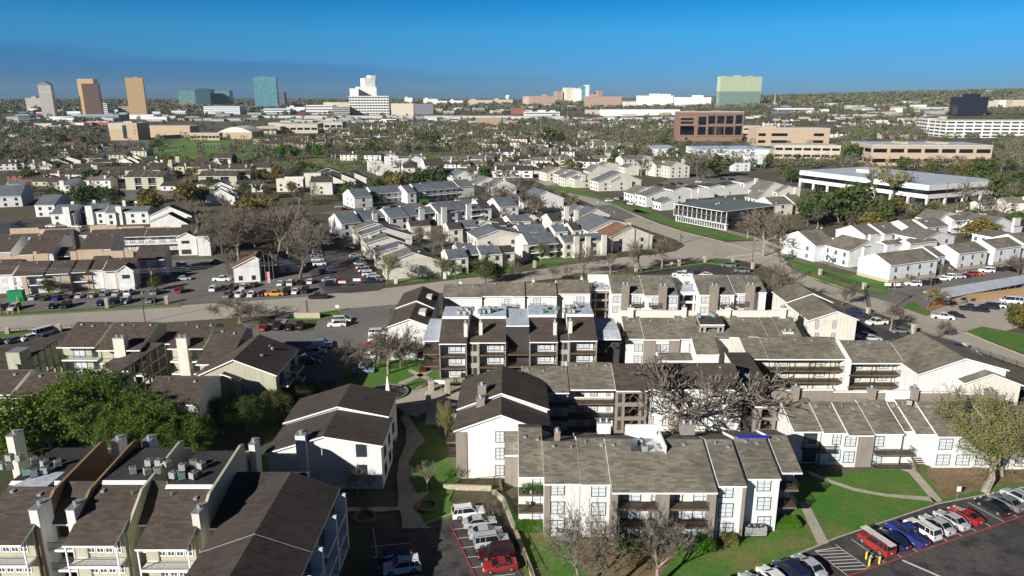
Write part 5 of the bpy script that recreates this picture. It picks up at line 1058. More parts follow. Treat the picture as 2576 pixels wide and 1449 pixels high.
cluster('small cream gables at the left edge near the side street', 'A0', 400, 1070, 8, CS, (RBROWN, RDARK), [('G', 395, 1020, 440, 985, 520, 1015, 5.5, 9, 0), ('G', 470, 1000, 570, 955, 690, 1000, 5.8, 9, 0), ('G', 600, 980, 680, 935, 810, 975, 5.8, 10, 0), ('C', 425, 980, 455, 1060, 3), ('C', 670, 930, 695, 1000, 4)])
cluster('dark slate houses in the left-hand trees', 'A0', 80, 1270, 10, (GREYW, DARKIN), (RBLUE, RDARK), [('S', 80, 1215, 250, 1180, 90, 5.5, 1), ('S', 640, 1225, 770, 1160, 640, 5.5, 2), ('C', 590, 1175, 635, 1270, 1)])
# R0 teal-roofed three-storey block
tl('B2'); b = Bld('apartment_building', 'three-storey glazed block with flat teal roof and white arcaded ground floor at the crossing', 'apartment building', 1640, 260, 0, 0, (WHITE, DARKT), (RTEAL, TEALW := DARKT), far=True)
p = [b.gp(1625, 60, 8.6), b.gp(2160, 150, 8.6)]; 
b.c, b.s = (lambda a: (math.cos(a), math.sin(a)))(math.atan2(p[1][1] - p[0][1], p[1][0] - p[0][0])); b.root.rotation_euler.z = math.atan2(b.s, b.c)
u0, v0 = b.gp(1625, 60, 8.6); u1, _ = b.gp(2160, 150, 8.6); dp = b.gp(2160, 150, 8.6)[1]; dep = 34
b.prof(u0 + 1, u1 - 1, [(v0 + 1, 8.6), (v0 + dep, 8.6)], 1.2, 1, 0, 2.2)
b.box('floor_slab', WOOD, u0, v0 + .2, 5.6, u1, v0 + 2.1, 5.9); b.box('floor_slab', TRIM, u0, v0 + .2, 2.8, u1, v0 + 2.1, 3.0)
b.box('arcade_wall', WHITE, u0 + .8, v0 + 1.3, 0, u1 - .8, v0 + 2.15, 2.8)
n = 20
for i in range(n):
    u = u0 + 1.5 + i * (u1 - u0 - 3) / n; b.wn(u, v0 + 1.3, .3, 1.1, 2.0, 'k'); b.wn(u, v0 + 2.2, 3.3, 1.7, 2.1, 'k'); b.wn(u, v0 + 2.2, 6.1, 1.7, 2.1, 'k')
for i in range(12): b.box('post', TRIM, u0 + .2 + i * (u1 - u0 - .5) / 11, v0 + .25, 2.8, u0 + .4 + i * (u1 - u0 - .5) / 11, v0 + .45, 8.6)
for i in range(10): b.wn(u1 - 1, v0 + 4 + i * 3, 3.3, 2.2, 2.1, 'k', 'r'); b.wn(u1 - 1, v0 + 4 + i * 3, 6.1, 2.2, 2.1, 'k', 'r')
for x, y in ((1870, 20), (2060, 75), (2085, 70), (2240, 20), (2390, 10), (2150, 0)): b.ac(x, y, 8.8)
b.end()

cluster('small white leasing office with brown roof behind the flagpoles', 'B1', 210, 770, 12, (WHITE, DARKIN), (RBROWN, RDARK), [('S', -60, 690, 205, 590, -60, 4.6, 0, {'fi': 1.5, 'wm': 1}), ('G', 205, 620, 210, 590, 425, 690, 5, 8, 1)])
cluster('white gable house with rusty-brown roof beside the white pickup', 'B0', 2350, 830, 12, (WHITE, DARKIN), (mat('rust_brown_roof', (.17, .085, .055), .9, 'shingle'), RDARK), [('G', 2345, 710, 2565, 600, 2600, 620, 5, 9, 2)])
# ================================================================ far buildings, placed on the terrain
GOLD = mat('gold_mirror_glass', (.74, .50, .26), .25, 'grid', bw=4, bh=4.2, ms=.5, c2=(.42, .28, .14), c1b=(.80, .56, .30), mt=.2)
BRMIR = mat('bronze_glass', (.13, .075, .05), .2, 'grid', bw=3, bh=3.8, ms=.3, c2=(.22, .15, .11), mt=.3)
TEALG = mat('teal_curtain_wall', (.05, .16, .17), .15, 'grid', bw=6, bh=4.4, ms=.5, c2=(.16, .24, .23), c1b=(.13, .30, .29), mt=.15)
BLUEG = mat('blue_curtain_wall', (.10, .27, .31), .15, 'grid', bw=9, bh=3.6, ms=.3, c2=(.05, .13, .15), c1b=(.17, .36, .38), mt=.15)
YELG = mat('yellow_green_mirror_glass', (.56, .62, .40), .22, 'grid', bw=4, bh=4.5, ms=.6, c2=(.30, .38, .26), c1b=(.66, .70, .46), mt=.15)
BLKG = mat('black_curtain_wall', (.008, .010, .018), .12, 'grid', bw=2.4, bh=3.4, ms=.18, c2=(.02, .022, .03))
WTOW = mat('white_striped_tower', (.10, .10, .11), .3, 'grid', bw=3, bh=60, ms=1.1, c2=(.66, .62, .55))
WTOW2 = mat('white_window_wall', (.12, .13, .15), .3, 'grid', bw=4.4, bh=3.4, ms=1.5, c2=(.78, .77, .72))
CTOW = mat('cream_window_wall', (.22, .22, .20), .3, 'grid', bw=4.6, bh=3.4, ms=1.5, c2=(.68, .60, .46))
BTOW = mat('brown_window_wall', (.05, .05, .06), .3, 'grid', bw=5, bh=4, ms=1.5, c2=(.42, .29, .22))
REDW = mat('red_brick_base', (.25, .08, .06), .8)
BEIGE = mat('beige_precast', (.54, .47, .37), .8, 'wall')
TANP = mat('orange_tan_precast', (.50, .39, .28), .8, 'wall')
WPRE = mat('white_precast', (.74, .74, .72), .7, 'wall')
def far(name, label, x0, x1, yt, yb, dep, m, yaw=0, cat='building', roof=None, bands=None, bm=None, cols=None, cap=None, top=None, py=None, group=None, part='wall', margin=.02, base=None):
    X, Y, Z = T(x0, yb); c, s = math.cos(R(yaw)), math.sin(R(yaw))
    def pl(px, pyy, v):      # local u, height above base
        d = ray(px, pyy); a = (-X * c - Y * s, X * s - Y * c, HC - Z); e = (d[0] * c + d[1] * s, -d[0] * s + d[1] * c, d[2]); t = (v - a[1]) / e[1]; return a[0] + e[0] * t, a[2] + e[2] * t
    u1 = pl(x1, yb, 0)[0]; h = pl(x0, yt, 0)[1]
    r = link(name, None, loc=(X, Y, Z), rz=R(yaw)); tag(r, label, cat, group)
    mb = MB(); mb.box(0, 0, -3, u1, dep, h); put(part, mb, m, r)
    mb = MB(); mb.box(-.2, -.2, h + .02, u1 + .2, dep + .2, h + .8); put('roof', mb, roof or m, r)
    if base: mb = MB(); mb.box(-.3, -.3, -3, u1 + .3, dep + .3, base[0]); put('podium', mb, base[1], r)
    if bands:                 # (n, fraction of storey that is glass): window band on front and both sides, each storey a part
        n, fr = bands; st = h / n
        for i in range(n):
            z0 = st * (i + .5 - fr / 2); k = cols or 1; mb = MB()
            for j in range(k):
                a = u1 * (j + .5) / k; w2 = u1 / k * (.5 - margin if k == 1 else .40); mb.box(a - w2, -.12, z0, a + w2, .3, z0 + st * fr)
            k2 = max(1, int(k * dep / max(1, u1))) if k > 1 else 1
            for j in range(k2):
                a = dep * (j + .5) / k2; w2 = dep / k2 * (.48 if k2 == 1 else .40)
                mb.box(u1 - .3, a - w2, z0, u1 + .12, a + w2, z0 + st * fr); mb.box(-.12, a - w2, z0, .3, a + w2, z0 + st * fr)
            put('window_band', mb, bm or GLASSB, r)
    for q in (cap or ()):     # rooftop boxes: u fraction 0..1, width fraction, height
        mb = MB(); mb.box(u1 * q[0], dep * .3, h + .8, u1 * (q[0] + q[1]), dep * .7, h + .8 + q[2]); put('rooftop_plant', mb, q[3] if len(q) > 3 else m, r)
    r['_h'] = 0; del r['_h']
    return r, u1, h
# left skyline
r, u1, h = far('office_tower', 'white striped office tower with pointed gable crown, leftmost of the skyline towers', 108, 140, 214, 296, 34, WTOW, 22, 'tower')
mb = MB(); a = u1; d = 34
for (p, q, t) in (((-.5, -.5), (a + .5, -.5), (a / 2, -.5)), ):
    mb.face([(-.5, -.5, h + .8), (a + .5, -.5, h + .8), (a / 2, -.5, h + 9)]); mb.face([(a + .5, d + .5, h + .8), (-.5, d + .5, h + .8), (a / 2, d + .5, h + 9)])
    mb.face([(-.5, d + .5, h + .8), (-.5, -.5, h + .8), (a / 2, -.5, h + 9), (a / 2, d + .5, h + 9)]); mb.face([(a + .5, -.5, h + .8), (a + .5, d + .5, h + .8), (a / 2, d + .5, h + 9), (a / 2, -.5, h + 9)])
put('gable_crown', mb, mat('grey_crown', (.25, .27, .30), .6), r)
far('office_tower', 'gold mirrored office tower standing behind the bronze one', 207, 247, 199, 294, 40, GOLD, 14, 'tower')
far('office_tower', 'bronze-brown glass tower in front of the left gold tower', 217, 258, 211, 295, 20, BRMIR, 16, 'tower')
far('office_tower', 'gold mirrored office tower standing alone, right of the other gold tower', 327, 371, 196, 296, 32, GOLD, 22, 'tower', cap=((.5, .2, 2),))
far('office_building', 'teal glass office complex, left wing with dark red base', 451, 494, 228, 268, 50, TEALG, 8, 'office', base=(9, REDW), cap=())
far('office_building', 'darker middle block of the teal glass office complex', 494, 532, 225, 270, 60, mat('dark_teal_glass', (.03, .08, .10), .12, 'grid', bw=3, bh=3.8, ms=.25, c2=(.05, .11, .12)), 8, 'office', base=(9, REDW), cap=((.1, .6, 3),))
far('office_building', 'teal glass office complex, right wing with dark red base', 532, 580, 228, 268, 50, TEALG, 8, 'office', base=(9, REDW))
far('office_tower', 'slanted blue-green mirrored tower at left centre of the skyline', 643, 700, 194, 274, 38, BLUEG, 10, 'tower', cap=((.3, .4, 2),))
far('office_tower', 'small dark tower tucked behind the blue-green mirrored tower', 700, 718, 232, 270, 20, mat('dark_blue_tower', (.08, .09, .12), .5), 0, 'tower')
far('office_building', 'cream hotel block with white window bands below the striped tower', 68, 106, 247, 277, 40, BEIGE, 12, 'office', bands=(7, .5), bm=mat('warm_grey_band', (.42, .40, .38), .6), cap=((.3, .3, 4),))
far('parking_garage', 'white parking garage with dark bands in front of the bronze tower', 224, 272, 261, 289, 46, WPRE, 10, 'garage', bands=(6, .45))
far('office_building', 'low brown and cream banded building below the gold tower', 298, 352, 269, 288, 60, BEIGE, 8, 'building', bands=(4, .4))
far('parking_garage', 'long pale banded parking deck below the teal office complex', 514, 604, 268, 287, 60, WPRE, 4, 'garage', bands=(4, .45), bm=mat('bluish_band', (.25, .33, .36), .5))
far('office_building', 'green-grey glazed office left of the school', 48, 78, 291, 312, 30, mat('grey_green_panel', (.16, .22, .22), .6), 12, 'office', bands=(4, .5), bm=GLASSD)
far('warehouse', 'long blue-grey wall of the big store behind the school', 184, 300, 290, 303, 50, mat('blue_grey_wall', (.13, .20, .27), .7), 2, 'store', roof=FLATW)
far('warehouse', 'low white store building right of the blue-grey store', 322, 388, 289, 300, 40, WPRE, 0, 'store', roof=FLATW)
far('warehouse', 'low white store building left of the blue-grey store', 126, 184, 294, 303, 40, WPRE, 0, 'store', roof=FLATW)
# central white complex
far('office_tower', 'tall stepped white apartment tower at the centre of the skyline, upper part', 936, 950, 190, 285, 34, WTOW2, 30, 'tower', cap=())
far('apartment_tower', 'grey-sided upper slab of the stepped white tower', 921, 948, 197, 286, 40, WTOW2, 28, 'tower')
far('apartment_tower', 'middle step of the stepped white tower', 898, 950, 219, 287, 30, WTOW2, 12, 'tower')
far('apartment_tower', 'lowest left step of the stepped white tower', 883, 905, 223, 288, 30, WTOW2, 12, 'tower')
far('parking_garage', 'broad white block with rows of dark openings below the stepped tower', 880, 980, 242, 290, 40, WPRE, 6, 'garage', bands=(7, .45), cols=14)
far('apartment_tower', 'pale cream apartment slab right of the stepped tower', 985, 1041, 261, 293, 30, CTOW, 10, 'apartment building')
far('office_building', 'dark blue shaded office slab behind the cream slab', 1044, 1090, 262, 288, 30, mat('shaded_blue_office', (.10, .13, .18), .5, 'grid', bw=5, bh=3.6, ms=1.4, c2=(.22, .23, .25)), 10, 'office')
far('office_building', 'white office with one row of black windows left of the stepped tower', 770, 838, 265, 287, 40, WPRE, 4, 'office', bands=(3, .4), cols=14)
far('office_building', 'cream upper block behind the white office', 815, 880, 258, 285, 40, BEIGE, 4, 'building')
far('parking_garage', 'grey open parking deck beside the white block', 841, 880, 269, 292, 40, mat('deck_grey', (.50, .50, .48), .8), 8, 'garage', bands=(5, .5))
far('office_building', 'white glazed low office left of the centre', 664, 730, 274, 287, 40, WPRE, 4, 'office', bands=(2, .45), bm=GLASST)
for i, (x0, x1, yt, yb, lab) in enumerate(((1018, 1038, 246, 262, 'small white block'), (1065, 1100, 249, 262, 'white roofed block'), (1092, 1125, 254, 265, 'white stepped block'), (1130, 1165, 253, 264, 'white stepped wide block'), (1178, 1240, 252, 264, 'long beige hall'), (1240, 1290, 251, 263, 'long beige hall with flat roof'), (722, 768, 270, 282, 'narrow white block'))):
    far('office_building', lab + ' near the horizon at centre left', x0, x1, yt, yb, 60, BEIGE if 'beige' in lab else WPRE, 3, 'building', roof=FLATW, cap=((.1, .2, 4),))
far('highway_bridge', 'long pale elevated road running across the middle distance', 640, 1290, 292, 297, 20, CONC, -1, 'bridge', roof=CONC)
far('highway_bridge', 'pale elevated road ramp with guard rail right of centre', 1290, 1430, 293, 300, 18, CONC, -4, 'bridge', roof=CONC)
for i in range(30):
    x, y, z = T(660 + i * 20, 297.5); 
# water tower
X, Y, Z = T(1278, 262); wt = link('water_tower', None, loc=(X, Y, Z)); tag(wt, 'white water tower with round tank on the horizon', 'water tower')
mb = MB(); s_ = Y / 1780
mb.tube((0, 0, 0), (0, 0, 26 * s_ - 8 * s_), 1.6 * s_, 1.6 * s_, 10); put('stem', mb, WPRE, wt)
mb = MB(); z = 12 * s_
for (za, zb, ra, rb) in ((z - 2 * s_, z, 1.8, 4), (z, z + 2.5 * s_, 4, 6), (z + 2.5 * s_, z + 7 * s_, 6, 6), (z + 7 * s_, z + 9.5 * s_, 6, 2.5)): mb.tube((0, 0, za), (0, 0, zb), ra * s_, rb * s_, 14, 0, True)
put('tank', mb, WPRE, wt)
# downtown cluster and offices right of centre
for x0, x1, yt, m_, lab in ((1424, 1445, 221, CTOW, 'cream twin-tone tower'), (1445, 1462, 223, WTOW2, 'pale tower'), (1463, 1477, 216, BLUEG, 'blue glass tower'), (1477, 1482, 214, WPRE, 'slim white tower'), (1401, 1416, 230, mat('rose_tower', (.40, .25, .22), .6), 'rose-brown tower'), (1452, 1468, 227, WTOW2, 'pale lower tower'), (1482, 1495, 229, BLUEG, 'low blue-glass tower'), (1504, 1515, 229, mat('rose_tower', (.40, .25, .22), .6), 'small rose-brown tower')):
    far('office_tower', lab + ' in the distant downtown cluster right of centre', x0, x1, yt, 258, 60, m_, 12, 'tower')
far('office_building', 'brown office with dark windows and pyramid corner, left of the downtown cluster', 1333, 1396, 242, 267, 50, BTOW, 4, 'office', cap=((.5, .2, 6),))
far('office_building', 'pale left wing of the brown pyramid-cornered office', 1318, 1334, 243, 266, 60, BEIGE, 4, 'office')
far('office_building', 'brown office with regular dark windows right of the downtown cluster', 1475, 1563, 243, 271, 50, BTOW, 4, 'office', cap=((.15, .15, 7),))
far('hospital_building', 'white hospital with stepped roofline, left of the pair', 1610, 1693, 241, 271, 50, WTOW2, 6, 'hospital', cap=((.35, .3, 6), (.7, .25, 5)))
far('hospital_building', 'white hospital with round rooftop drum, right of the pair', 1707, 1788, 245, 270, 50, WTOW2, 6, 'hospital', cap=((.5, .3, 6),))
far('parking_garage', 'low white deck left of the hospitals', 1571, 1612, 256, 271, 40, WPRE, 4, 'garage', bands=(3, .35), bm=BEIGE)
far('warehouse', 'long glaring white warehouse with truck docks', 1517, 1710, 276, 292, 60, mat('bright_white_wall', (.82, .80, .76), .7), 2, 'warehouse', roof=FLATW)
far('warehouse', 'long beige shop wall left of the white warehouse', 1478, 1600, 277, 288, 60, BEIGE, 2, 'warehouse', roof=FLATW)
far('office_building', 'white glazed low building left of the warehouse', 1320, 1408, 282, 296, 40, WPRE, 4, 'building', bands=(2, .4), bm=GLASST, cap=((.4, .2, 4), (.75, .15, 3)))
far('retaining_wall', 'long white wall with grey slope above the shops', 1502, 1665, 297, 302, 4, WPRE, -3, 'wall')
far('office_building', 'red-brown block left of the white glazed building', 1288, 1322, 272, 288, 40, REDBR, 4, 'building')
r, u1, h = far('office_tower', 'broad pale yellow-green mirrored slab office with dark shaded edge at right', 1808, 1911, 193, 270, 24, YELG, 10, 'tower', cap=((.35, .15, 4), (.05, .1, 2), (.7, .1, 2)))
mb = MB(); mb.box(-.15, -.15, -3, u1 + .15, 24.15, h * .52); put('reflection_shell', mb, mat('painted_reflection_glass', (.22, .32, .27), .2, 'grid', bw=4, bh=4.5, ms=.6, c2=(.14, .22, .2), c1b=(.30, .40, .32), mt=.2), r)  # dark teal reflection in the lower half, painted as a shell of darker glass
far('office_building', 'low building with red roof band right of the mirrored slab', 1955, 2045, 272, 284, 40, WPRE, -6, 'building', roof=mat('red_roof_band', (.55, .10, .12), .6), bands=(1, .4), bm=GLASST)
far('office_tower', 'black glass cube office at right', 2406, 2480, 245, 294, 46, BLKG, -10, 'tower', cap=((.3, .5, 7),))
far('parking_garage', 'white multi-storey parking garage with rows of black openings at right', 2376, 2700, 304, 347, 50, WPRE, -4, 'garage', bands=(5, .42), cols=14, roof=CONC, group=None)
far('parking_garage', 'left wing of the white parking garage behind its brown stair tower', 2330, 2376, 300, 335, 60, WPRE, -14, 'garage', bands=(4, .42), cols=2)
far('stair_tower', 'orange-brown stair tower at the corner of the white garage', 2357, 2375, 294, 342, 8, TANP, -8, 'stair tower')
for i, (x0, x1, yt, yb) in enumerate(((2486, 2510, 255, 272), (2512, 2545, 252, 270), (2545, 2620, 252, 272), (2300, 2330, 264, 274), (2312, 2386, 270, 279), (2480, 2500, 228, 233), (2130, 2175, 266, 276), (2250, 2270, 272, 284), (2080, 2105, 260, 268))):
    far('office_building', 'pale low building on the wooded slope at right', x0, x1, yt, yb, 30, (BEIGE, WPRE)[i % 2], -6, 'building', roof=CONC)
X, Y, Z = T(1948, 268); t_ = link('church', None, loc=(X, Y, Z)); tag(t_, 'grey church with slender pointed spire behind the red-roofed building', 'church'); s_ = Y / 1780
mb = MB(); mb.tube((0, 0, 0), (0, 0, 31 * s_), 3 * s_, .3 * s_, 6); put('spire', mb, mat('grey_metal_roof', (.28, .31, .34), .5), t_)
mb = MB(); mb.tube((0, 0, 0), (0, 0, 10 * s_), 14 * s_, 1 * s_, 4); put('roof', mb, mat('grey_metal_roof', (.28, .31, .34), .5), t_)
# middle distance offices on the right
r, u1, h = far('office_building', 'pink granite office block with deep black window bays', 1706, 1866, 282, 356, 30, GRANITE, 0, 'office', roof=CONC, cap=((.15, .1, 1.5), (.55, .12, 1.5)))
for a, b_, z0, z1 in ((.02, .22, .38, .55), (.02, .22, .60, .68), (.02, .22, .72, .80), (.30, .42, .55, .85), (.45, .56, .60, .88), (.59, .70, .60, .88), (.73, .84, .60, .88), (.88, .98, .60, .90), (.30, .42, .22, .50), (.46, .86, .22, .50), (.88, .98, .22, .52), (.10, .14, .05, .12), (.02, .24, .22, .50)):
    mb = MB(); mb.box(u1 * a, -.15, h * z0, u1 * b_, .5, h * z1); put('window', mb, GLASSB, r)
for z in (.18, .53, .93): mb = MB(); mb.box(-.5, -.7, h * z, u1 + .5, -.02, h * z + 1.2); put('cornice', mb, GRANITE, r)
for a in (.28, .44, .57, .71, .86): mb = MB(); mb.box(u1 * a - .5, -.75, h * .15, u1 * a + .7, -.02, h * .9); put('pier', mb, GRANITE, r)
r, u1, h = far('office_building', 'tan office with few long window slots right of the granite block', 1902, 2084, 324, 368, 40, TANP, -2, 'office', roof=CONC, cap=((.1, .2, 2),))
for a, b_ in ((.02, .12), (.20, .42), (.78, .92)):
    for z in (.18, .58): mb = MB(); mb.box(u1 * a, -.12, h * z, u1 * b_, .4, h * z + h * .16); put('window', mb, GLASSB, r)
far('office_building', 'smaller tan office wing behind the tan office', 1868, 1915, 318, 345, 30, BEIGE, -4, 'office', bands=(2, .3), cols=2, roof=CONC)
far('parking_garage', 'beige two-level parking deck in front of the tan office', 1946, 2112, 366, 400, 30, BEIGE, -12, 'garage', bands=(2, .36), cols=7, roof=CONC)
far('office_building', 'long low orange-tan office with white roof and black windows', 2188, 2490, 366, 416, 50, TANP, -5, 'office', bands=(2, .38), cols=7, roof=FLATW, cap=((.3, .06, 1.5), (.6, .1, 1.5)))
# white ring office
def ring(label, x0, y0, x1, y1, h, dl, dr):
    A = W(x0, y0, 0); B_ = W(x1, y1, 0); yaw = math.atan2(B_[1] - A[1], B_[0] - A[0]); L_ = math.hypot(B_[0] - A[0], B_[1] - A[1])
    r = link('office_building', None, loc=(*A, 0), rz=yaw); tag(r, label, 'office')
    for z0, z1, o, m_, nm in ((0, 4.0, -2.2, GLASSB, 'glass_wall'), (4.0, 6.2, .0, WPRE, 'fascia'), (6.2, 8.6, -1.0, GLASSB, 'glass_wall'), (8.6, 11.4, .1, WPRE, 'fascia')):
        mb = MB(); mb.box(-o, -o, z0, L_ + o, dl + o, z1); put(nm, mb, m_, r)
    mb = MB(); mb.box(.5, .5, 11.42, L_ - .5, dl - .5, 11.6); put('roof', mb, FLATW, r)
    for i in range(9): mb = MB(); x = i * (L_ - 1.2) / 8; mb.box(x, .1, 0, x + 1.2, 1.2, 4.02); put('column', mb, WPRE, r)
    for i in range(1, 5): mb = MB(); y = i * (dl - 1.2) / 4; mb.box(L_ - 1.2, y, 0, L_ - .1, y + 1.2, 4.02); put('column', mb, WPRE, r)
    mb = MB(); mb.box(L_ * .25, dl * .4, 11.6, L_ * .36, dl * .6, 13.4); put('rooftop_plant', mb, WPRE, r)
ring('large white office with black glass bands and white ground-floor columns among trees', 2008, 472, 2330, 519, 11.4, 62, 0)
# school
r, u1, h = far('school_building', 'tan school block with pale upper band beside the playing field', 278, 349, 311, 354, 38, BRICKT, 2, 'school', roof=CONC, cap=((.4, .3, 2),))
mb = MB(); mb.box(-.15, -.15, h * .68, u1 * .48, .02, h + .3); put('upper_band', mb, BEIGE, r); mb = MB(); mb.box(u1 * .48, -.1, h * .1, u1 * .62, .03, h * .9); put('window', mb, GLASSD, r)
for z in (.35, .55, .78): mb = MB(); mb.box(u1 * .88, -.1, h * z, u1 * .92, .03, h * z + 1.5); put('window', mb, GLASSD, r)
far('school_building', 'long tan school wing in its own shade behind the lawn', 349, 480, 318, 346, 30, BRICKT, -2, 'school', roof=CONC)
far('school_building', 'low tan school pavilion with small windows', 478, 553, 336, 353, 12, BRICKT, 0, 'school', roof=FLATW, bands=(1, .3), cols=8)
r, u1, h = far('school_gym', 'tan school gymnasium with shallow vaulted roof', 549, 635, 334, 350, 50, BRICKT, 0, 'gymnasium', roof=CONC)
mb = MB(); n = 10; pts = [(u1 * i / n, h + .8 + 7.5 * math.sin(math.pi * i / n)) for i in range(n + 1)]
for v in (-.1, 50): mb.face([(x, v, z) for x, z in (pts if v > 0 else pts[::-1])][::-1] )
for p, q in zip(pts, pts[1:]): mb.face([(p[0], -.5, p[1]), (q[0], -.5, q[1]), (q[0], 50.3, q[1]), (p[0], 50.3, p[1])])
put('vaulted_roof', mb, mat('pale_vault', (.66, .62, .52), .7), r)
far('school_building', 'low tan school hall right of the gymnasium', 646, 706, 320, 337, 40, BRICKT, 0, 'school', roof=CONC)
far('school_building', 'tan school hall with grey upper roof', 694, 800, 313, 336, 50, BEIGE, 3, 'school', roof=mat('sage_roof', (.42, .46, .42), .7), bands=(1, .25), cols=6)
far('school_building', 'pale school block with three square windows', 800, 862, 308, 328, 40, BEIGE, 2, 'school', bands=(1, .3), cols=4, roof=FLATW)
far('office_building', 'brown brick office with flat roof in the middle distance', 1198, 1262, 297, 318, 30, mat('tan_brown_brick', (.36, .26, .17), .8, 'wall'), -4, 'office', roof=CONC)
far('warehouse', 'large flat hall with white end wall and blue-white roof right of centre', 1645, 1705, 376, 395, 60, WPRE, -3, 'hall', roof=FLATW)
far('warehouse', 'large flat blue-roofed hall behind the grey townhouses', 1760, 1935, 377, 392, 50, WPRE, 3, 'hall', roof=mat('pale_blue_roof', (.42, .52, .68), .5))
far('house', 'dark brown brick clubhouse beside the green field', 709, 788, 343, 352, 16, REDBR, -3, 'building', roof=RDARK)
for i in range(8):
    x0 = 205 + i * 9.5; far('townhouse', 'red-roofed townhouse in the stepped row left of the school', x0, x0 + 9, 309 + (i % 2) * .8, 320, 14, mat('red_townhouse', (.36, .10, .09), .8), 8, 'townhouse', roof=mat('red_tiles', (.38, .13, .11), .8), group='red-roofed stepped townhouses')
# generic houses, shops between
FR = random.Random(11)
def house(x, y, w_, d, h, yaw, wm, rm, label, gable=True):
    X, Y, Z = T(x, y); r = link('house', None, loc=(X, Y, Z), rz=R(yaw)); tag(r, label, 'house')
    mb = MB(); mb.box(-w_ / 2, 0, -2, w_ / 2, d, h)
    mb.face([(-w_ / 2 + .02, 0, h), (-w_ / 2 + .02, d, h), (-w_ / 2 + .02, d / 2, h + d * .17)]); mb.face([(w_ / 2 - .02, d, h), (w_ / 2 - .02, 0, h), (w_ / 2 - .02, d / 2, h + d * .17)])
    put('wall', mb, wm, r); mb = MB(); k = .34
    mb.slab((-w_ / 2 - .3, -.5, h - .17), (w_ / 2 + .3, -.5, h - .17), (w_ / 2 + .3, d / 2, h + d * .17), (-w_ / 2 - .3, d / 2, h + d * .17), .3)
    mb.slab((-w_ / 2 - .3, d / 2, h + d * .17), (w_ / 2 + .3, d / 2, h + d * .17), (w_ / 2 + .3, d + .5, h - .17), (-w_ / 2 - .3, d + .5, h - .17), .3)
    put('roof', mb, rm, r)
    if FR.random() < .6: mb = MB(); mb.box(w_ * .2, d * .2, h - 1, w_ * .2 + 1.2, d * .2 + 1.2, h + d * .17 + 1); put('chimney', mb, wm, r)
    n = max(1, int(w_ / 4))
    for i in range(n):
        for z in ((.8, 3.5) if h > 5 else (.9,)):
            mb = MB(); u = -w_ / 2 + w_ * (i + .5) / n; mb.box(u - .7, -.08, z, u + .7, .05, z + 1.4); put('window', mb, GLASSD, r)
WMS = ((BEIGE, 'beige-walled'), (CREAM, 'cream-walled'), (WHITE, 'white-walled'), (BRICKT, 'tan brick'), (REDBR, 'red brick'), (OLIVE, 'olive-walled'))
RMS = ((RBROWN, 'brown roof'), (RDARK, 'dark roof'), (RGREY, 'grey roof'), (ROLIVE, 'weathered roof'))
ZONES = [(90, 400, 395, 425, 8, (5, 1, 2), (0, 1), 'near the left side street junction', 16), (100, 620, 425, 445, 9, (5, 1), (0, 1), 'between the sawtooth gable rows', 15), (60, 680, 462, 490, 9, (5, 2, 1), (0, 1, 2), 'above the far-left slate houses', 16), (0, 110, 420, 470, 3, (4, 2), (1, 0), 'at the left edge by the side street', 16), (860, 1180, 398, 425, 7, (2, 1), (2, 1), 'behind the white terrace houses', 14), (1190, 1420, 385, 440, 10, (2, 1, 0), (2, 1), 'left of the pale cream cluster', 14),  # x0, x1, y0, y1, count, walls, roofs, phrase, length
 (0, 250, 325, 372, 9, (0, 4, 1), (0, 1), 'beside the left-hand street', 16), (645, 1160, 344, 378, 26, (0, 1, 3, 5), (0, 1), 'in the brown rows above the playing field', 20),
 (1010, 1290, 325, 345, 12, (0, 1, 3), (0, 2), 'behind the two dark oaks', 18), (1150, 1330, 345, 380, 12, (1, 2, 3), (0, 2), 'between the big oaks at centre', 14),
 (1290, 1560, 345, 385, 16, (1, 2, 0, 3), (1, 2), 'in front of the granite office', 14), (1300, 1500, 388, 425, 9, (2, 1), (1, 2), 'behind the pale cream cluster', 15),
 (1500, 1640, 395, 420, 4, (2, 1), (1, 2), 'beside the bare trees above the cream cluster', 14), (2090, 2340, 300, 322, 12, (1, 0, 2), (1, 0), 'in the trees left of the white garage', 16),
 (1940, 2360, 278, 296, 12, (0, 1, 4), (0, 3), 'on the wooded slope behind the church', 22), (2490, 2570, 510, 540, 2, (1, 1), (3, 3), 'at the right edge behind the white ring office', 14),
 (0, 620, 298, 306, 12, (2, 0, 1), (2, 2), 'in the shops strip beyond the school', 26), (700, 1500, 299, 318, 26, (2, 0, 4), (2, 0), 'in the shops strip below the elevated road', 24), (1500, 1700, 303, 330, 10, (2, 0), (2, 1), 'among trees left of the granite office', 20), (1870, 2060, 290, 312, 8, (0, 1), (0, 1), 'behind the tan offices', 16)]
for x0, x1, y0, y1, n, ws, rs, ph, L_ in ZONES:
    for i in range(n):
        x = x0 + (x1 - x0) * (i + FR.uniform(.2, .8)) / n; y = FR.uniform(y0, y1); wi, ri = FR.choice(ws), FR.choice(rs)
        house(x, y, L_ * FR.uniform(.8, 1.4), FR.uniform(9, 12), FR.choice((3.2, 5.6, 5.8)), FR.choice((0, 12, 20, -8)), WMS[wi][0], RMS[ri][0], f'{WMS[wi][1]} house with {RMS[ri][1]} {ph}')

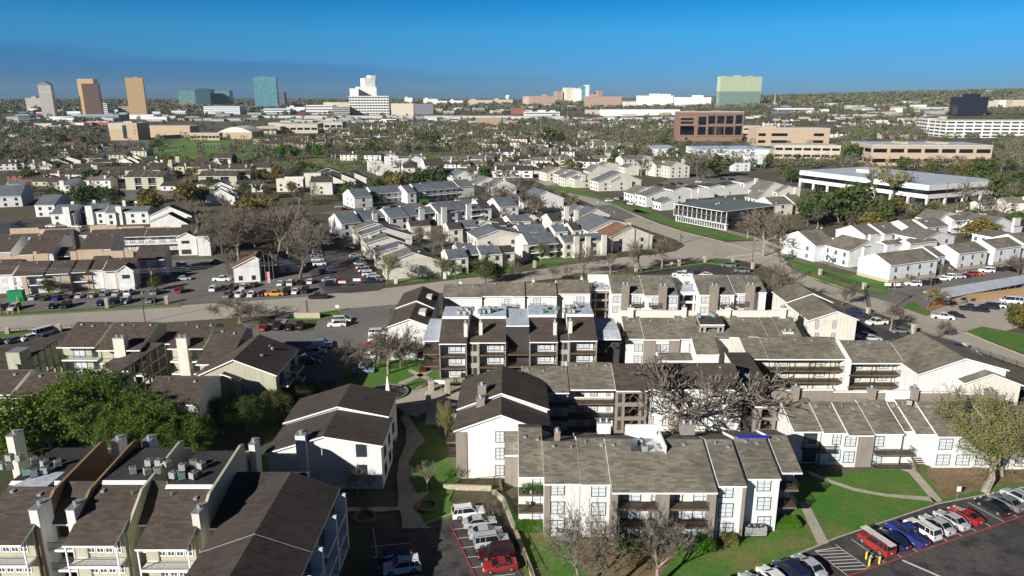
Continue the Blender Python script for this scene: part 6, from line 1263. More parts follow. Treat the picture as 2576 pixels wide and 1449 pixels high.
# low shops and sheds with pale flat roofs packed between the trees below the skyline
SW = ((WPRE, 'white'), (BEIGE, 'beige'), (mat('mid_grey_wall', (.32, .32, .31), .8), 'grey'), (REDW, 'dark red'), (BRICKT, 'tan brick'), (mat('slate_blue_wall', (.12, .17, .24), .8), 'slate blue'))
SR = ((FLATW, 'white flat roof'), (CONC, 'pale grey roof'), (RDARK, 'dark flat roof'))
for x0, x1, y0, y1, n, ph in ((0, 640, 277, 292, 22, 'in front of the left skyline towers'), (20, 640, 293, 306, 20, 'left of the elevated road'), (640, 900, 276, 290, 10, 'left of the stepped white tower'), (1090, 1320, 264, 288, 16, 'below the water tower'), (1290, 1800, 258, 276, 22, 'around the downtown cluster'), (1400, 1700, 292, 318, 14, 'beside the white warehouse'), (1920, 2400, 262, 292, 22, 'on the slope right of the mirrored slab'), (2100, 2330, 285, 312, 10, 'left of the black cube office'), (660, 1290, 303, 322, 26, 'below the elevated road'), (0, 260, 300, 330, 10, 'left of the school')):
    for i in range(n):
        x = x0 + (x1 - x0) * (i + FR.uniform(.1, .9)) / n; y = FR.uniform(y0, y1); wm, wn_ = FR.choice(SW[:3] if FR.random() < .75 else SW); rm, rn = FR.choice(SR); X, Y, Z = T(x, y)
        wd = FR.uniform(16, 52); dp = FR.uniform(14, 34); h = FR.choice((4.5, 5, 6, 8, 9)); r = link('commercial_building', None, loc=(X, Y, Z), rz=R(FR.choice((0, 6, -5, 14)))); tag(r, f'low {wn_} commercial building with {rn} {ph}', 'building')
        mb = MB(); mb.box(0, 0, -3, wd, dp, h); put('wall', mb, wm, r); mb = MB(); mb.box(-.3, -.3, h, wd + .3, dp + .3, h + .7); put('roof', mb, rm, r)
        mb = MB(); k = int(wd / 5)
        for j in range(k): mb.box(wd * (j + .2) / k, -.1, 1, wd * (j + .8) / k, .1, 2.8 + (h > 7) * 1)
        put('window_band', mb, GLASSD, r)
        if FR.random() < .5: mb = MB(); mb.box(wd * .4, dp * .4, h + .7, wd * .4 + 3, dp * .4 + 3, h + 2.4); put('rooftop_plant', mb, METAL, r)

# long townhouse rows: one building each, stepped roofs
for x0, x1, y0, y1, n, ws, rs, ph in ((650, 1150, 338, 382, 12, (0, 1, 5), (0, 1), 'above the playing field'), (1150, 1560, 338, 382, 11, (1, 0, 2), (0, 2), 'between the oaks and the granite office'), (0, 250, 330, 395, 6, (4, 0, 3), (0, 1), 'beside the left-hand street'), (80, 620, 425, 470, 9, (5, 1), (0, 1), 'in the olive quarter at mid left'), (1160, 1420, 395, 450, 6, (2, 1, 0), (2, 1), 'left of the upper street'), (1930, 2330, 306, 350, 8, (1, 0, 2), (1, 0), 'in the trees left of the white garage'), (700, 1300, 318, 336, 9, (0, 1, 3), (0, 2), 'in the brown rows behind the clubhouse'), (1560, 1700, 318, 350, 4, (0, 1), (0, 1), 'left of the granite office')):
    for i in range(n):
        x = x0 + (x1 - x0) * (i + FR.uniform(.2, .8)) / n; y = FR.uniform(y0, y1); wi, ri = FR.choice(ws), FR.choice(rs); X, Y, Z = T(x, y)
        r = link('townhouse_row', None, loc=(X, Y, Z), rz=R(FR.choice((4, 10, 18, -6)))); tag(r, f'long stepped {WMS[wi][1]} townhouse row with {RMS[ri][1]} {ph}', 'townhouses'); u = -FR.uniform(20, 32)
        for k in range(FR.choice((5, 6, 7))):
            w_ = FR.uniform(6, 9); h = 5.4 + FR.uniform(-.4, .7); dv_ = FR.uniform(-1, 1); d = 11; mb = MB(); mb.box(u, dv_, -2, u + w_ - .05, d + dv_, h); mb.face([(u, dv_, h), (u, d + dv_, h), (u, d * .6 + dv_, h + 2.6)]); put('wall', mb, WMS[wi][0], r)
            mb = MB(); mb.slab((u - .1, dv_ - .4, h - .15), (u + w_, dv_ - .4, h - .15), (u + w_, d * .6 + dv_, h + 2.6), (u - .1, d * .6 + dv_, h + 2.6), .3); mb.slab((u - .1, d * .6 + dv_, h + 2.6), (u + w_, d * .6 + dv_, h + 2.6), (u + w_, d + .4 + dv_, h - .2), (u - .1, d + .4 + dv_, h - .2), .3); put('roof', mb, RMS[ri][0], r)
            mb = MB(); mb.box(u + w_ * .25, dv_ - .08, .7, u + w_ * .7, dv_ + .05, 2.2); put('window', mb, GLASSD, r); mb = MB(); mb.box(u + w_ * .25, dv_ - .08, 3.4, u + w_ * .6, dv_ + .05, 4.8); put('window', mb, GLASSD, r)
            if k % 2: mb = MB(); mb.box(u + .2, dv_ - .5, 0, u + 1.4, dv_ + .4, h + 2.6); put('chimney', mb, WMS[wi][0], r)
            u += w_
# ================================================================ trees
def bez(rnd, mbt, mbc, p, d, L_, r, lev, maxlev, spread, tw):
    mb = mbt if lev <= 1 else mbc; n = 3 if lev < 2 else 2; pts = [Vector(p)]; d = Vector(d).normalized(); q = Vector(p); rr = r
    for i in range(n):
        d = (d + Vector((rnd.gauss(0, .16), rnd.gauss(0, .16), rnd.gauss(.05, .1)))).normalized(); q2 = q + d * (L_ / n); r2 = rr * (.86 if i < n - 1 else .72)
        mb.tube(q, q2, max(rr, tw), max(r2, tw * .8), 7 if lev == 0 else 5 if lev < 3 else 3); q, rr = q2, r2
        if lev < maxlev and i < n - 1 and lev > 0:
            for _ in range(1 if lev < 3 else 2):
                a = rnd.uniform(0, 6.28); e = d.orthogonal().normalized(); e = (e * math.cos(a) + d.cross(e) * math.sin(a)); dd = (d * .7 + e * spread + Vector((0, 0, .12)))
                bez(rnd, mbt, mbc, q, dd, L_ * rnd.uniform(.5, .75), rr * .55, lev + 1, maxlev, spread, tw)
    if lev < maxlev:
        k = rnd.choice((3, 4)) if lev == 0 else rnd.choice((2, 3)); a0 = rnd.uniform(0, 6.28)
        for i in range(k):
            a = a0 + 6.28 * i / k + rnd.gauss(0, .3); e = d.orthogonal().normalized(); e = (e * math.cos(a) + d.cross(e) * math.sin(a)); sp = spread * rnd.uniform(.6, 1.2)
            bez(rnd, mbt, mbc, q, d + e * sp, L_ * rnd.uniform(.62, .85), rr * (.72 if k < 4 else .62), lev + 1, maxlev, spread, tw)
def settint(me, vals):
    a = me.attributes.new('tint', 'FLOAT', 'FACE'); a.data.foreach_set('value', vals)
def quads(rs, cen, size, tint=None):
    n = len(cen); a = rs.normal(size=(n, 3)); a /= np.linalg.norm(a, axis=1)[:, None]; b = rs.normal(size=(n, 3)); b -= a * (a * b).sum(1)[:, None]; b /= np.linalg.norm(b, axis=1)[:, None]
    s = (size * rs.uniform(.6, 1.4, n))[:, None]; v = np.stack([cen - a * s - b * s * .6, cen + a * s - b * s * .6, cen + a * s + b * s * .6, cen - a * s + b * s * .6], 1).reshape(-1, 3)
    me = bpy.data.meshes.new('crown'); me.vertices.add(4 * n); me.vertices.foreach_set('co', v.ravel().astype(np.float32)); me.loops.add(4 * n); me.loops.foreach_set('vertex_index', np.arange(4 * n, dtype=np.int32))
    me.polygons.add(n); me.polygons.foreach_set('loop_start', np.arange(0, 4 * n, 4, dtype=np.int32)); me.update(calc_edges=True); return me
def clumps(seed, H, Rw, z0, nc, nl, cs, ls, shape, hollow=.55):
    rs = np.random.RandomState(seed); cen = []; tt = []
    while len(cen) < nc:
        u = rs.uniform(-1, 1, 3); r = np.linalg.norm(u)
        if r > 1 or r < hollow * rs.uniform(.3, 1): continue
        t = (u[2] + 1) / 2
        w_ = {'round': 1, 'cone': 1.15 - .85 * t, 'wide': 1 if t < .6 else 1.1}[shape]
        cen.append((u[0] * Rw * w_, u[1] * Rw * w_, z0 + (H - z0) * t)); tt.append(rs.uniform(0, 1))
    cen = np.array(cen); cen[:, :2] *= 1 + .18 * np.sin(3 * np.arctan2(cen[:, 1], cen[:, 0]) + seed)[:, None]
    csz = cs * rs.uniform(.6, 1.3, nc); p = np.repeat(cen, nl, 0) + rs.normal(size=(nc * nl, 3)) * np.repeat(csz, nl)[:, None] * np.array([.5, .5, .38])
    me = quads(rs, p, np.full(nc * nl, ls)); settint(me, np.clip(np.repeat(np.array(tt), nl) + rs.normal(0, .2, nc * nl), 0, 1)); return me, cen
TP = {}
def treeproto(kind, var, lod):
    key = (kind, var, lod)
    if key in TP: return TP[key]
    rnd = random.Random(hash((ord(kind), var, lod)) % 9973); H = 10.0; t = MB(); c = MB()
    if kind in 'bBy':
        ml = {0: 5, 1: 5, 2: 4}[lod]; tw = {0: .018 if kind != 'B' else .03, 1: .03, 2: .06}[lod]
        sp = {'b': .62, 'B': .8, 'y': .6}[kind]
        bez(rnd, t, c, (0, 0, -.3), (rnd.gauss(0, .06), rnd.gauss(0, .06), 1), 2.6 if kind != 'B' else 2.1, .26 if kind != 'B' else .33, 0, ml, sp, tw)
        zs = max(v[2] for v in t.v + c.v); k = H / zs
        for m_ in (t, c): m_.v = [(x * k, y * k, z * k) for x, y, z in m_.v]
        bark = BARKP if var % 2 == 0 or kind == 'B' else BARK
        tm = t.mesh('trunk', [bark]); cm = c.mesh('crown', [TWIG]); settint(cm, [rnd.random() for _ in c.f]); out = [('trunk', tm), ('crown', cm)]
        if kind == 'y':
            ends = [v for v in c.v[::7]]; rs = np.random.RandomState(var + 3); e = np.array(ends); n = {0: 14000, 1: 2200, 2: 500}[lod]; e = e[rs.randint(0, len(e), n)] + rs.normal(0, .22, (n, 3))
            lm = quads(rs, e, np.full(n, {0: .045, 1: .10, 2: .24}[lod])); settint(lm, rs.uniform(0, 1, n)); lm.materials.append(LBUD); out.append(('foliage', lm))
    else:
        par = {'o': (4.9, 2.0, 'round', LOAK), 'j': (3.7, 1.2, 'round', LJUN), 'g': (3.6, 2.2, 'round', LGRN), 'l': (4.5, 2.2, 'round', LORG)}[kind]
        nc, nl, ls, cs = {0: (240, 90, .10, 1.15), 1: (110, 36, .19, 1.5), 2: (46, 20, .42, 1.9)}[lod]
        if kind == 'j' and lod == 0: nc, nl, ls, cs = 190, 90, .085, .72
        me, cen = clumps(var * 7 + ord(kind), H, par[0], par[1], nc, nl, cs, ls, par[2]); me.materials.append(par[3])
        t.tube((0, 0, -.3), (.1, .05, par[1] + 2), .32, .2, 7)
        for i in range(0, nc, max(1, nc // 16)):
            p = cen[i]; m_ = (p[0] * .35, p[1] * .35, par[1] + 1 + (p[2] - par[1]) * .3); t.tube((.05, .03, par[1] + rnd.uniform(-.3, 1)), m_, .14, .09, 4); t.tube(m_, p, .09, .03, 4)
        out = [('trunk', t.mesh('trunk', [BARK])), ('crown', me)]
    TP[key] = out; return out
KN = {'b': ('bare_tree', 'bare leafless tree'), 'B': ('bare_tree', 'very large bare spreading tree'), 'y': ('budding_tree', 'thin yellow-green budding tree'), 'o': ('evergreen_oak', 'dense dark green evergreen tree'), 'j': ('juniper_tree', 'tall bushy sunlit juniper'), 'g': ('leafy_tree', 'bright fresh green tree'), 'l': ('autumn_tree', 'yellow-brown leafed tree')}
TREES = []; TV = [0]
def tree(kind, x, yb, yt, wd=1.0, lab=None, lod=None):
    TV[0] += 1; X, Y, Z = T(x, yb); d = ray(x, yt); t = Y / d[1]; H = max(2.0, HC + d[2] * t - Z)
    D = math.hypot(X, Y); lod = (0 if D < 135 else 1 if D < 330 else 2) if lod is None else lod
    pr = treeproto(kind, TV[0] % (3 if lod == 0 else 4), lod); nm, ph = KN[kind]
    r = link(nm, None, loc=(X, Y, Z), rz=TV[0] * 2.1); s = H / 10; r.scale = (s * wd, s * wd, s)
    r['_ph'] = ('tall ' if H > 11.5 else 'small ' if H < 6 else '') + ph; r['_p'] = (x, yb); tag(r, lab or '', 'tree', None); TREES.append(r)
    cr = None
    for n, me in pr:
        if n == 'foliage': link(n, me, cr)
        else:
            o = link(n, me, r)
            if n == 'crown': cr = o
    return r
tree('j', 240, 1118, 928, 1.25, 'tallest and broadest juniper of the lower left group'); tree('j', 62, 1140, 1000, 1.3, 'juniper at the left edge behind the first chimney'); tree('j', 128, 1125, 985, 1.1); tree('j', 330, 1128, 975, 1.1); tree('j', 400, 1125, 985, 1.0); tree('j', 465, 1130, 1030, 1.1); tree('j', 500, 1120, 1040, .9); tree('j', 12, 1135, 1040, 1.0); tree('j', 180, 1105, 960, 1)
tree('B', 1692, 1080, 872, 1.3, 'very large bare spreading tree in the courtyard in front of the white wall'); tree('b', 1668, 1078, 960, 1.2, 'leaning bare tree beside the very large bare courtyard tree')
tree('b', 1514, 914, 815, 1.2, 'bare tree in front of the balcony block, left of the covered stair'); tree('b', 1540, 918, 850, 1.1)
tree('b', 977, 941, 815, 1.0, 'bare tree casting its shadow on the white gable wall'); tree('b', 938, 930, 838, 1.2); tree('b', 1008, 925, 850, .8)
tree('y', 2474, 1236, 985, 1.25, 'broad yellow-green budding tree beside the right-hand lawn path'); tree('y', 2520, 1200, 1010, .9)
tree('y', 1119, 1126, 1003, .55, 'slim yellow-green tree beside the swimming pool'); tree('b', 1074, 1237, 1157, 1.0, 'small bare tree beside the winding path')
tree('b', 1457, 1490, 1237, .62, 'tall bare tree with pale trunk in front of the foreground block, left'); tree('b', 1517, 1500, 1240, .5, 'slender bare tree with twin pale trunks in front of the foreground block'); tree('b', 1650, 1480, 1300, 1.1, 'low forking bare tree in front of the foreground block, right'); tree('b', 1530, 1495, 1290, .7)
tree('b', 2062, 971, 874, 1.1, 'bare tree in front of the gallery walkways'); tree('b', 2103, 976, 890, .8)
tree('b', 979, 798, 773, 1.3); tree('b', 605, 812, 752, 2.1, 'wide low bare tree on the lower side of the main street'); tree('b', 650, 810, 765, 1.8)
for a in [(345, 1165, 1025), (400, 1160, 1005), (452, 1165, 1040), (500, 1160, 1045), (300, 1160, 1030)]: tree('j', *a, .95)
for a in [('b', 560, 640, 545), ('b', 600, 655, 538), ('b', 650, 652, 520), ('b', 705, 652, 515), ('b', 754, 703, 548), ('b', 790, 645, 552), ('b', 540, 622, 560), ('b', 735, 605, 505), ('b', 615, 602, 520), ('b', 590, 690, 622), ('b', 680, 640, 530), ('b', 770, 680, 570), ('b', 630, 620, 530),
 ('l', 660, 548, 500), ('l', 625, 535, 495), ('b', 500, 560, 505), ('b', 520, 575, 520), ('o', 200, 522, 470), ('o', 240, 518, 465), ('o', 285, 522, 472), ('l', 380, 548, 482), ('l', 470, 522, 462), ('o', 505, 505, 468), ('o', 150, 520, 480), ('b', 100, 500, 462), ('b', 130, 490, 455), ('b', 320, 530, 490),
 ('o', 885, 508, 458), ('o', 945, 500, 450), ('l', 1000, 490, 438), ('o', 1050, 480, 432), ('o', 1100, 478, 415), ('g', 1214, 448, 420), ('o', 941, 516, 486), ('o', 862, 512, 485), ('b', 782, 500, 455), ('b', 800, 510, 470), ('b', 820, 450, 425),
 ('g', 709, 402, 364), ('g', 742, 399, 369), ('g', 799, 397, 364), ('o', 759, 432, 404), ('o', 787, 429, 410), ('b', 890, 422, 395), ('b', 870, 425, 400), ('o', 1065, 368, 332), ('o', 1095, 368, 336), ('o', 1080, 372, 345), ('o', 1385, 370, 320), ('o', 1400, 372, 330), ('b', 990, 375, 350), ('b', 1005, 380, 352), ('o', 840, 345, 328), ('o', 900, 345, 330),
 ('b', 1467, 689, 612), ('b', 1535, 691, 634), ('b', 1614, 684, 600), ('b', 1664, 676, 592), ('b', 1388, 709, 668), ('b', 1290, 700, 650), ('o', 1222, 713, 652), ('o', 1250, 708, 665), ('y', 975, 716, 634), ('y', 1110, 697, 645), ('b', 1425, 700, 668),
 ('b', 1920, 645, 520), ('b', 1935, 620, 530), ('y', 1950, 600, 530), ('b', 1965, 660, 600), ('b', 1880, 600, 540), ('o', 2137, 570, 461), ('o', 2057, 562, 482), ('o', 2095, 555, 490), ('o', 2190, 572, 500), ('o', 2020, 540, 500), ('b', 2110, 560, 500), ('b', 2220, 560, 510), ('l', 2240, 545, 512), ('b', 2270, 540, 505), ('b', 2300, 550, 510),
 ('y', 2240, 508, 414), ('b', 2190, 498, 416), ('o', 2470, 475, 402), ('o', 2440, 485, 430), ('o', 2505, 505, 440), ('b', 2425, 530, 450), ('b', 2460, 540, 460), ('b', 2550, 520, 450), ('b', 2520, 560, 490), ('o', 2400, 440, 415), ('o', 2560, 480, 430),
 ('l', 2464, 608, 549), ('l', 2490, 606, 560), ('l', 2440, 606, 562), ('o', 2560, 824, 762), ('l', 2590, 840, 765), ('b', 2117, 768, 706), ('b', 1952, 778, 660), ('y', 2332, 781, 715), ('b', 2238, 832, 758), ('b', 1925, 790, 700), ('b', 1945, 720, 660), ('b', 2360, 850, 800), ('b', 2350, 930, 860),
 ('b', 1069, 628, 562), ('b', 1114, 638, 568), ('b', 1090, 632, 572), ('b', 1230, 520, 470), ('b', 1215, 530, 480), ('b', 1250, 505, 465), ('b', 1330, 560, 500), ('y', 1320, 540, 485), ('b', 1290, 500, 450), ('b', 1350, 520, 470), ('y', 1440, 540, 492), ('y', 1410, 520, 478), ('b', 1420, 500, 470),
 ('b', 1613, 443, 386), ('b', 1758, 455, 374), ('o', 1808, 445, 390), ('b', 1770, 450, 395), ('o', 1555, 425, 408), ('b', 1640, 430, 390), ('o', 1690, 400, 372), ('b', 1950, 430, 400), ('o', 1975, 455, 418), ('o', 1990, 460, 425), ('b', 1550, 405, 380),
 ('b', 2170, 540, 500), ('o', 2140, 410, 362), ('y', 2110, 400, 355), ('o', 2270, 430, 395), ('y', 2240, 412, 375), ('o', 2340, 440, 410), ('o', 2385, 345, 318), ('o', 2365, 342, 322), ('b', 60, 395, 345), ('b', 80, 398, 345), ('o', 155, 368, 335), ('o', 230, 378, 357), ('o', 400, 375, 352), ('o', 385, 378, 360), ('b', 337, 390, 345), ('b', 395, 360, 340), ('b', 600, 405, 350), ('b', 590, 400, 356), ('y', 220, 365, 330), ('y', 190, 370, 330), ('b', 640, 400, 350),
 ('b', 540, 806, 765), ('o', 560, 1095, 1005), ('o', 622, 1085, 1000), ('o', 690, 1062, 985), ('o', 745, 1022, 960), ('b', 900, 1240, 1165), ('b', 930, 1235, 1175), ('o', 800, 1000, 965), ('b', 905, 940, 860), ('b', 918, 1300, 1240), ('o', 1000, 1055, 1028), ('b', 1240, 1300, 1235), ('b', 1215, 1262, 1225), ('b', 1000, 905, 835), ('b', 575, 790, 750), ('o', 395, 730, 698), ('b', 1850, 735, 690), ('b', 2560, 700, 640), ('y', 100, 730, 705), ('o', 125, 742, 702), ('b', 870, 905, 850), ('b', 2380, 700, 660), ('b', 2290, 720, 690)]: tree(*a)
# scattered trees through the neighbourhoods
TR = random.Random(4)
for b_ in list(C.objects):
    pass
def inpoly(x, y, P):
    c = False
    for (x0, y0), (x1, y1) in zip(P, P[1:] + P[:1]):
        if (y0 > y) != (y1 > y) and x < (x1 - x0) * (y - y0) / (y1 - y0) + x0: c = not c
    return c
NOGO = [p for _, p, m in LOTS] + [[(-260, 812), (0, 797), (869, 736), (1305, 686), (1700, 632), (1450, 478), (1500, 478), (1823, 600), (2000, 640), (2576, 895), (2576, 925), (1977, 699), (1463, 692), (731, 791), (-260, 850)]]
def scat(x0, x1, y0, y1, n, kinds, h0=6, h1=11):
    for _ in range(n):
        for _k in range(8):
            x = TR.uniform(x0, x1); y = TR.uniform(y0, y1); X, Y, Z = T(x, y)
            if not any(inpoly(x, y, p) for p in NOGO) and not any(a - 1 < X < b and c - 1 < Y < d for a, c, b, d in FOOT): break
        else: continue
        if 0: pass
        _ = 0; X, Y, Z = T(x, y); H = TR.uniform(h0, h1); tree(TR.choice(kinds), x, y, P2(X, Y, Z + H)[1])
scat(0, 250, 355, 460, 12, 'bbyo'); scat(250, 660, 408, 440, 6, 'bbly'); scat(60, 700, 440, 475, 14, 'bbol'); scat(640, 1180, 372, 392, 16, 'bboy'); scat(600, 900, 505, 540, 8, 'bbl'); scat(1160, 1600, 335, 440, 42, 'bbbyoo'); scat(1560, 1900, 350, 380, 20, 'oby'); scat(1900, 2330, 326, 420, 26, 'bboy'); scat(2080, 2400, 300, 345, 16, 'bbyo'); scat(2400, 2576, 350, 480, 14, 'bboy'); scat(1960, 2420, 500, 560, 12, 'boyl'); scat(2250, 2576, 560, 600, 5, 'bo'); scat(0, 260, 395, 420, 6, 'bo'); scat(930, 1300, 322, 345, 14, 'byo')
scat(0, 700, 400, 520, 60, 'bbboly', 6, 11); scat(640, 1200, 400, 520, 26, 'bboly', 6, 11); scat(1900, 2576, 420, 600, 22, 'bbol', 6, 11); scat(1180, 1500, 480, 680, 12, 'bby', 6, 9); scat(0, 120, 355, 480, 12, 'bby'); scat(240, 540, 440, 470, 10, 'bbb', 9, 13); scat(560, 800, 600, 660, 10, 'bbb', 12, 17); scat(540, 720, 540, 600, 10, 'bbbl', 11, 15); scat(820, 1180, 425, 450, 10, 'bboy', 8, 12); scat(1180, 1340, 460, 560, 12, 'bbb', 10, 15); scat(2020, 2250, 545, 585, 9, 'boob', 9, 13); scat(700, 900, 430, 480, 8, 'bby', 8, 12); scat(640, 1180, 352, 392, 22, 'bboy', 8, 12)
# leaf-covered hedges and shrubs
_HM = {}
def hedge(px0, px1, yb, yt, dep, lab, t='D2', grp='clipped bright green hedges', kind='hedge', m=LHEDGE):
    tl(t); x0, yb_ = Q(px0, yb); x1, _ = Q(px1, yb); _, yt_ = Q(0, yt); X, Y = W(x0, yb_); X1 = X + (x1 - x0) / F * math.hypot(Y, HC); h = max(.6, HC + ray(x0, yt_)[2] * (Y + dep * .4) / ray(x0, yt_)[1]); w_ = abs(X1 - X); rs = np.random.RandomState(int(px0))
    n = int((w_ * h + w_ * dep + dep * h) * 260); n = min(n, 9000); s = rs.uniform(-1, 1, (n, 3)); ax = rs.randint(0, 3, n); sg = np.sign(rs.uniform(-1, 1, n)); s[np.arange(n), ax] = sg; s *= (1 - .10 * (np.linalg.norm(s, axis=1)[:, None] - 1)); s += rs.normal(0, .035, s.shape)
    p = s * np.array([w_ / 2, dep / 2, h / 2]) + np.array([w_ / 2, dep / 2, h / 2]); me = quads(rs, p, np.full(n, .055)); settint(me, rs.uniform(0, 1, n)); me.materials.append(m)
    r = link(kind, None, loc=(X, Y, 0)); tag(r, lab, kind, grp); link('foliage', me, r); mb = MB(); mb.box(w_ * .08, dep * .08, 0, w_ * .92, dep * .92, h * .9); put('inner_growth', mb, m, r)
hedge(35, 120, 1022, 925, 2, 'small bright hedge at the left foot of the foreground block'); hedge(135, 325, 1022, 928, 2, 'wide bright hedge below the potted-plant balcony'); hedge(1040, 1145, 1218, 1080, 2.2, 'tall bright hedge left of the ground-floor centre bay'); hedge(1180, 1260, 1215, 1115, 2.2, 'narrow bright hedge between two bare trunks'); hedge(1275, 1385, 1215, 1110, 2.2, 'bright hedge behind the forking bare tree'); hedge(1565, 1768, 1212, 1092, 2.2, 'wide bright hedge right of the forking bare tree'); hedge(1885, 2050, 1222, 1085, 2.2, 'bright hedge at the right end of the centre bay')
hedge(75, 322, 990, 888, 2.2, 'bright hedge at the right corner of the foreground block', 'D3'); hedge(2210, 2512, 668, 608, 2.2, 'long bright hedge below the middle balcony block', 'C1'); hedge(2060, 2176, 672, 602, 2.5, 'round grey-green shrub beside the brick terrace', 'C1', None, 'shrub', LOAK); hedge(1195, 1350, 502, 455, 2, 'dark green hedge behind the middle roofs', 'C2', None, 'shrub', LOAK); hedge(1860, 2040, 1170, 1112, 2, 'green shrub below the white courtyard wall', 'C2', None, 'shrub', LOAK); hedge(2205, 2295, 1150, 1092, 2, 'bright shrub at the right end of the courtyard wall', 'C2', None, 'shrub', LHEDGE); hedge(2135, 2270, 1165, 1035, 2.6, 'pale bushy shrub between hedge and cooling units', 'D2', None, 'shrub', LBUD); hedge(1645, 1715, 585, 528, 2, 'round reddish shrub beside the crossing paths', 'C1', None, 'shrub', mat('red_leaves', (.22, .07, .03), .9, 'leaf', c2=(.12, .05, .02))); hedge(1640, 1745, 1395, 1360, 2, 'clipped green hedge in front of the motel-style row', 'A1', None, 'hedge'); hedge(2340, 2425, 300 + 0, 262, 2, 'green hedge at the roundabout verge', 'B2', None, 'shrub', LOAK)
# far woodland canopy: one mass nobody could count
rs = np.random.RandomState(3); n = 24000
az = rs.uniform(-.70, .72, n); rr = 520 * np.exp(rs.uniform(0, 1, n) ** .85 * math.log(6200 / 520.))
X = np.sin(az) * rr; Y = np.cos(az) * rr
keep = np.ones(n, bool)
EX = [(240, 650, 338, 412), (690, 1160, 383, 428), (0, 1290, 288, 303), (1290, 1720, 280, 303), (1690, 1880, 300, 365), (1890, 2120, 300, 412), (2180, 2510, 352, 418), (2320, 2640, 290, 350), (265, 880, 300, 352), (1640, 1945, 362, 396), (50, 120, 285, 300)]
Z = np.zeros(n); bx = [(o.location.x, o.location.y) for o in THINGS if o['category'] in ('building', 'house', 'office', 'tower', 'garage', 'warehouse', 'school', 'store', 'townhouse')]; bx = np.array(bx)
for i in range(n):
    Z[i] = elev(X[i], Y[i]); px, py = P2(X[i], Y[i], Z[i])
    for a in EX:
        if a[0] < px < a[1] and a[2] < py < a[3]: keep[i] = rs.rand() < .10
    if rr[i] < 700 and rs.rand() < .35: keep[i] = False
    if py > 425: keep[i] = False
    if rr[i] < 3000:
        q = bx - (X[i] + 0, Y[i]); q = q[(q[:, 0] < 12) & (q[:, 0] > -22) & (q[:, 1] > -14) & (q[:, 1] < 26)]
        if len(q): keep[i] = False
X, Y, Z, rr = X[keep], Y[keep], Z[keep], rr[keep]; n = len(X)
tone = rs.uniform(0, 1, n); tone = np.where(rs.rand(n) < .35, rs.uniform(.35, .8, n), tone)
near = rr < 2300; nn = int(near.sum()); K = 90; H = rs.uniform(4.5, 10.5, nn); rad = H * rs.uniform(.38, .62, nn)
o_ = rs.normal(size=(nn, K, 3)); o_ /= np.linalg.norm(o_, axis=2)[:, :, None]; o_ *= (rs.uniform(.45, 1, (nn, K)) ** .5)[:, :, None]
o_ *= (1 + .35 * np.sin(o_[:, :, :1] * 5 + rs.uniform(0, 6, (nn, 1, 1))))
P_ = np.stack([X[near], Y[near], Z[near] + H * .58], 1)[:, None, :] + o_ * np.stack([rad, rad, H * .44], 1)[:, None, :]
far_ = ~near; nfz = int(far_.sum()); K2 = 26; H2 = rs.uniform(7, 13, nfz); o2 = rs.normal(size=(nfz, K2, 3)); o2 /= np.linalg.norm(o2, axis=2)[:, :, None]
P2_ = np.stack([X[far_], Y[far_], Z[far_] + H2 * .5], 1)[:, None, :] + o2 * np.stack([H2 * .8, H2 * .8, H2 * .42], 1)[:, None, :]
cen = np.concatenate([P_.reshape(-1, 3), P2_.reshape(-1, 3)]); size = np.concatenate([np.repeat(.30 + rr[near] / 3000, K), np.repeat(1.9 + rr[far_] / 3500, K2)])
me = quads(rs, cen, size); me.name = 'woodland'; tv = np.concatenate([np.repeat(tone[near], K), np.repeat(tone[far_], K2)]); settint(me, np.clip(tv + rs.normal(0, .05, len(tv)), 0, 1)); me.materials.append(WOODS)
struct(link('woodland', me), 'stuff')
# ================================================================ vehicles
CC = {'white': (.74, .74, .73), 'silver': (.42, .44, .46), 'grey': (.16, .17, .18), 'black': (.012, .012, .014), 'red': (.30, .024, .02), 'maroon': (.05, .008, .010), 'blue': (.02, .035, .20), 'navy': (.012, .02, .07), 'orange': (.45, .13, .03), 'yellow': (.60, .30, .04), 'beige': (.45, .40, .30), 'green': (.03, .07, .03), 'light blue': (.20, .30, .40)}
def paint(c): return mat('paint_' + c.replace(' ', '_'), CC[c], .28, coat=.8, spec=.5, metal=.0)
TYRE = mat('tyre_rubber', (.018, .018, .018), .85); RIM = mat('alloy_rim', (.45, .45, .46), .35, metal=.7); CGL = mat('car_glass', (.012, .016, .020), .04, spec=.9); LAMPH = mat('headlamp_glass', (.65, .66, .66), .1); LAMPT = mat('tail_lamp_red', (.35, .01, .01), .25)
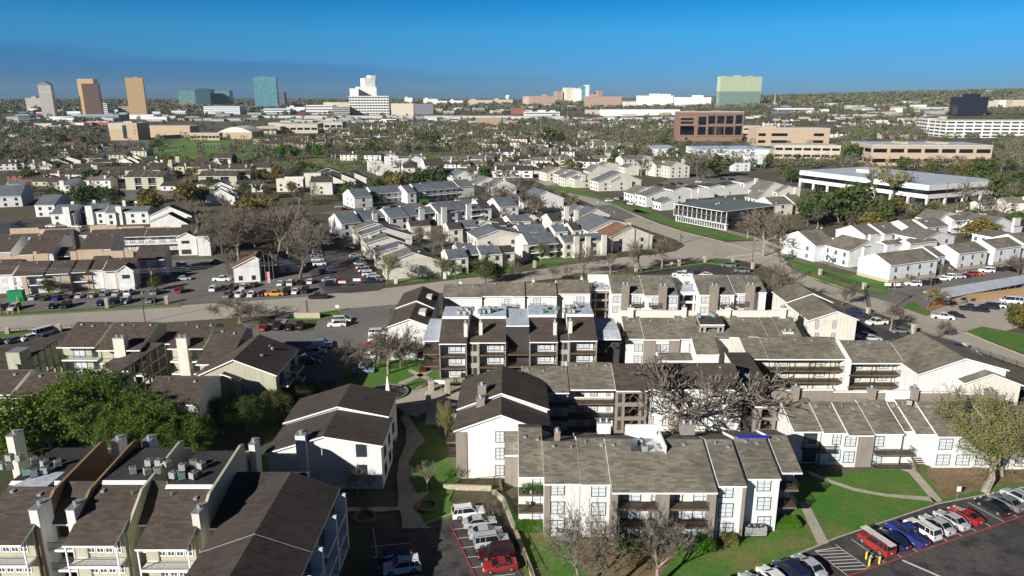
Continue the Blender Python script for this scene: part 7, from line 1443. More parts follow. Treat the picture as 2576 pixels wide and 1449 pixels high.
# side outlines, front at +x: (x, z) of shoulder line; cabin: (x0 base rear, x1 top rear, x2 top front, x3 base front, zroof)
BODY = {
 'sedan': dict(L=4.7, w=.90, sh=[(-2.35, .60), (-2.3, .92), (-1.6, .98), (0, .96), (1.0, .92), (2.1, .72), (2.35, .55)], cab=(-1.75, -1.0, .25, 1.1, 1.44), wb=1.38),
 'coupe': dict(L=4.5, w=.90, sh=[(-2.25, .60), (-2.2, .98), (-1.6, 1.0), (0, .92), (1.0, .90), (2.0, .70), (2.25, .52)], cab=(-1.9, -.7, .1, .95, 1.34), wb=1.35),
 'suv': dict(L=4.8, w=.96, sh=[(-2.4, .6), (-2.38, 1.05), (-1.6, 1.10), (0, 1.08), (1.1, 1.06), (2.2, .90), (2.4, .6)], cab=(-2.35, -2.05, .35, 1.15, 1.74), wb=1.42),
 'boxy suv': dict(L=4.8, w=.93, sh=[(-2.4, .6), (-2.38, 1.1), (-1.6, 1.12), (0, 1.12), (1.1, 1.1), (2.25, 1.0), (2.4, .6)], cab=(-2.36, -2.25, .55, 1.1, 1.85), wb=1.42),
 'minivan': dict(L=5.0, w=.98, sh=[(-2.5, .6), (-2.48, 1.0), (-1.6, 1.06), (0, 1.04), (1.3, 1.0), (2.3, .82), (2.5, .55)], cab=(-2.45, -2.15, .7, 1.75, 1.76), wb=1.5),
 'van': dict(L=5.6, w=1.0, sh=[(-2.8, .6), (-2.78, 1.15), (-1.6, 1.15), (0, 1.15), (1.7, 1.1), (2.6, .95), (2.8, .6)], cab=(-2.78, -2.7, 1.4, 2.2, 2.15), wb=1.7),
 'pickup': dict(L=5.7, w=.98, sh=[(-2.85, .65), (-2.83, 1.08), (-1.0, 1.08), (0, 1.08), (1.4, 1.08), (2.6, .98), (2.85, .6)], cab=(-.75, -.55, .75, 1.45, 1.85), wb=1.75)}
_CM = {}
def carmesh(st, c, small):
    key = (st, c, small)
    if key in _CM: return _CM[key]
    B_ = BODY[st]; L_, w, sh, cab, wb = B_['L'], B_['w'], B_['sh'], B_['cab'], B_['wb']; pm = paint(c); b = MB()
    def rings(mb, st_, m=0):
        rs_ = []
        for (x, z, ww, zb) in st_:
            k = len(mb.v); zc = (z + zb) / 2; mb.v += [(x, -ww * .96, zb), (x, -ww, zc), (x, -ww * .97, z - .10), (x, -ww * .84, z), (x, 0, z + .035), (x, ww * .84, z), (x, ww * .97, z - .10), (x, ww, zc), (x, ww * .96, zb)]; rs_.append(k)
        for a, d in zip(rs_, rs_[1:]):
            for i in range(9): j = (i + 1) % 9; mb.f.append((a + i, a + j, d + j, d + i)); mb.m.append(m)
        mb.f.append(tuple(rs_[0] + i for i in range(9))); mb.m.append(m); mb.f.append(tuple(rs_[-1] + 8 - i for i in range(9))); mb.m.append(m)
    stn = []
    for i, (x, z) in enumerate(sh):
        e = i in (0, len(sh) - 1); stn.append((x, z, w * (.86 if e else .95 if i in (1, len(sh) - 2) else 1), .30 if e else .24))
    rings(b, stn)
    if st == 'pickup': b.box(-2.7, -w * .8, 1.0, -.85, w * .8, 1.10, 1); 
    x0, x1, x2, x3, zr = cab; zb = 1.0 if st in ('sedan', 'coupe') else 1.1; zb -= .06; wt = w * .76; wbm = w * .90
    g = MB(); tgt = b if small else g; mi = 1 if small else 0
    bt = [(x0, -wbm, zb), (x3, -wbm, zb), (x3, wbm, zb), (x0, wbm, zb)]; tp_ = [(x1, -wt, zr - .06), (x2, -wt, zr - .06), (x2, wt, zr - .06), (x1, wt, zr - .06)]
    for i in range(4): j = (i + 1) % 4; tgt.face([bt[i], bt[j], tp_[j], tp_[i]], mi)
    b.slab((x1 - .04, -wt - .03, zr - .07), (x2 + .06, -wt - .03, zr - .07), (x2 + .06, wt + .03, zr - .07), (x1 - .04, wt + .03, zr - .07), .07)
    xm = (x1 + x2) / 2 - .1
    for s_ in (-1, 1):          # pillars proud of the glass
        for (xa, xb) in (((x0, x1)), ((x3, x2)), ((xm, xm)), ((x0 * .55 + xm * .45, x1 * .55 + xm * .45) if st not in ('sedan', 'coupe', 'pickup') else (xm, xm))):
            b.tube((xa, s_ * (wbm - .005), zb), (xb, s_ * (wt + .005), zr - .05), .04, .035, 4)
    if st in ('suv', 'boxy suv', 'minivan') and not small:
        for s_ in (-1, 1): b.box(x1 + .2, s_ * wt * .85 - .02, zr, x2 - .1, s_ * wt * .85 + .02, zr + .06, 1)
    for s_ in (-1, 1): b.box(x3 - .35, s_ * (wbm + .12) - .09, zb + .02, x3 - .2, s_ * (wbm + .12) + .09, zb + .15, 0)
    wh = MB(); tw_ = b if small else wh; r = .34 if st in ('sedan', 'coupe') else .39; o = 1 if small else 0
    wc = [(wb * sx, s_ * (w - .11)) for sx in (1, -1) for s_ in (1, -1)]
    def wheel(mb, x, y, mo):
        mb.tube((x, y - .12, r), (x, y + .12, r), r, r, 14, mo, 2)
        if mo == 0: mb.tube((x, y - .128, r), (x, y + .128, r), r * .62, r * .62, 10, 1, 2)
    if small:
        for x, y in wc: wheel(b, x, y, 1)
        b.box(L_ / 2 - .12, -w * .8, .55, L_ / 2 - .02, -w * .45, .68, 2); b.box(L_ / 2 - .12, w * .45, .55, L_ / 2 - .02, w * .8, .68, 2)
        b.box(-L_ / 2 + .0, -w * .85, .7, -L_ / 2 + .08, -w * .6, .88, 3); b.box(-L_ / 2 + .0, w * .6, .7, -L_ / 2 + .08, w * .85, .88, 3)
        r_ = [('body', b.mesh('car_body', [pm, CGL, LAMPH, LAMPT]), (0, 0, 0))]
    else:
        wheel(wh, 0, 0, 0); wm_ = wh.mesh('wheel', [TYRE, RIM]); r_ = [('body', b.mesh('body', [pm, TYRE]), (0, 0, 0)), ('windows', g.mesh('windows', [CGL]), (0, 0, 0))]
        for x, y in wc: r_.append(('wheel', wm_, (x, y, 0)))
        h = MB(); h.box(-.1, -.17, 0, .04, .17, .14); hm = h.mesh('headlight', [LAMPH]); t = MB(); t.box(-.04, -.14, 0, .1, .14, .22); tm = t.mesh('tail_light', [LAMPT])
        zt = sh[1][1] - .3
        for s_ in (-1, 1): r_.append(('headlight', hm, (L_ / 2 - .06, s_ * w * .64, .56))); r_.append(('tail_light', tm, (-L_ / 2 + .0, s_ * w * .70, zt)))
        p = MB(); p.box(-.02, -.16, 0, .02, .16, .11); r_.append(('licence_plate', p.mesh('licence_plate', [TRIM]), (-L_ / 2 + .02, 0, .62)))
    _CM[key] = r_; return r_
CARS = []
NM = {'pickup': 'pickup_truck', 'van': 'van', 'minivan': 'minivan', 'suv': 'suv', 'boxy suv': 'suv', 'sedan': 'parked_car', 'coupe': 'parked_car'}
def carw(X, Y, hd, st, c, place, z=.05, lab=None, grp=None):
    small = math.hypot(X, Y) > 190; r = link(NM[st], None, loc=(X, Y, z), rz=R(hd)); ph = {'sedan': 'sedan', 'coupe': 'coupe', 'suv': 'SUV', 'boxy suv': 'boxy SUV', 'minivan': 'minivan', 'van': 'van', 'pickup': 'pickup truck'}[st]
    tag(r, lab or '', {'pickup': 'pickup truck', 'van': 'van', 'minivan': 'minivan', 'suv': 'SUV', 'boxy suv': 'SUV'}.get(st, 'car'), grp); r['_ph'] = f'{c} {ph} {place}'; px = P2(X, Y, 0); r['_p'] = px; CARS.append(r)
    for n, me, l in carmesh(st, c, small): link(n, me, r, l)
    return r
def car(t, x, y, hd, st, c, place, **k):
    tl(t); X, Y = W(*Q(x, y)); return carw(X, Y, hd, st, c, place, **k)
HR = math.degrees(math.atan2(SV.y, SV.x))
gp_ = 'cars parked nose-in along the right lawn'
for i, st, c, off in ((0, 'boxy suv', 'red', 0), (1, 'sedan', 'navy', 0), (2, 'pickup', 'blue', 0), (3, 'suv', 'white', 0), (4, 'sedan', 'silver', 0), (5, 'sedan', 'silver', .1), (6, 'coupe', 'red', .4), (8, 'sedan', 'black', .2), (9, 'sedan', 'grey', .3), (10, 'suv', 'silver', 0), (12, 'sedan', 'white', 0), (-4, 'sedan', 'silver', 0), (-5, 'minivan', 'navy', 0), (-6, 'sedan', 'white', 0), (-7, 'coupe', 'silver', 0), (-8, 'suv', 'black', 0)):
    p = D0 + RV * (i + .5) + SV * .52
    r = carw(p.x, p.y, HR, st, c, 'in the bays along the right lawn', z=.15, grp=gp_, lab='red SUV with two white ladders on its roof' if i == 0 else None)
    if i == 0:
        ld = MB()
        for dy in (-.42, -.12, .18, .48): ld.box(-2.6, dy, 1.86, 2.3, dy + .06, 1.96)
        for k in range(17):
            x = -2.5 + k * .29; ld.box(x, -.38, 1.90, x + .04, -.10, 1.93); ld.box(x + .1, .24, 1.90, x + .14, .50, 1.93)
        lo = put('ladder', ld, mat('aluminium', (.62, .62, .60), .4, metal=.3), None, (p.x, p.y, .15), R(HR)); tag(lo, 'pair of pale extension ladders strapped on the red SUV', 'ladder')
gp_ = 'cars parked in the shaded lower parking lot'
for x, y, st, c, hd in ((2140, 850, 'suv', 'white', 12), (2250, 945, 'sedan', 'silver', 12), (2310, 1050, 'sedan', 'silver', 12), (2372, 1140, 'boxy suv', 'silver', 12), (2410, 1255, 'suv', 'maroon', 192), (2450, 1385, 'coupe', 'red', 192)): car('D1', x, y, hd, st, c, 'on the right side of the shaded lower lot', grp=gp_, z=.1)
car('D1', 1400, 1290, 10, 'coupe', 'black', 'beside the white SUV in the lower lot', grp=gp_, z=.1); car('D1', 1470, 1400, 192, 'suv', 'white', 'at the bottom edge of the lower lot', grp=gp_, z=.1)
gp_ = 'cars parked in front of the peach and white row'
for x, y, c, st in ((350, 1025, 'silver', 'sedan'), (455, 1030, 'green', 'sedan'), (585, 1028, 'blue', 'sedan'), (700, 1010, 'maroon', 'suv'), (810, 1005, 'silver', 'sedan'), (940, 998, 'beige', 'sedan'), (1060, 982, 'grey', 'suv'), (1180, 985, 'silver', 'sedan'), (1300, 975, 'white', 'suv'), (1563, 970, 'light blue', 'suv')): car('B0', x, y, 100, st, c, 'in the row beside the peach and white block', grp=gp_)
car('B0', 1808, 955, 100, 'suv', 'red', 'standing alone near the driveway mouth at left')
for x, y, c, st in ((40, 1120, 'black', 'sedan'), (145, 1130, 'silver', 'suv'), (540, 1110, 'black', 'coupe'), (665, 1105, 'black', 'suv'), (1020, 1080, 'navy', 'sedan'), (1150, 1065, 'black', 'suv'), (1270, 1060, 'silver', 'minivan'), (1520, 1055, 'grey', 'sedan')): car('B0', x, y, 280, st, c, 'in the row beside the main street verge', grp=gp_)
for x, y, c, st, h in ((1850, 705, 'white', 'boxy suv', 8), (1825, 750, 'silver', 'sedan', 188), (1855, 832, 'silver', 'sedan', 8), (2180, 665, 'navy', 'sedan', 20)): car('B0', x, y, h, st, c, 'in the shade beside the end wall')
car('B0', 2235, 842, 0, 'pickup', 'white', 'beside the small white house at mid left')
for x, y, c, st in ((2155, 935, 'white', 'suv'), (2260, 932, 'black', 'sedan'), (2352, 918, 'maroon', 'suv'), (2455, 915, 'silver', 'sedan'), (2555, 895, 'maroon', 'sedan')): car('B0', x, y, 95, st, c, 'in the back row by the flagpoles')
for x, y, c, st in ((2293, 1005, 'grey', 'suv'), (2410, 998, 'white', 'suv'), (2530, 995, 'white', 'sedan')): car('B0', x, y, 275, st, c, 'in the front row below the flagpoles')
for x, y, c, st in ((250, 882, 'white', 'sedan'), (350, 878, 'white', 'suv'), (445, 872, 'black', 'sedan'), (548, 862, 'white', 'sedan')): car('B1', x, y, 95, st, c, 'in the back row right of the flagpoles')
for x, y, c, st in ((60, 985, 'maroon', 'sedan'), (190, 990, 'yellow', 'pickup'), (305, 972, 'black', 'suv'), (397, 965, 'white', 'sedan'), (495, 955, 'maroon', 'suv')): car('B1', x, y, 275 if st != 'pickup' else 5, st, c, 'in the front row right of the flagpoles')
car('B1', 625, 1020, 185, 'pickup', 'black', 'driving along the main street')
for x, y, c, st in ((608, 600, 'light blue', 'sedan'), (620, 640, 'white', 'coupe'), (640, 685, 'white', 'suv'), (700, 770, 'navy', 'suv'), (735, 848, 'silver', 'sedan'), (770, 890, 'black', 'suv'), (600, 570, 'maroon', 'sedan')): car('B1', x, y, 15, st, c, 'on the left side of the tree-lined lane')
for x, y, c, st in ((935, 535, 'maroon', 'suv'), (1000, 600, 'silver', 'sedan'), (1028, 642, 'silver', 'sedan'), (1048, 678, 'white', 'sedan'), (1075, 718, 'white', 'suv'), (1098, 750, 'white', 'sedan'), (1140, 790, 'white', 'suv'), (1180, 808, 'silver', 'coupe'), (1190, 860, 'navy', 'suv'), (830, 430, 'black', 'sedan')): car('B1', x, y, 10, st, c, 'on the right side of the tree-lined lane')
for x, y, c, st, h in ((865, 1255, 'white', 'minivan', 5), (815, 1300, 'white', 'boxy suv', 187)): car('B1', x, y, h, st, c, 'on the sunny driveway island')
for x, y, c, st in ((670, 305, 'light blue', 'sedan'), (660, 345, 'navy', 'suv'), (610, 400, 'silver', 'boxy suv'), (570, 460, 'black', 'sedan'), (540, 500, 'black', 'suv')): car('C1', x, y, 12, st, c, 'in the shaded bays left of the driveway')
for x, y, c, st in ((1235, 205, 'white', 'minivan'), (1230, 270, 'white', 'suv'), (1195, 325, 'red', 'sedan'), (1140, 440, 'white', 'sedan'), (1080, 585, 'light blue', 'sedan')): car('C1', x, y, 5, st, c, 'under the bare trees right of the driveway')
for x, y, c, st in ((80, 150, 'red', 'sedan'), (220, 140, 'black', 'suv'), (340, 145, 'black', 'sedan'), (450, 130, 'black', 'suv')): car('C1', x, y, 95, st, c, 'in the shaded carport row behind the big gable')
for x, y, c, st in ((165, 275, 'grey', 'sedan'), (320, 250, 'white', 'sedan'), (-20, 300, 'black', 'suv'), (470, 200, 'white', 'van')): car('C0', x, y, 60, st, c, 'at the left edge below the main street')
for x, y, c, st, h in ((1742, 790, 'white', 'pickup', 150), (1680, 795, 'white', 'suv', 170), (1945, 795, 'white', 'sedan', 170), (2178, 700, 'grey', 'minivan', 170), (2312, 755, 'grey', 'minivan', 170), (1830, 785, 'black', 'sedan', 160)): car('B2', x, y, h, st, c, 'in the small lot behind the rear row')
gp_ = 'cars parked along the pale grey houses'
for x, y, c, st in ((1455, 890, 'white', 'suv'), (1560, 880, 'black', 'suv'), (1640, 862, 'maroon', 'suv'), (1750, 835, 'white', 'sedan'), (1810, 818, 'white', 'suv'), (1905, 812, 'silver', 'sedan'), (1955, 805, 'maroon', 'sedan'), (2020, 790, 'red', 'suv'), (2095, 785, 'orange', 'coupe'), (2195, 755, 'white', 'boxy suv'), (2290, 740, 'black', 'sedan'), (2370, 733, 'maroon', 'suv'), (2450, 728, 'red', 'sedan'), (2500, 712, 'maroon', 'sedan'), (2545, 690, 'navy', 'suv'), (2576, 680, 'silver', 'sedan')): car('B3', x, y, 168, st, c, 'beside the pale grey houses', grp=gp_)
for x, y, c, st, h in ((2035, 1140, 'black', 'pickup', 160), (2120, 1150, 'black', 'sedan', 160), (2220, 1120, 'black', 'suv', 155), (2295, 1110, 'white', 'boxy suv', 155), (2440, 1065, 'white', 'van', 160), (1755, 1222, 'white', 'pickup', -22), (1880, 1205, 'black', 'sedan', -22), (870, 1165, 'navy', 'sedan', -30), (920, 1205, 'navy', 'suv', -30), (1090, 1280, 'white', 'pickup', 190), (1330, 1365, 'grey', 'sedan', 185), (960, 1425, 'white', 'pickup', -10), (1040, 1440, 'silver', 'sedan', -10), (1490, 1440, 'black', 'sedan', 180), (1800, 1075, 'silver', 'suv', 20)): car('B3', x, y, h, st, c, 'near the right-hand street')
for x, y, c, st, h in ((840, 105, 'silver', 'sedan', 20), (900, 130, 'maroon', 'suv', 20), (1240, 120, 'black', 'sedan', 30), (1390, 105, 'black', 'sedan', 30), (1700, 75, 'maroon', 'sedan', 30), (1780, 50, 'black', 'suv', 30), (1870, 35, 'black', 'sedan', 30), (1960, 30, 'black', 'sedan', 30)): car('B1', x, y, h, st, c, 'in front of the motel-style row')
for x, y, c, st, h in ((900, 1400, 'silver', 'sedan', 20), (980, 1385, 'white', 'suv', 20), (1050, 1365, 'silver', 'sedan', 110), (1110, 1360, 'black', 'sedan', 110), (1175, 1365, 'white', 'suv', 110), (1150, 1400, 'black', 'suv', 110), (1185, 1415, 'white', 'suv', 110), (1480, 1225, 'black', 'suv', 105), (1540, 1225, 'red', 'sedan', 105), (1610, 1218, 'black', 'suv', 105), (1690, 1210, 'black', 'sedan', 105), (1580, 1260, 'white', 'sedan', 20), (1690, 1250, 'white', 'suv', 20), (1765, 1240, 'white', 'minivan', 20), (1830, 1240, 'navy', 'sedan', 20), (1900, 1235, 'navy', 'suv', 20), (1975, 1225, 'white', 'van', 10), (1880, 1195, 'white', 'suv', 10), (1980, 1135, 'white', 'sedan', 0), (2120, 1165, 'black', 'sedan', 0), (2210, 1170, 'black', 'suv', 0), (245, 1130, 'white', 'suv', 40), (925, 765, 'yellow', 'suv', 5)): car('A2', x, y, h, st, c, 'around the cream cluster north of the crossing')
for x, y, c, st, h in ((1045, 1262, 'silver', 'sedan', 10), (1110, 1250, 'white', 'sedan', 10), (1700, 1270, 'light blue', 'sedan', 10), (1720, 1250, 'navy', 'suv', 10), (1730, 1300, 'red', 'sedan', 10), (950, 1190, 'white', 'sedan', 5), (1430, 1305, 'maroon', 'sedan', 5), (1080, 1280, 'navy', 'sedan', 10), (2440, 1000, 'grey', 'sedan', 80)): car('A0', x, y, h, st, c, 'in the mid-left lanes beside the olive blocks')
for x, y, c, st, h in ((220, 935, 'silver', 'pickup', 5), (280, 940, 'silver', 'boxy suv', 5), (140, 930, 'navy', 'sedan', 5), (270, 1025, 'black', 'suv', 5)): car('A3', x, y, h, st, c, 'beside the beige parking deck')
for x, y, c, st, h in ((190, 275, 'navy', 'sedan', 5), (170, 300, 'navy', 'suv', 5), (520, 303, 'white', 'sedan', 0), (600, 300, 'grey', 'sedan', 0), (780, 305, 'white', 'coupe', 0)): car('B0', x, y, h, st, c, 'beside the slate-roofed white row')
# far traffic and parked cars on the shop strip
for i in range(60):
    x = 640 + i * 15.5; car('P', x, 299 + (i * 7 % 5) * 2.5, 0 if i % 2 else 180, ('sedan', 'suv', 'pickup')[i % 3], ('white', 'silver', 'black', 'red', 'grey')[i * 3 % 5], 'on the shop strip below the elevated road')
# ================================================================ street furniture
def poly(name, label, cat, parts, loc, rz=0, grp=None):
    r = link(name, None, loc=loc, rz=rz); tag(r, label, cat, grp)
    for n, mb, m in parts: put(n, mb, m, r)
    return r
POLES = []
def upole(x, yb, yt, label, arm=True, m=WOOD, n='utility_pole', xt=None):
    X, Y, Z = T(x, yb); d = ray(x, yt); h = HC + d[2] * Y / d[1] - Z; a = MB(); a.tube((0, 0, 0), (0, 0, h), .17, .11, 8, 0, True); ps = [('pole', a, m)]
    if arm:
        b = MB(); b.box(-1.2, -.06, h - .7, 1.2, .06, h - .58); ps.append(('crossarm', b, WOOD)); b = MB(); b.tube((.3, 0, h - 2.2), (.3, 0, h - 1.3), .2, .2, 8, 0, 2); ps.append(('transformer', b, METAL))
    r = poly(n, label, 'pole', ps, (X, Y, Z)); POLES.append((X, Y, Z + h - .6)); return r
for a in [(5, 791, 660, 'wooden utility pole at the left edge of the main street'), (365, 810, 722, 'wooden utility pole standing on the lower kerb of the main street'), (390, 767, 671, 'wooden utility pole between the parked cars and the main street'), (1146, 701, 597, 'utility pole in front of the small courtyard houses'), (1539, 646, 521, 'tall pale utility pole before the wreath-vented chimneys'), (1631, 636, 558, 'utility pole beside the arched-window gable'), (1711, 613, 534, 'utility pole on the crossing corner by the green street sign'), (1891, 672, 590, 'utility pole right of the crossing'), (1942, 600, 500, 'utility pole in the bare trees right of the teal-roofed block'), (2157, 570, 490, 'utility pole in the dark oaks behind the right street'), (2243, 779, 696, 'utility pole beside the barrier gate'), (2340, 725, 683, 'pole left of the white carport'), (2395, 745, 678, 'pole standing through the white carport row'), (2373, 540, 458, 'utility pole at the right end of the white ring office'), (2570, 700, 670, 'pole at the right edge of the carport')]: upole(*a)
for x, yb, yt, lb in ((1905, 315, 268, 'tall pale lamp mast beside the mirrored slab'), (1427, 322, 262, 'tall highway lamp mast at centre'), (1675, 315, 275, 'tall highway lamp mast left of the granite office'), (382, 300, 262, 'lamp mast beside the gold tower'), (428, 285, 238, 'distant lamp mast left of the teal office'), (1045, 298, 260, 'lamp mast at the centre bridge'), (2103, 322, 272, 'tall mast right of the tan office'), (537, 302, 262, 'lamp mast in front of the teal office'), (682, 304, 264, 'lamp mast by the glazed low office'), (1360, 340, 275, 'mast in the shops strip')): upole(x, yb, yt, lb, False, METAL, 'lamp_mast')
def wire(i, j, lab, dz=0, n=10):
    a, b = Vector(POLES[i]), Vector(POLES[j]); mb = MB(); k = (b - a).length; s = k * .018; pr = None
    for q in range(3):
        off = Vector((.5 * q - .5, 0, -dz - q * .5)); pr = a + off
        for t in range(1, n + 1):
            u = t / n; p = a.lerp(b, u) + off - Vector((0, 0, 4 * s * u * (1 - u))); mb.tube(pr, p, .045, .045, 3); pr = p
    tag(put('overhead_cables', mb, mat('cable', (.35, .34, .32), .5)), lab, 'cables')
wire(0, 2, 'overhead cables over the left half of the main street'); wire(2, 3, 'overhead cables from the parked cars to the courtyard houses', 0, 18); wire(3, 4, 'overhead cables along the street bend'); wire(4, 6, 'overhead cables reaching the crossing corner'); wire(6, 7, 'overhead cables crossing the junction'); wire(7, 10, 'overhead cables running beside the right-hand street', 0, 14); wire(8, 9, 'overhead cables in front of the dark oaks'); wire(9, 13, 'overhead cables in front of the white ring office')
# stone pillars and railing fences
def pillars(pts, tops, who, m=STONE, fence=True):
    ws = [W(*p) for p in pts]
    for i, (p, t, (X, Y)) in enumerate(zip(pts, tops, ws)):
        d = ray(p[0], t); h = max(1.5, HC + d[2] * Y / d[1]); a = MB(); a.box(-.45, -.45, 0, .45, .45, h); b = MB(); b.box(-.55, -.55, h, .55, .55, h + .15)
        r = poly('fence_pillar', '', 'pillar', [('shaft', a, m), ('cap', b, CONC)], (X, Y, 0), .3); r['_ph'] = 'square stone fence pillar ' + who; r['_p'] = p; CARS.append(r)
    if fence:
        for a, b in zip(ws, ws[1:]):
            L_ = math.hypot(b[0] - a[0], b[1] - a[1]); n = max(1, round(L_ / 3)); r = link('railing_fence', None, loc=(*a, 0), rz=math.atan2(b[1] - a[1], b[0] - a[0])); tag(r, '', 'fence'); q = P2((a[0] + b[0]) / 2, (a[1] + b[1]) / 2, 0); r['_ph'] = 'black metal railing fence between pillars ' + who; r['_p'] = q; CARS.append(r)
            link('railing', railmesh(L_, IRON, .25, 1.5), r); mb = MB()
            for k in range(n + 1): mb.box(L_ * k / n - .04, -.04, 0, L_ * k / n + .04, .04, 1.65)
            put('posts', mb, IRON, r)
pillars([(1345, 674), (1600, 684), (1708, 669), (1773, 660), (1844, 662), (1893, 676)], (657, 668, 655, 646, 651, 662), 'around the small dark lot', STONE)
pillars([(2063, 692), (2173, 728), (2184, 788), (2297, 839), (2427, 880), (2590, 935)], (678, 713, 776, 818, 866, 915), 'along the right-hand street', STONE)
pillars([(270, 774), (420, 764)], (752, 746), 'by the left parking row', STONE, False); pillars([(20, 840), (151, 836), (213, 826)], (828, 817, 815), 'below the main street at left'); pillars([(996, 714), (1119, 702)], (699, 685), 'at the lane entrance', WHITE, False); pillars([(1085, 985), (1126, 993), (1167, 984)], (962, 960, 960), 'around the swimming pool'); pillars([(1078, 1015), (1144, 1070)], (988, 1046), 'at the near side of the pool', STONE, False)
def fence(pts, h, m, lab, name='board_fence', z=0, th=.12, cat='fence'):
    ws = [W(*p) for p in pts]; mb = MB()
    for a, b in zip(ws, ws[1:]):
        L_ = math.hypot(b[0] - a[0], b[1] - a[1]); n = (-(b[1] - a[1]) / L_ * th, (b[0] - a[0]) / L_ * th)
        mb.slab((a[0], a[1], 0), (b[0], b[1], 0), (b[0] + n[0], b[1] + n[1], 0), (a[0] + n[0], a[1] + n[1], 0), h)
    return tag(put(name, mb, m), lab, cat)
fence([(2375, 768), (2460, 757), (2600, 738)], 2.4, FENCEW, 'long tan board fence below the white carport'); fence([(2338, 780), (2376, 768)], 2.4, mat('orange_fence', (.55, .24, .07), .8), 'orange board fence end by the green corner'); 
fence([(1238, 1242), (1262, 1262), (1330, 1440), (1350, 1500)], .6, STONE, 'curving low stone retaining wall beside the lower lot', 'retaining_wall', th=.5, cat='wall'); fence([(1115, 1232), (1236, 1236)], .8, STONE, 'low stone wall below the white gable wall', 'retaining_wall', th=.4, cat='wall')
fence([(1255, 1215), (1262, 1242)], 1.2, WOOD, 'short wooden screen beside the gable wall foot'); fence([(1093, 965), (1170, 960)], .9, STONE, 'stone pool wall in front of the balcony block', 'pool_wall', th=.5, cat='wall')
for p, lab, L0 in (([(1040, 1238), (1253, 1218)], 'black railing below the white gable wall', 0), ([(1250, 1275), (1340, 1462)], 'black stepped railing above the stone retaining wall', 0), ([(1042, 985), (1083, 965)], 'black railing beside the pool gate', 0), ([(1083, 967), (1168, 962)], 'black railing along the pool terrace', 0), ([(1920, 745), (2040, 690)], 'railing on the street side of the right gables', 0), ([(1545, 700), (1690, 680)], 'railing along the street behind the rear row', 0), ([(1335, 720), (1545, 700)], 'brown railing left of the small dark lot', 0)):
    a, b = W(*p[0]), W(*p[1]); L_ = math.hypot(b[0] - a[0], b[1] - a[1]); r = link('railing_fence', None, loc=(*a, 0), rz=math.atan2(b[1] - a[1], b[0] - a[0])); tag(r, lab, 'fence'); link('railing', railmesh(L_, IRON, .2, 1.4), r); mb = MB()
    for k in range(int(L_ / 2.5) + 1): mb.box(k * 2.5 - .04, -.04, 0, k * 2.5 + .04, .04, 1.5)
    put('posts', mb, IRON, r)
# carport
tl('B3'); ps = [(*W(*Q(x, y), 2.8), 2.8) for x, y in ((1825, 1003), (2640, 850), (2640, 770), (1560, 948))]; r = link('carport', None, loc=(ps[0][0], ps[0][1], 0)); tag(r, 'long white flat-roofed carport over parked cars at right', 'carport')
o = ps[0]; q = [(p[0] - o[0], p[1] - o[1], 2.6) for p in ps]; mb = MB(); mb.slab(*q, .25); put('roof', mb, FLATW, r)
for (a, b) in ((0, 1), (3, 2)):
    for k in range(10): x = q[a][0] + (q[b][0] - q[a][0]) * (k + .3) / 10; y = q[a][1] + (q[b][1] - q[a][1]) * (k + .3) / 10 + (.6 if a == 0 else -.6); mb = MB(); mb.box(x - .08, y - .08, 0, x + .08, y + .08, 2.6); put('post', mb, METAL, r)
for k in range(9):
    X = o[0] + q[0][0] + (q[1][0] - q[0][0]) * (k + .3) / 9 + .5; Y = o[1] + (q[1][1] - q[0][1]) * (k + .3) / 9 + 2.5; carw(X, Y, 108, ('sedan', 'suv')[k % 2], ('black', 'silver', 'grey', 'white', 'navy')[k * 2 % 5], 'under the white carport')
# small things
def sign(x, yb, yt, w_, m, label, h=None, name='sign', rz=0):
    X, Y, Z = T(x, yb); d = ray(x, yt); H = h or max(1.5, HC + d[2] * Y / d[1] - Z); a = MB(); a.tube((0, .05, 0), (0, .05, H), .04, .04, 6); b = MB(); b.box(-w_ / 2, -.03, H - .8, w_ / 2, .03, H)
    r = poly(name, label, 'sign', [('post', a, METAL), ('board', b, m)], (X, Y, Z), rz)
    return r
REDS = mat('sign_red', (.55, .03, .03), .5); GRNS = mat('sign_green', (.02, .25, .12), .5)
WH2 = mat('sign_white', (.8, .8, .8), .5)
def stop(x, yb, yt, lab):
    X, Y, Z = T(x, yb); H = 3.0; a = MB(); a.tube((0, .05, 0), (0, .05, H - .6), .05, .05, 6); b = MB(); b.tube((0, -.04, H - .45), (0, .0, H - .45), .48, .48, 8, 0, 2); r = poly('stop_sign', lab, 'stop sign', [('post', a, METAL), ('board', b, REDS)], (X, Y, Z))
    txt('STOP', .32, r, (0, -.06, H - .56), WH2)
stop(1786, 645, 627, 'red stop sign on the near side of the crossing'); stop(1917, 638, 625, 'red stop sign right of the crossing')
sign(1715, 612, 590, 1.4, GRNS, 'green street name sign on the crossing corner', 3.2); sign(861, 722, 715, 2.4, mat('pink_white_sign', (.75, .45, .45), .6), 'pink and white leasing board left of the lane mouth', 2.0); sign(898, 716, 710, 2.4, WH2, 'white leasing board in the middle of the lane mouth', 2.0); sign(849, 783, 770, 1, WH2, 'small white sign at the driveway island', 1.8); sign(1689, 673, 658, .9, mat('pink_sign', (.7, .35, .35), .6), 'small pink sign on the fence behind the rear row', 2); sign(2408, 1257, 1224, .6, WH2, 'small white parking sign on the bare earth lawn', 2.2); sign(1110, 982, 967, 3.2, WH2, 'white pool rules board on the stone pool wall', 2.2)
for dx, c in ((2235, WH2), (2252, WH2)):
    sign(dx, 728, 720, 2.8, c, 'white barrier sign board at the right-hand gate, ' + ('left' if dx < 2240 else 'right') + ' half', 2.0)
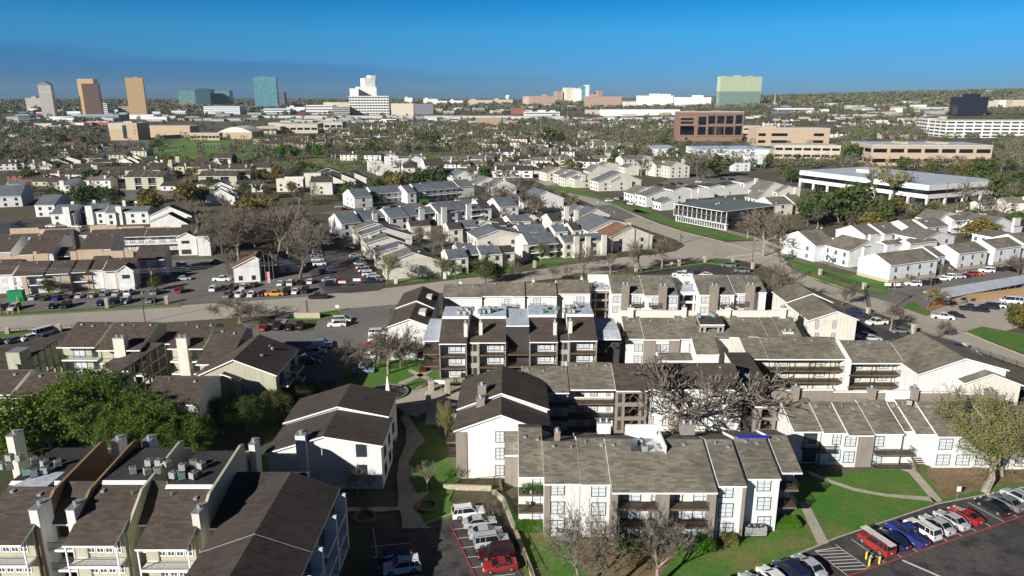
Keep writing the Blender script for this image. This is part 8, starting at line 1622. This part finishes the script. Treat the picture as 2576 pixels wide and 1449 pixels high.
for i, x in enumerate((670, 681, 690)):
    X, Y = W(x, 717); a = MB(); a.tube((0, 0, 0), (0, 0, 10), .06, .04, 6); poly('flagpole', ['leftmost', 'middle', 'rightmost'][i] + ' of the three pale flagpoles by the leasing office', 'flagpole', [('pole', a, METAL)], (X, Y, 0))
X, Y = W(673, 716); b = MB(); b.slab((0, 0, .6), (.9, 0, .6), (.9, .05, .6), (0, .05, .6), 3.6); poly('feather_banner', 'pink feather banner beside the flagpoles', 'banner', [('cloth', b, mat('pink_cloth', (.70, .28, .38), .8))], (X, Y, 0))
for i, (x, y, L_) in enumerate(((1645, 0, 0),)): pass
X, Y = W(325, 772 - 15); a = MB(); 
X, Y = W(44, 757); a = MB(); a.box(-2, -1, 0, 2, 1, 3.0); b = MB(); b.box(-2.1, -1.1, 3.0, 2.1, 1.1, 3.2); poly('dumpster', 'tall green dumpster between yellow posts at the left edge', 'dumpster', [('bin', a, mat('dumpster_green', (.01, .22, .08), .6)), ('lid', b, mat('dumpster_green', (.01, .22, .08), .6))], (X, Y, 0), .2)
def bollard(x, y, lab, h=1.1, t='P'):
    tl(t); X, Y = W(*Q(x, y)); a = MB(); a.tube((0, 0, 0), (0, 0, h), .12, .12, 10, 0, True); r = poly('bollard', lab, 'bollard', [('post', a, YPAINT)], (X, Y, 0)); return r
bollard(985, 1280, 'yellow bollard left of the fire hydrant', t='D3'); bollard(1015, 1350, 'yellow bollard nearest the camera by the hydrant', t='D3'); bollard(1117, 1328, 'yellow bollard right of the fire hydrant', t='D3')
tl('D3'); X, Y = W(*Q(1030, 1300)); a = MB(); a.tube((0, 0, 0), (0, 0, .7), .16, .14, 8); a.tube((0, 0, .7), (0, 0, .85), .18, .05, 8); a.tube((-.28, 0, .5), (.28, 0, .5), .08, .08, 6, 0, 2); poly('fire_hydrant', 'pale fire hydrant between three yellow bollards', 'fire hydrant', [('body', a, METAL)], (X, Y, .1))
for x, y, lab in ((145, 1050, 'yellow post left of the dumpster'), (180, 1055, 'yellow post in front of the dumpster'), (245, 1045, 'yellow post right of the dumpster'), (78, 1170, 'yellow post at the bin enclosure, left'), (132, 1170, 'yellow post at the bin enclosure, middle'), (192, 1165, 'yellow post at the bin enclosure, right')): bollard(x, y, lab, 1.6, 'B0')
for x, y, lab, g in ((485, 1072, 'beige', 1), (535, 1077, 'grey', 0), (598, 1085, 'grey', 0)): tl('D2'); X, Y = W(*Q(x, y)); o = link('air_conditioner', acmesh(g), None, (X, Y, 0), .1, 1.25); tag(o, f'{lab} cooling unit on the ground below the left windows, {"left" if x < 500 else "middle" if x < 560 else "right"}', 'air conditioner')
for x, y, p in ((2375, 1040, 'left'), (2432, 1040, 'middle'), (2497, 1038, 'right')): tl('D2'); X, Y = W(*Q(x, y)); o = link('air_conditioner', acmesh(0), None, (X, Y, .2), .1, 1.35); tag(o, f'grey cooling unit on the slab right of the pale shrub, {p} one of three', 'air conditioner')
# fountain, tree pits, entrance monument, seating
X, Y = W(976, 990); a = MB()
for k in range(24):
    p, q = 2 * math.pi * k / 24, 2 * math.pi * (k + 1) / 24; a.slab((4.2 * math.cos(p), 4.2 * math.sin(p), 0), (4.2 * math.cos(q), 4.2 * math.sin(q), 0), (3.8 * math.cos(q), 3.8 * math.sin(q), 0), (3.8 * math.cos(p), 3.8 * math.sin(p), 0), .5)
b = MB(); b.tube((0, 0, 0), (0, 0, 3.8), .7, .12, 4, 0, True); c = MB(); c.tube((0, 0, 0), (0, 0, .3), 3.8, 3.8, 24, 0, True); poly('fountain', 'round stone fountain with white obelisk in the shaded court', 'fountain', [('basin', a, mat('dark_stone', (.16, .14, .11), .8)), ('obelisk', b, WHITE), ('water', c, mat('dark_water', (.01, .02, .025), .1))], (X, Y, 0))
for x, y, lab in ((1074, 1276, 'round brick planter ring beside the lower lot'), (918, 1303, 'round brick planter ring in the dark lawn')):
    X, Y = W(x, y); a = MB()
    for k in range(20):
        p, q = 2 * math.pi * k / 20, 2 * math.pi * (k + 1) / 20; a.slab((1.6 * math.cos(p), 1.6 * math.sin(p), 0), (1.6 * math.cos(q), 1.6 * math.sin(q), 0), (1.3 * math.cos(q), 1.3 * math.sin(q), 0), (1.3 * math.cos(p), 1.3 * math.sin(p), 0), .4)
    poly('planter', lab, 'planter', [('ring', a, REDBR)], (X, Y, 0))
X, Y = W(774, 800); a = MB(); a.box(-3.5, -.6, 0, 3.5, .6, 1.6); b = MB(); b.box(-.2, -.2, 1.6, .2, .2, 5); poly('entrance_monument', 'low stone entrance monument with dark post on the driveway lawn', 'monument', [('wall', a, STONE), ('post', b, WOOD)], (X, Y, 0))
for i, (x, y) in enumerate(((2160, 1310), (2230, 1345))): pass
# potted plants on the top-left balcony of the foreground block
PR = random.Random(8)
for k in range(9):
    px_ = B1.o[0] + ga.u0 + .5 + k * (ga.u1 - ga.u0 - 1) / 8; py_ = B1.o[1] + ga.v0 + .45 + (k % 2) * .7; a = MB(); a.tube((0, 0, 0), (0, 0, .35), .16, .22, 8, 0, 2); r = link('potted_plant', None, loc=(px_, py_, 5.45)); tag(r, '', 'plant', 'potted plants on the top-left balcony'); r['_ph'] = 'potted plant on the top-left balcony of the foreground block'; r['_p'] = P2(px_, py_, 5.5); CARS.append(r)
    put('pot', a, (mat('terracotta', (.35, .14, .07), .8), WH2, mat('green_pot', (.02, .2, .06), .5))[k % 3], r); rs = np.random.RandomState(k); me = quads(rs, rs.normal(0, .2, (160, 3)) + [0, 0, .7], np.full(160, .05)); settint(me, rs.uniform(0, 1, 160)); me.materials.append(LGRN); link('foliage', me, r)
# balcony furniture
def chair(bx, u, v, z, lab):
    r = link('patio_chair', None, loc=(bx.o[0] + u, bx.o[1] + v, z), rz=PR.uniform(-.5, .5)); tag(r, lab, 'chair'); a = MB(); a.box(-.28, -.28, .38, .28, .28, .45); put('seat', a, WOOD, r); a = MB(); a.box(-.28, .22, .45, .28, .28, .95); put('backrest', a, WOOD, r)
    for sx in (-1, 1):
        for sy in (-1, 1): a = MB(); a.box(sx * .24 - .03, sy * .24 - .03, 0, sx * .24 + .03, sy * .24 + .03, .38); put('leg', a, IRON, r)
chair(B1, ga.u0 + 1.2, ga.v0 + .9, 2.75, 'brown patio chair on the left middle balcony, left one'); chair(B1, ga.u0 + 4.2, ga.v0 + .9, 2.75, 'brown patio chair on the left middle balcony, right one'); chair(B1, gh.u0 + 1.2, gh.v0 + .9, 2.75, 'patio chair on the right corner middle balcony'); chair(B1, gh.u0 + 1.4, gh.v0 + .9, 5.45, 'patio chair on the right corner top balcony')
chair(B4, 2.6, us[0].v0 * 0 + 1.0, 2.8, 'patio chair on the left bay of the middle balcony block') if 0 else None
# playing field things
X, Y = W(799, 394); 
X, Y, Z = T(839, 402); a = MB(); a.tube((-2, 0, 0), (-2, 0, 6), .1, .1, 5); a.tube((2, 0, 0), (2, 0, 6), .1, .1, 5); a.tube((-2, 0, 3), (2, 0, 3), .1, .1, 5); poly('goalpost', 'white goalpost on the playing field', 'goalpost', [('frame', a, WH2)], (X, Y, Z))
X, Y, Z = T(532, 374); a = MB()
for k in range(6): a.tube((k * 4 - 10, 0, 0), (k * 4 - 10, 0, 6), .12, .12, 4); a.tube((k * 4 - 10, 0, 6), (k * 4 - 10, -4, 7), .12, .12, 4)
a.tube((-10, 0, 6), (10, 0, 6), .12, .12, 4); poly('baseball_backstop', 'dark steel baseball backstop on the school lawn', 'backstop', [('frame', a, METAL)], (X, Y, Z))
# ================================================================ air between the camera and the far city
mb = MB(); mb.box(-8600, -900, -4, 8600, 7600, 175); hz = put('haze', mb, None)
m = bpy.data.materials.new('haze_air'); m.use_nodes = True; t = m.node_tree; t.nodes.clear(); v = t.nodes.new('ShaderNodeVolumePrincipled'); o = t.nodes.new('ShaderNodeOutputMaterial')
v.inputs['Color'].default_value = (.62, .78, 1, 1); v.inputs['Density'].default_value = .00004; v.inputs['Anisotropy'].default_value = .1; t.links.new(v.outputs[0], o.inputs['Volume'])
hz.data.materials.clear(); hz.data.materials.append(m); struct(hz, 'stuff')
# ================================================================ labels that single each thing out
LM = [(30, 1100, 'behind the lower left flat roofs'), (240, 1100, 'in the lower left courtyard'), (450, 1080, 'in the dark court left of the white house'), (1120, 1040, 'beside the swimming pool'), (1080, 1230, 'beside the winding path'), (950, 900, 'beside the shaded driveway'), (1520, 1440, 'in front of the foreground block'), (1520, 890, 'before the balcony block'), (1690, 1060, 'in the courtyard behind the foreground block'), (2090, 950, 'before the gallery walkways'), (2470, 1200, 'beside the right lawn'), (620, 800, 'on the lower verge of the main street'), (600, 640, 'beside the leasing office'), (740, 650, 'left of the tree-lined lane'), (650, 540, 'behind the leasing office'), (250, 510, 'behind the slate-roofed white row'), (110, 480, 'in the far-left lanes'), (380, 730, 'beside the peach and white row'), (980, 480, 'above the motel-style row'), (880, 510, 'at the left end of the motel-style row'), (1100, 450, 'behind the motel-style row'), (1230, 500, 'right of the motel-style row'), (790, 500, 'beside the cubist townhouse'), (790, 425, 'on the near edge of the playing field'), (740, 400, 'on the far edge of the playing field'), (1080, 350, 'before the shops at centre'), (1385, 345, 'among the brown roofs at centre'), (1460, 690, 'on the verge of the curving street'), (1640, 680, 'beside the small dark lot'), (1240, 700, 'on the curving street by the courtyard houses'), (1080, 640, 'in the courtyard houses'), (970, 710, 'at the mouth of the tree-lined lane'), (1340, 540, 'in the street verge above the courtyard houses'), (1420, 500, 'on the green verge of the upper street'), (1930, 620, 'beside the teal-roofed block'), (2100, 560, 'in the dark oak group behind the right houses'), (2240, 520, 'in front of the white ring office'), (2480, 480, 'right of the white ring office'), (2470, 600, 'behind the pale grey houses'), (2570, 820, 'at the right edge by the green corner'), (2120, 760, 'on the verge of the right-hand street'), (1940, 740, 'behind the right cream gables'), (2240, 830, 'beside the gate on the right-hand street'), (1610, 440, 'above the cream cluster'), (1780, 440, 'beside the grey townhouses'), (1700, 375, 'below the granite office'), (1560, 400, 'left of the large flat hall'), (1980, 440, 'left of the white ring office'), (2250, 400, 'before the long orange-tan office'), (2380, 340, 'in front of the white garage'), (2000, 390, 'beside the beige parking deck'), (2150, 330, 'on the slope left of the white garage'), (70, 395, 'beside the left side street'), (200, 380, 'left of the school'), (390, 370, 'on the school lawn'), (600, 400, 'right of the school lawn'), (450, 430, 'below the school lawn'), (300, 460, 'among the sawtooth gable rows'), (600, 470, 'above the white striped roof'), (900, 380, 'in the brown rows above the field'), (1250, 400, 'left of the upper street'), (1400, 420, 'beside the upper street'), (860, 335, 'beside the pale school block'), (2420, 400, 'right of the long orange-tan office'), (2300, 580, 'behind the sawtooth roofs at right'), (2430, 440, 'beside the right end of the ring office')]
for r in TREES:
    if not r['label']:
        x, y = r['_p']; m = min(LM, key=lambda q: (q[0] - x) ** 2 + ((q[1] - y) * 2.2) ** 2); r['_ph'] = r['_ph'] + ' ' + m[2]
ORD = ['leftmost', 'second from left', 'third from left', 'fourth from left', 'fifth from left', 'sixth from left', 'seventh from left', 'eighth from left', 'ninth from left', 'tenth from left'] + [w + ' from left' for w in ('eleventh', 'twelfth', 'thirteenth', 'fourteenth', 'fifteenth', 'sixteenth', 'seventeenth', 'eighteenth')]
for r in THINGS:
    if '_ph' not in r.keys(): r['_ph'] = r['label']; r['_p'] = P2(*r.location)
    if r['label']: r['_ph'] = r['label']
by = {}
for r in THINGS: by.setdefault(r['_ph'], []).append(r)
for ph, l in by.items():
    l.sort(key=lambda r: r['_p'][0])
    for i, r in enumerate(l):
        nw = len(ph.split())
        o_ = ORD[min(i, len(ORD) - 1)]
        r['label'] = ph if len(l) == 1 else f'{ph}, {o_}'
        if len(r['label'].split()) > 16:
            q = ph.replace('dense dark green', 'dark').replace('thin yellow-green', 'green').replace(' the ', ' ').replace('large ', ''); r['label'] = f'{q}, {o_}'
            if len(r['label'].split()) > 16: r['label'] = f"{q}, {o_.replace('from left', '')}".strip(); print('LONG', len(r['label'].split()), r['label'])
for r in THINGS:
    for k in ('_ph', '_p'):
        if k in r.keys(): del r[k]
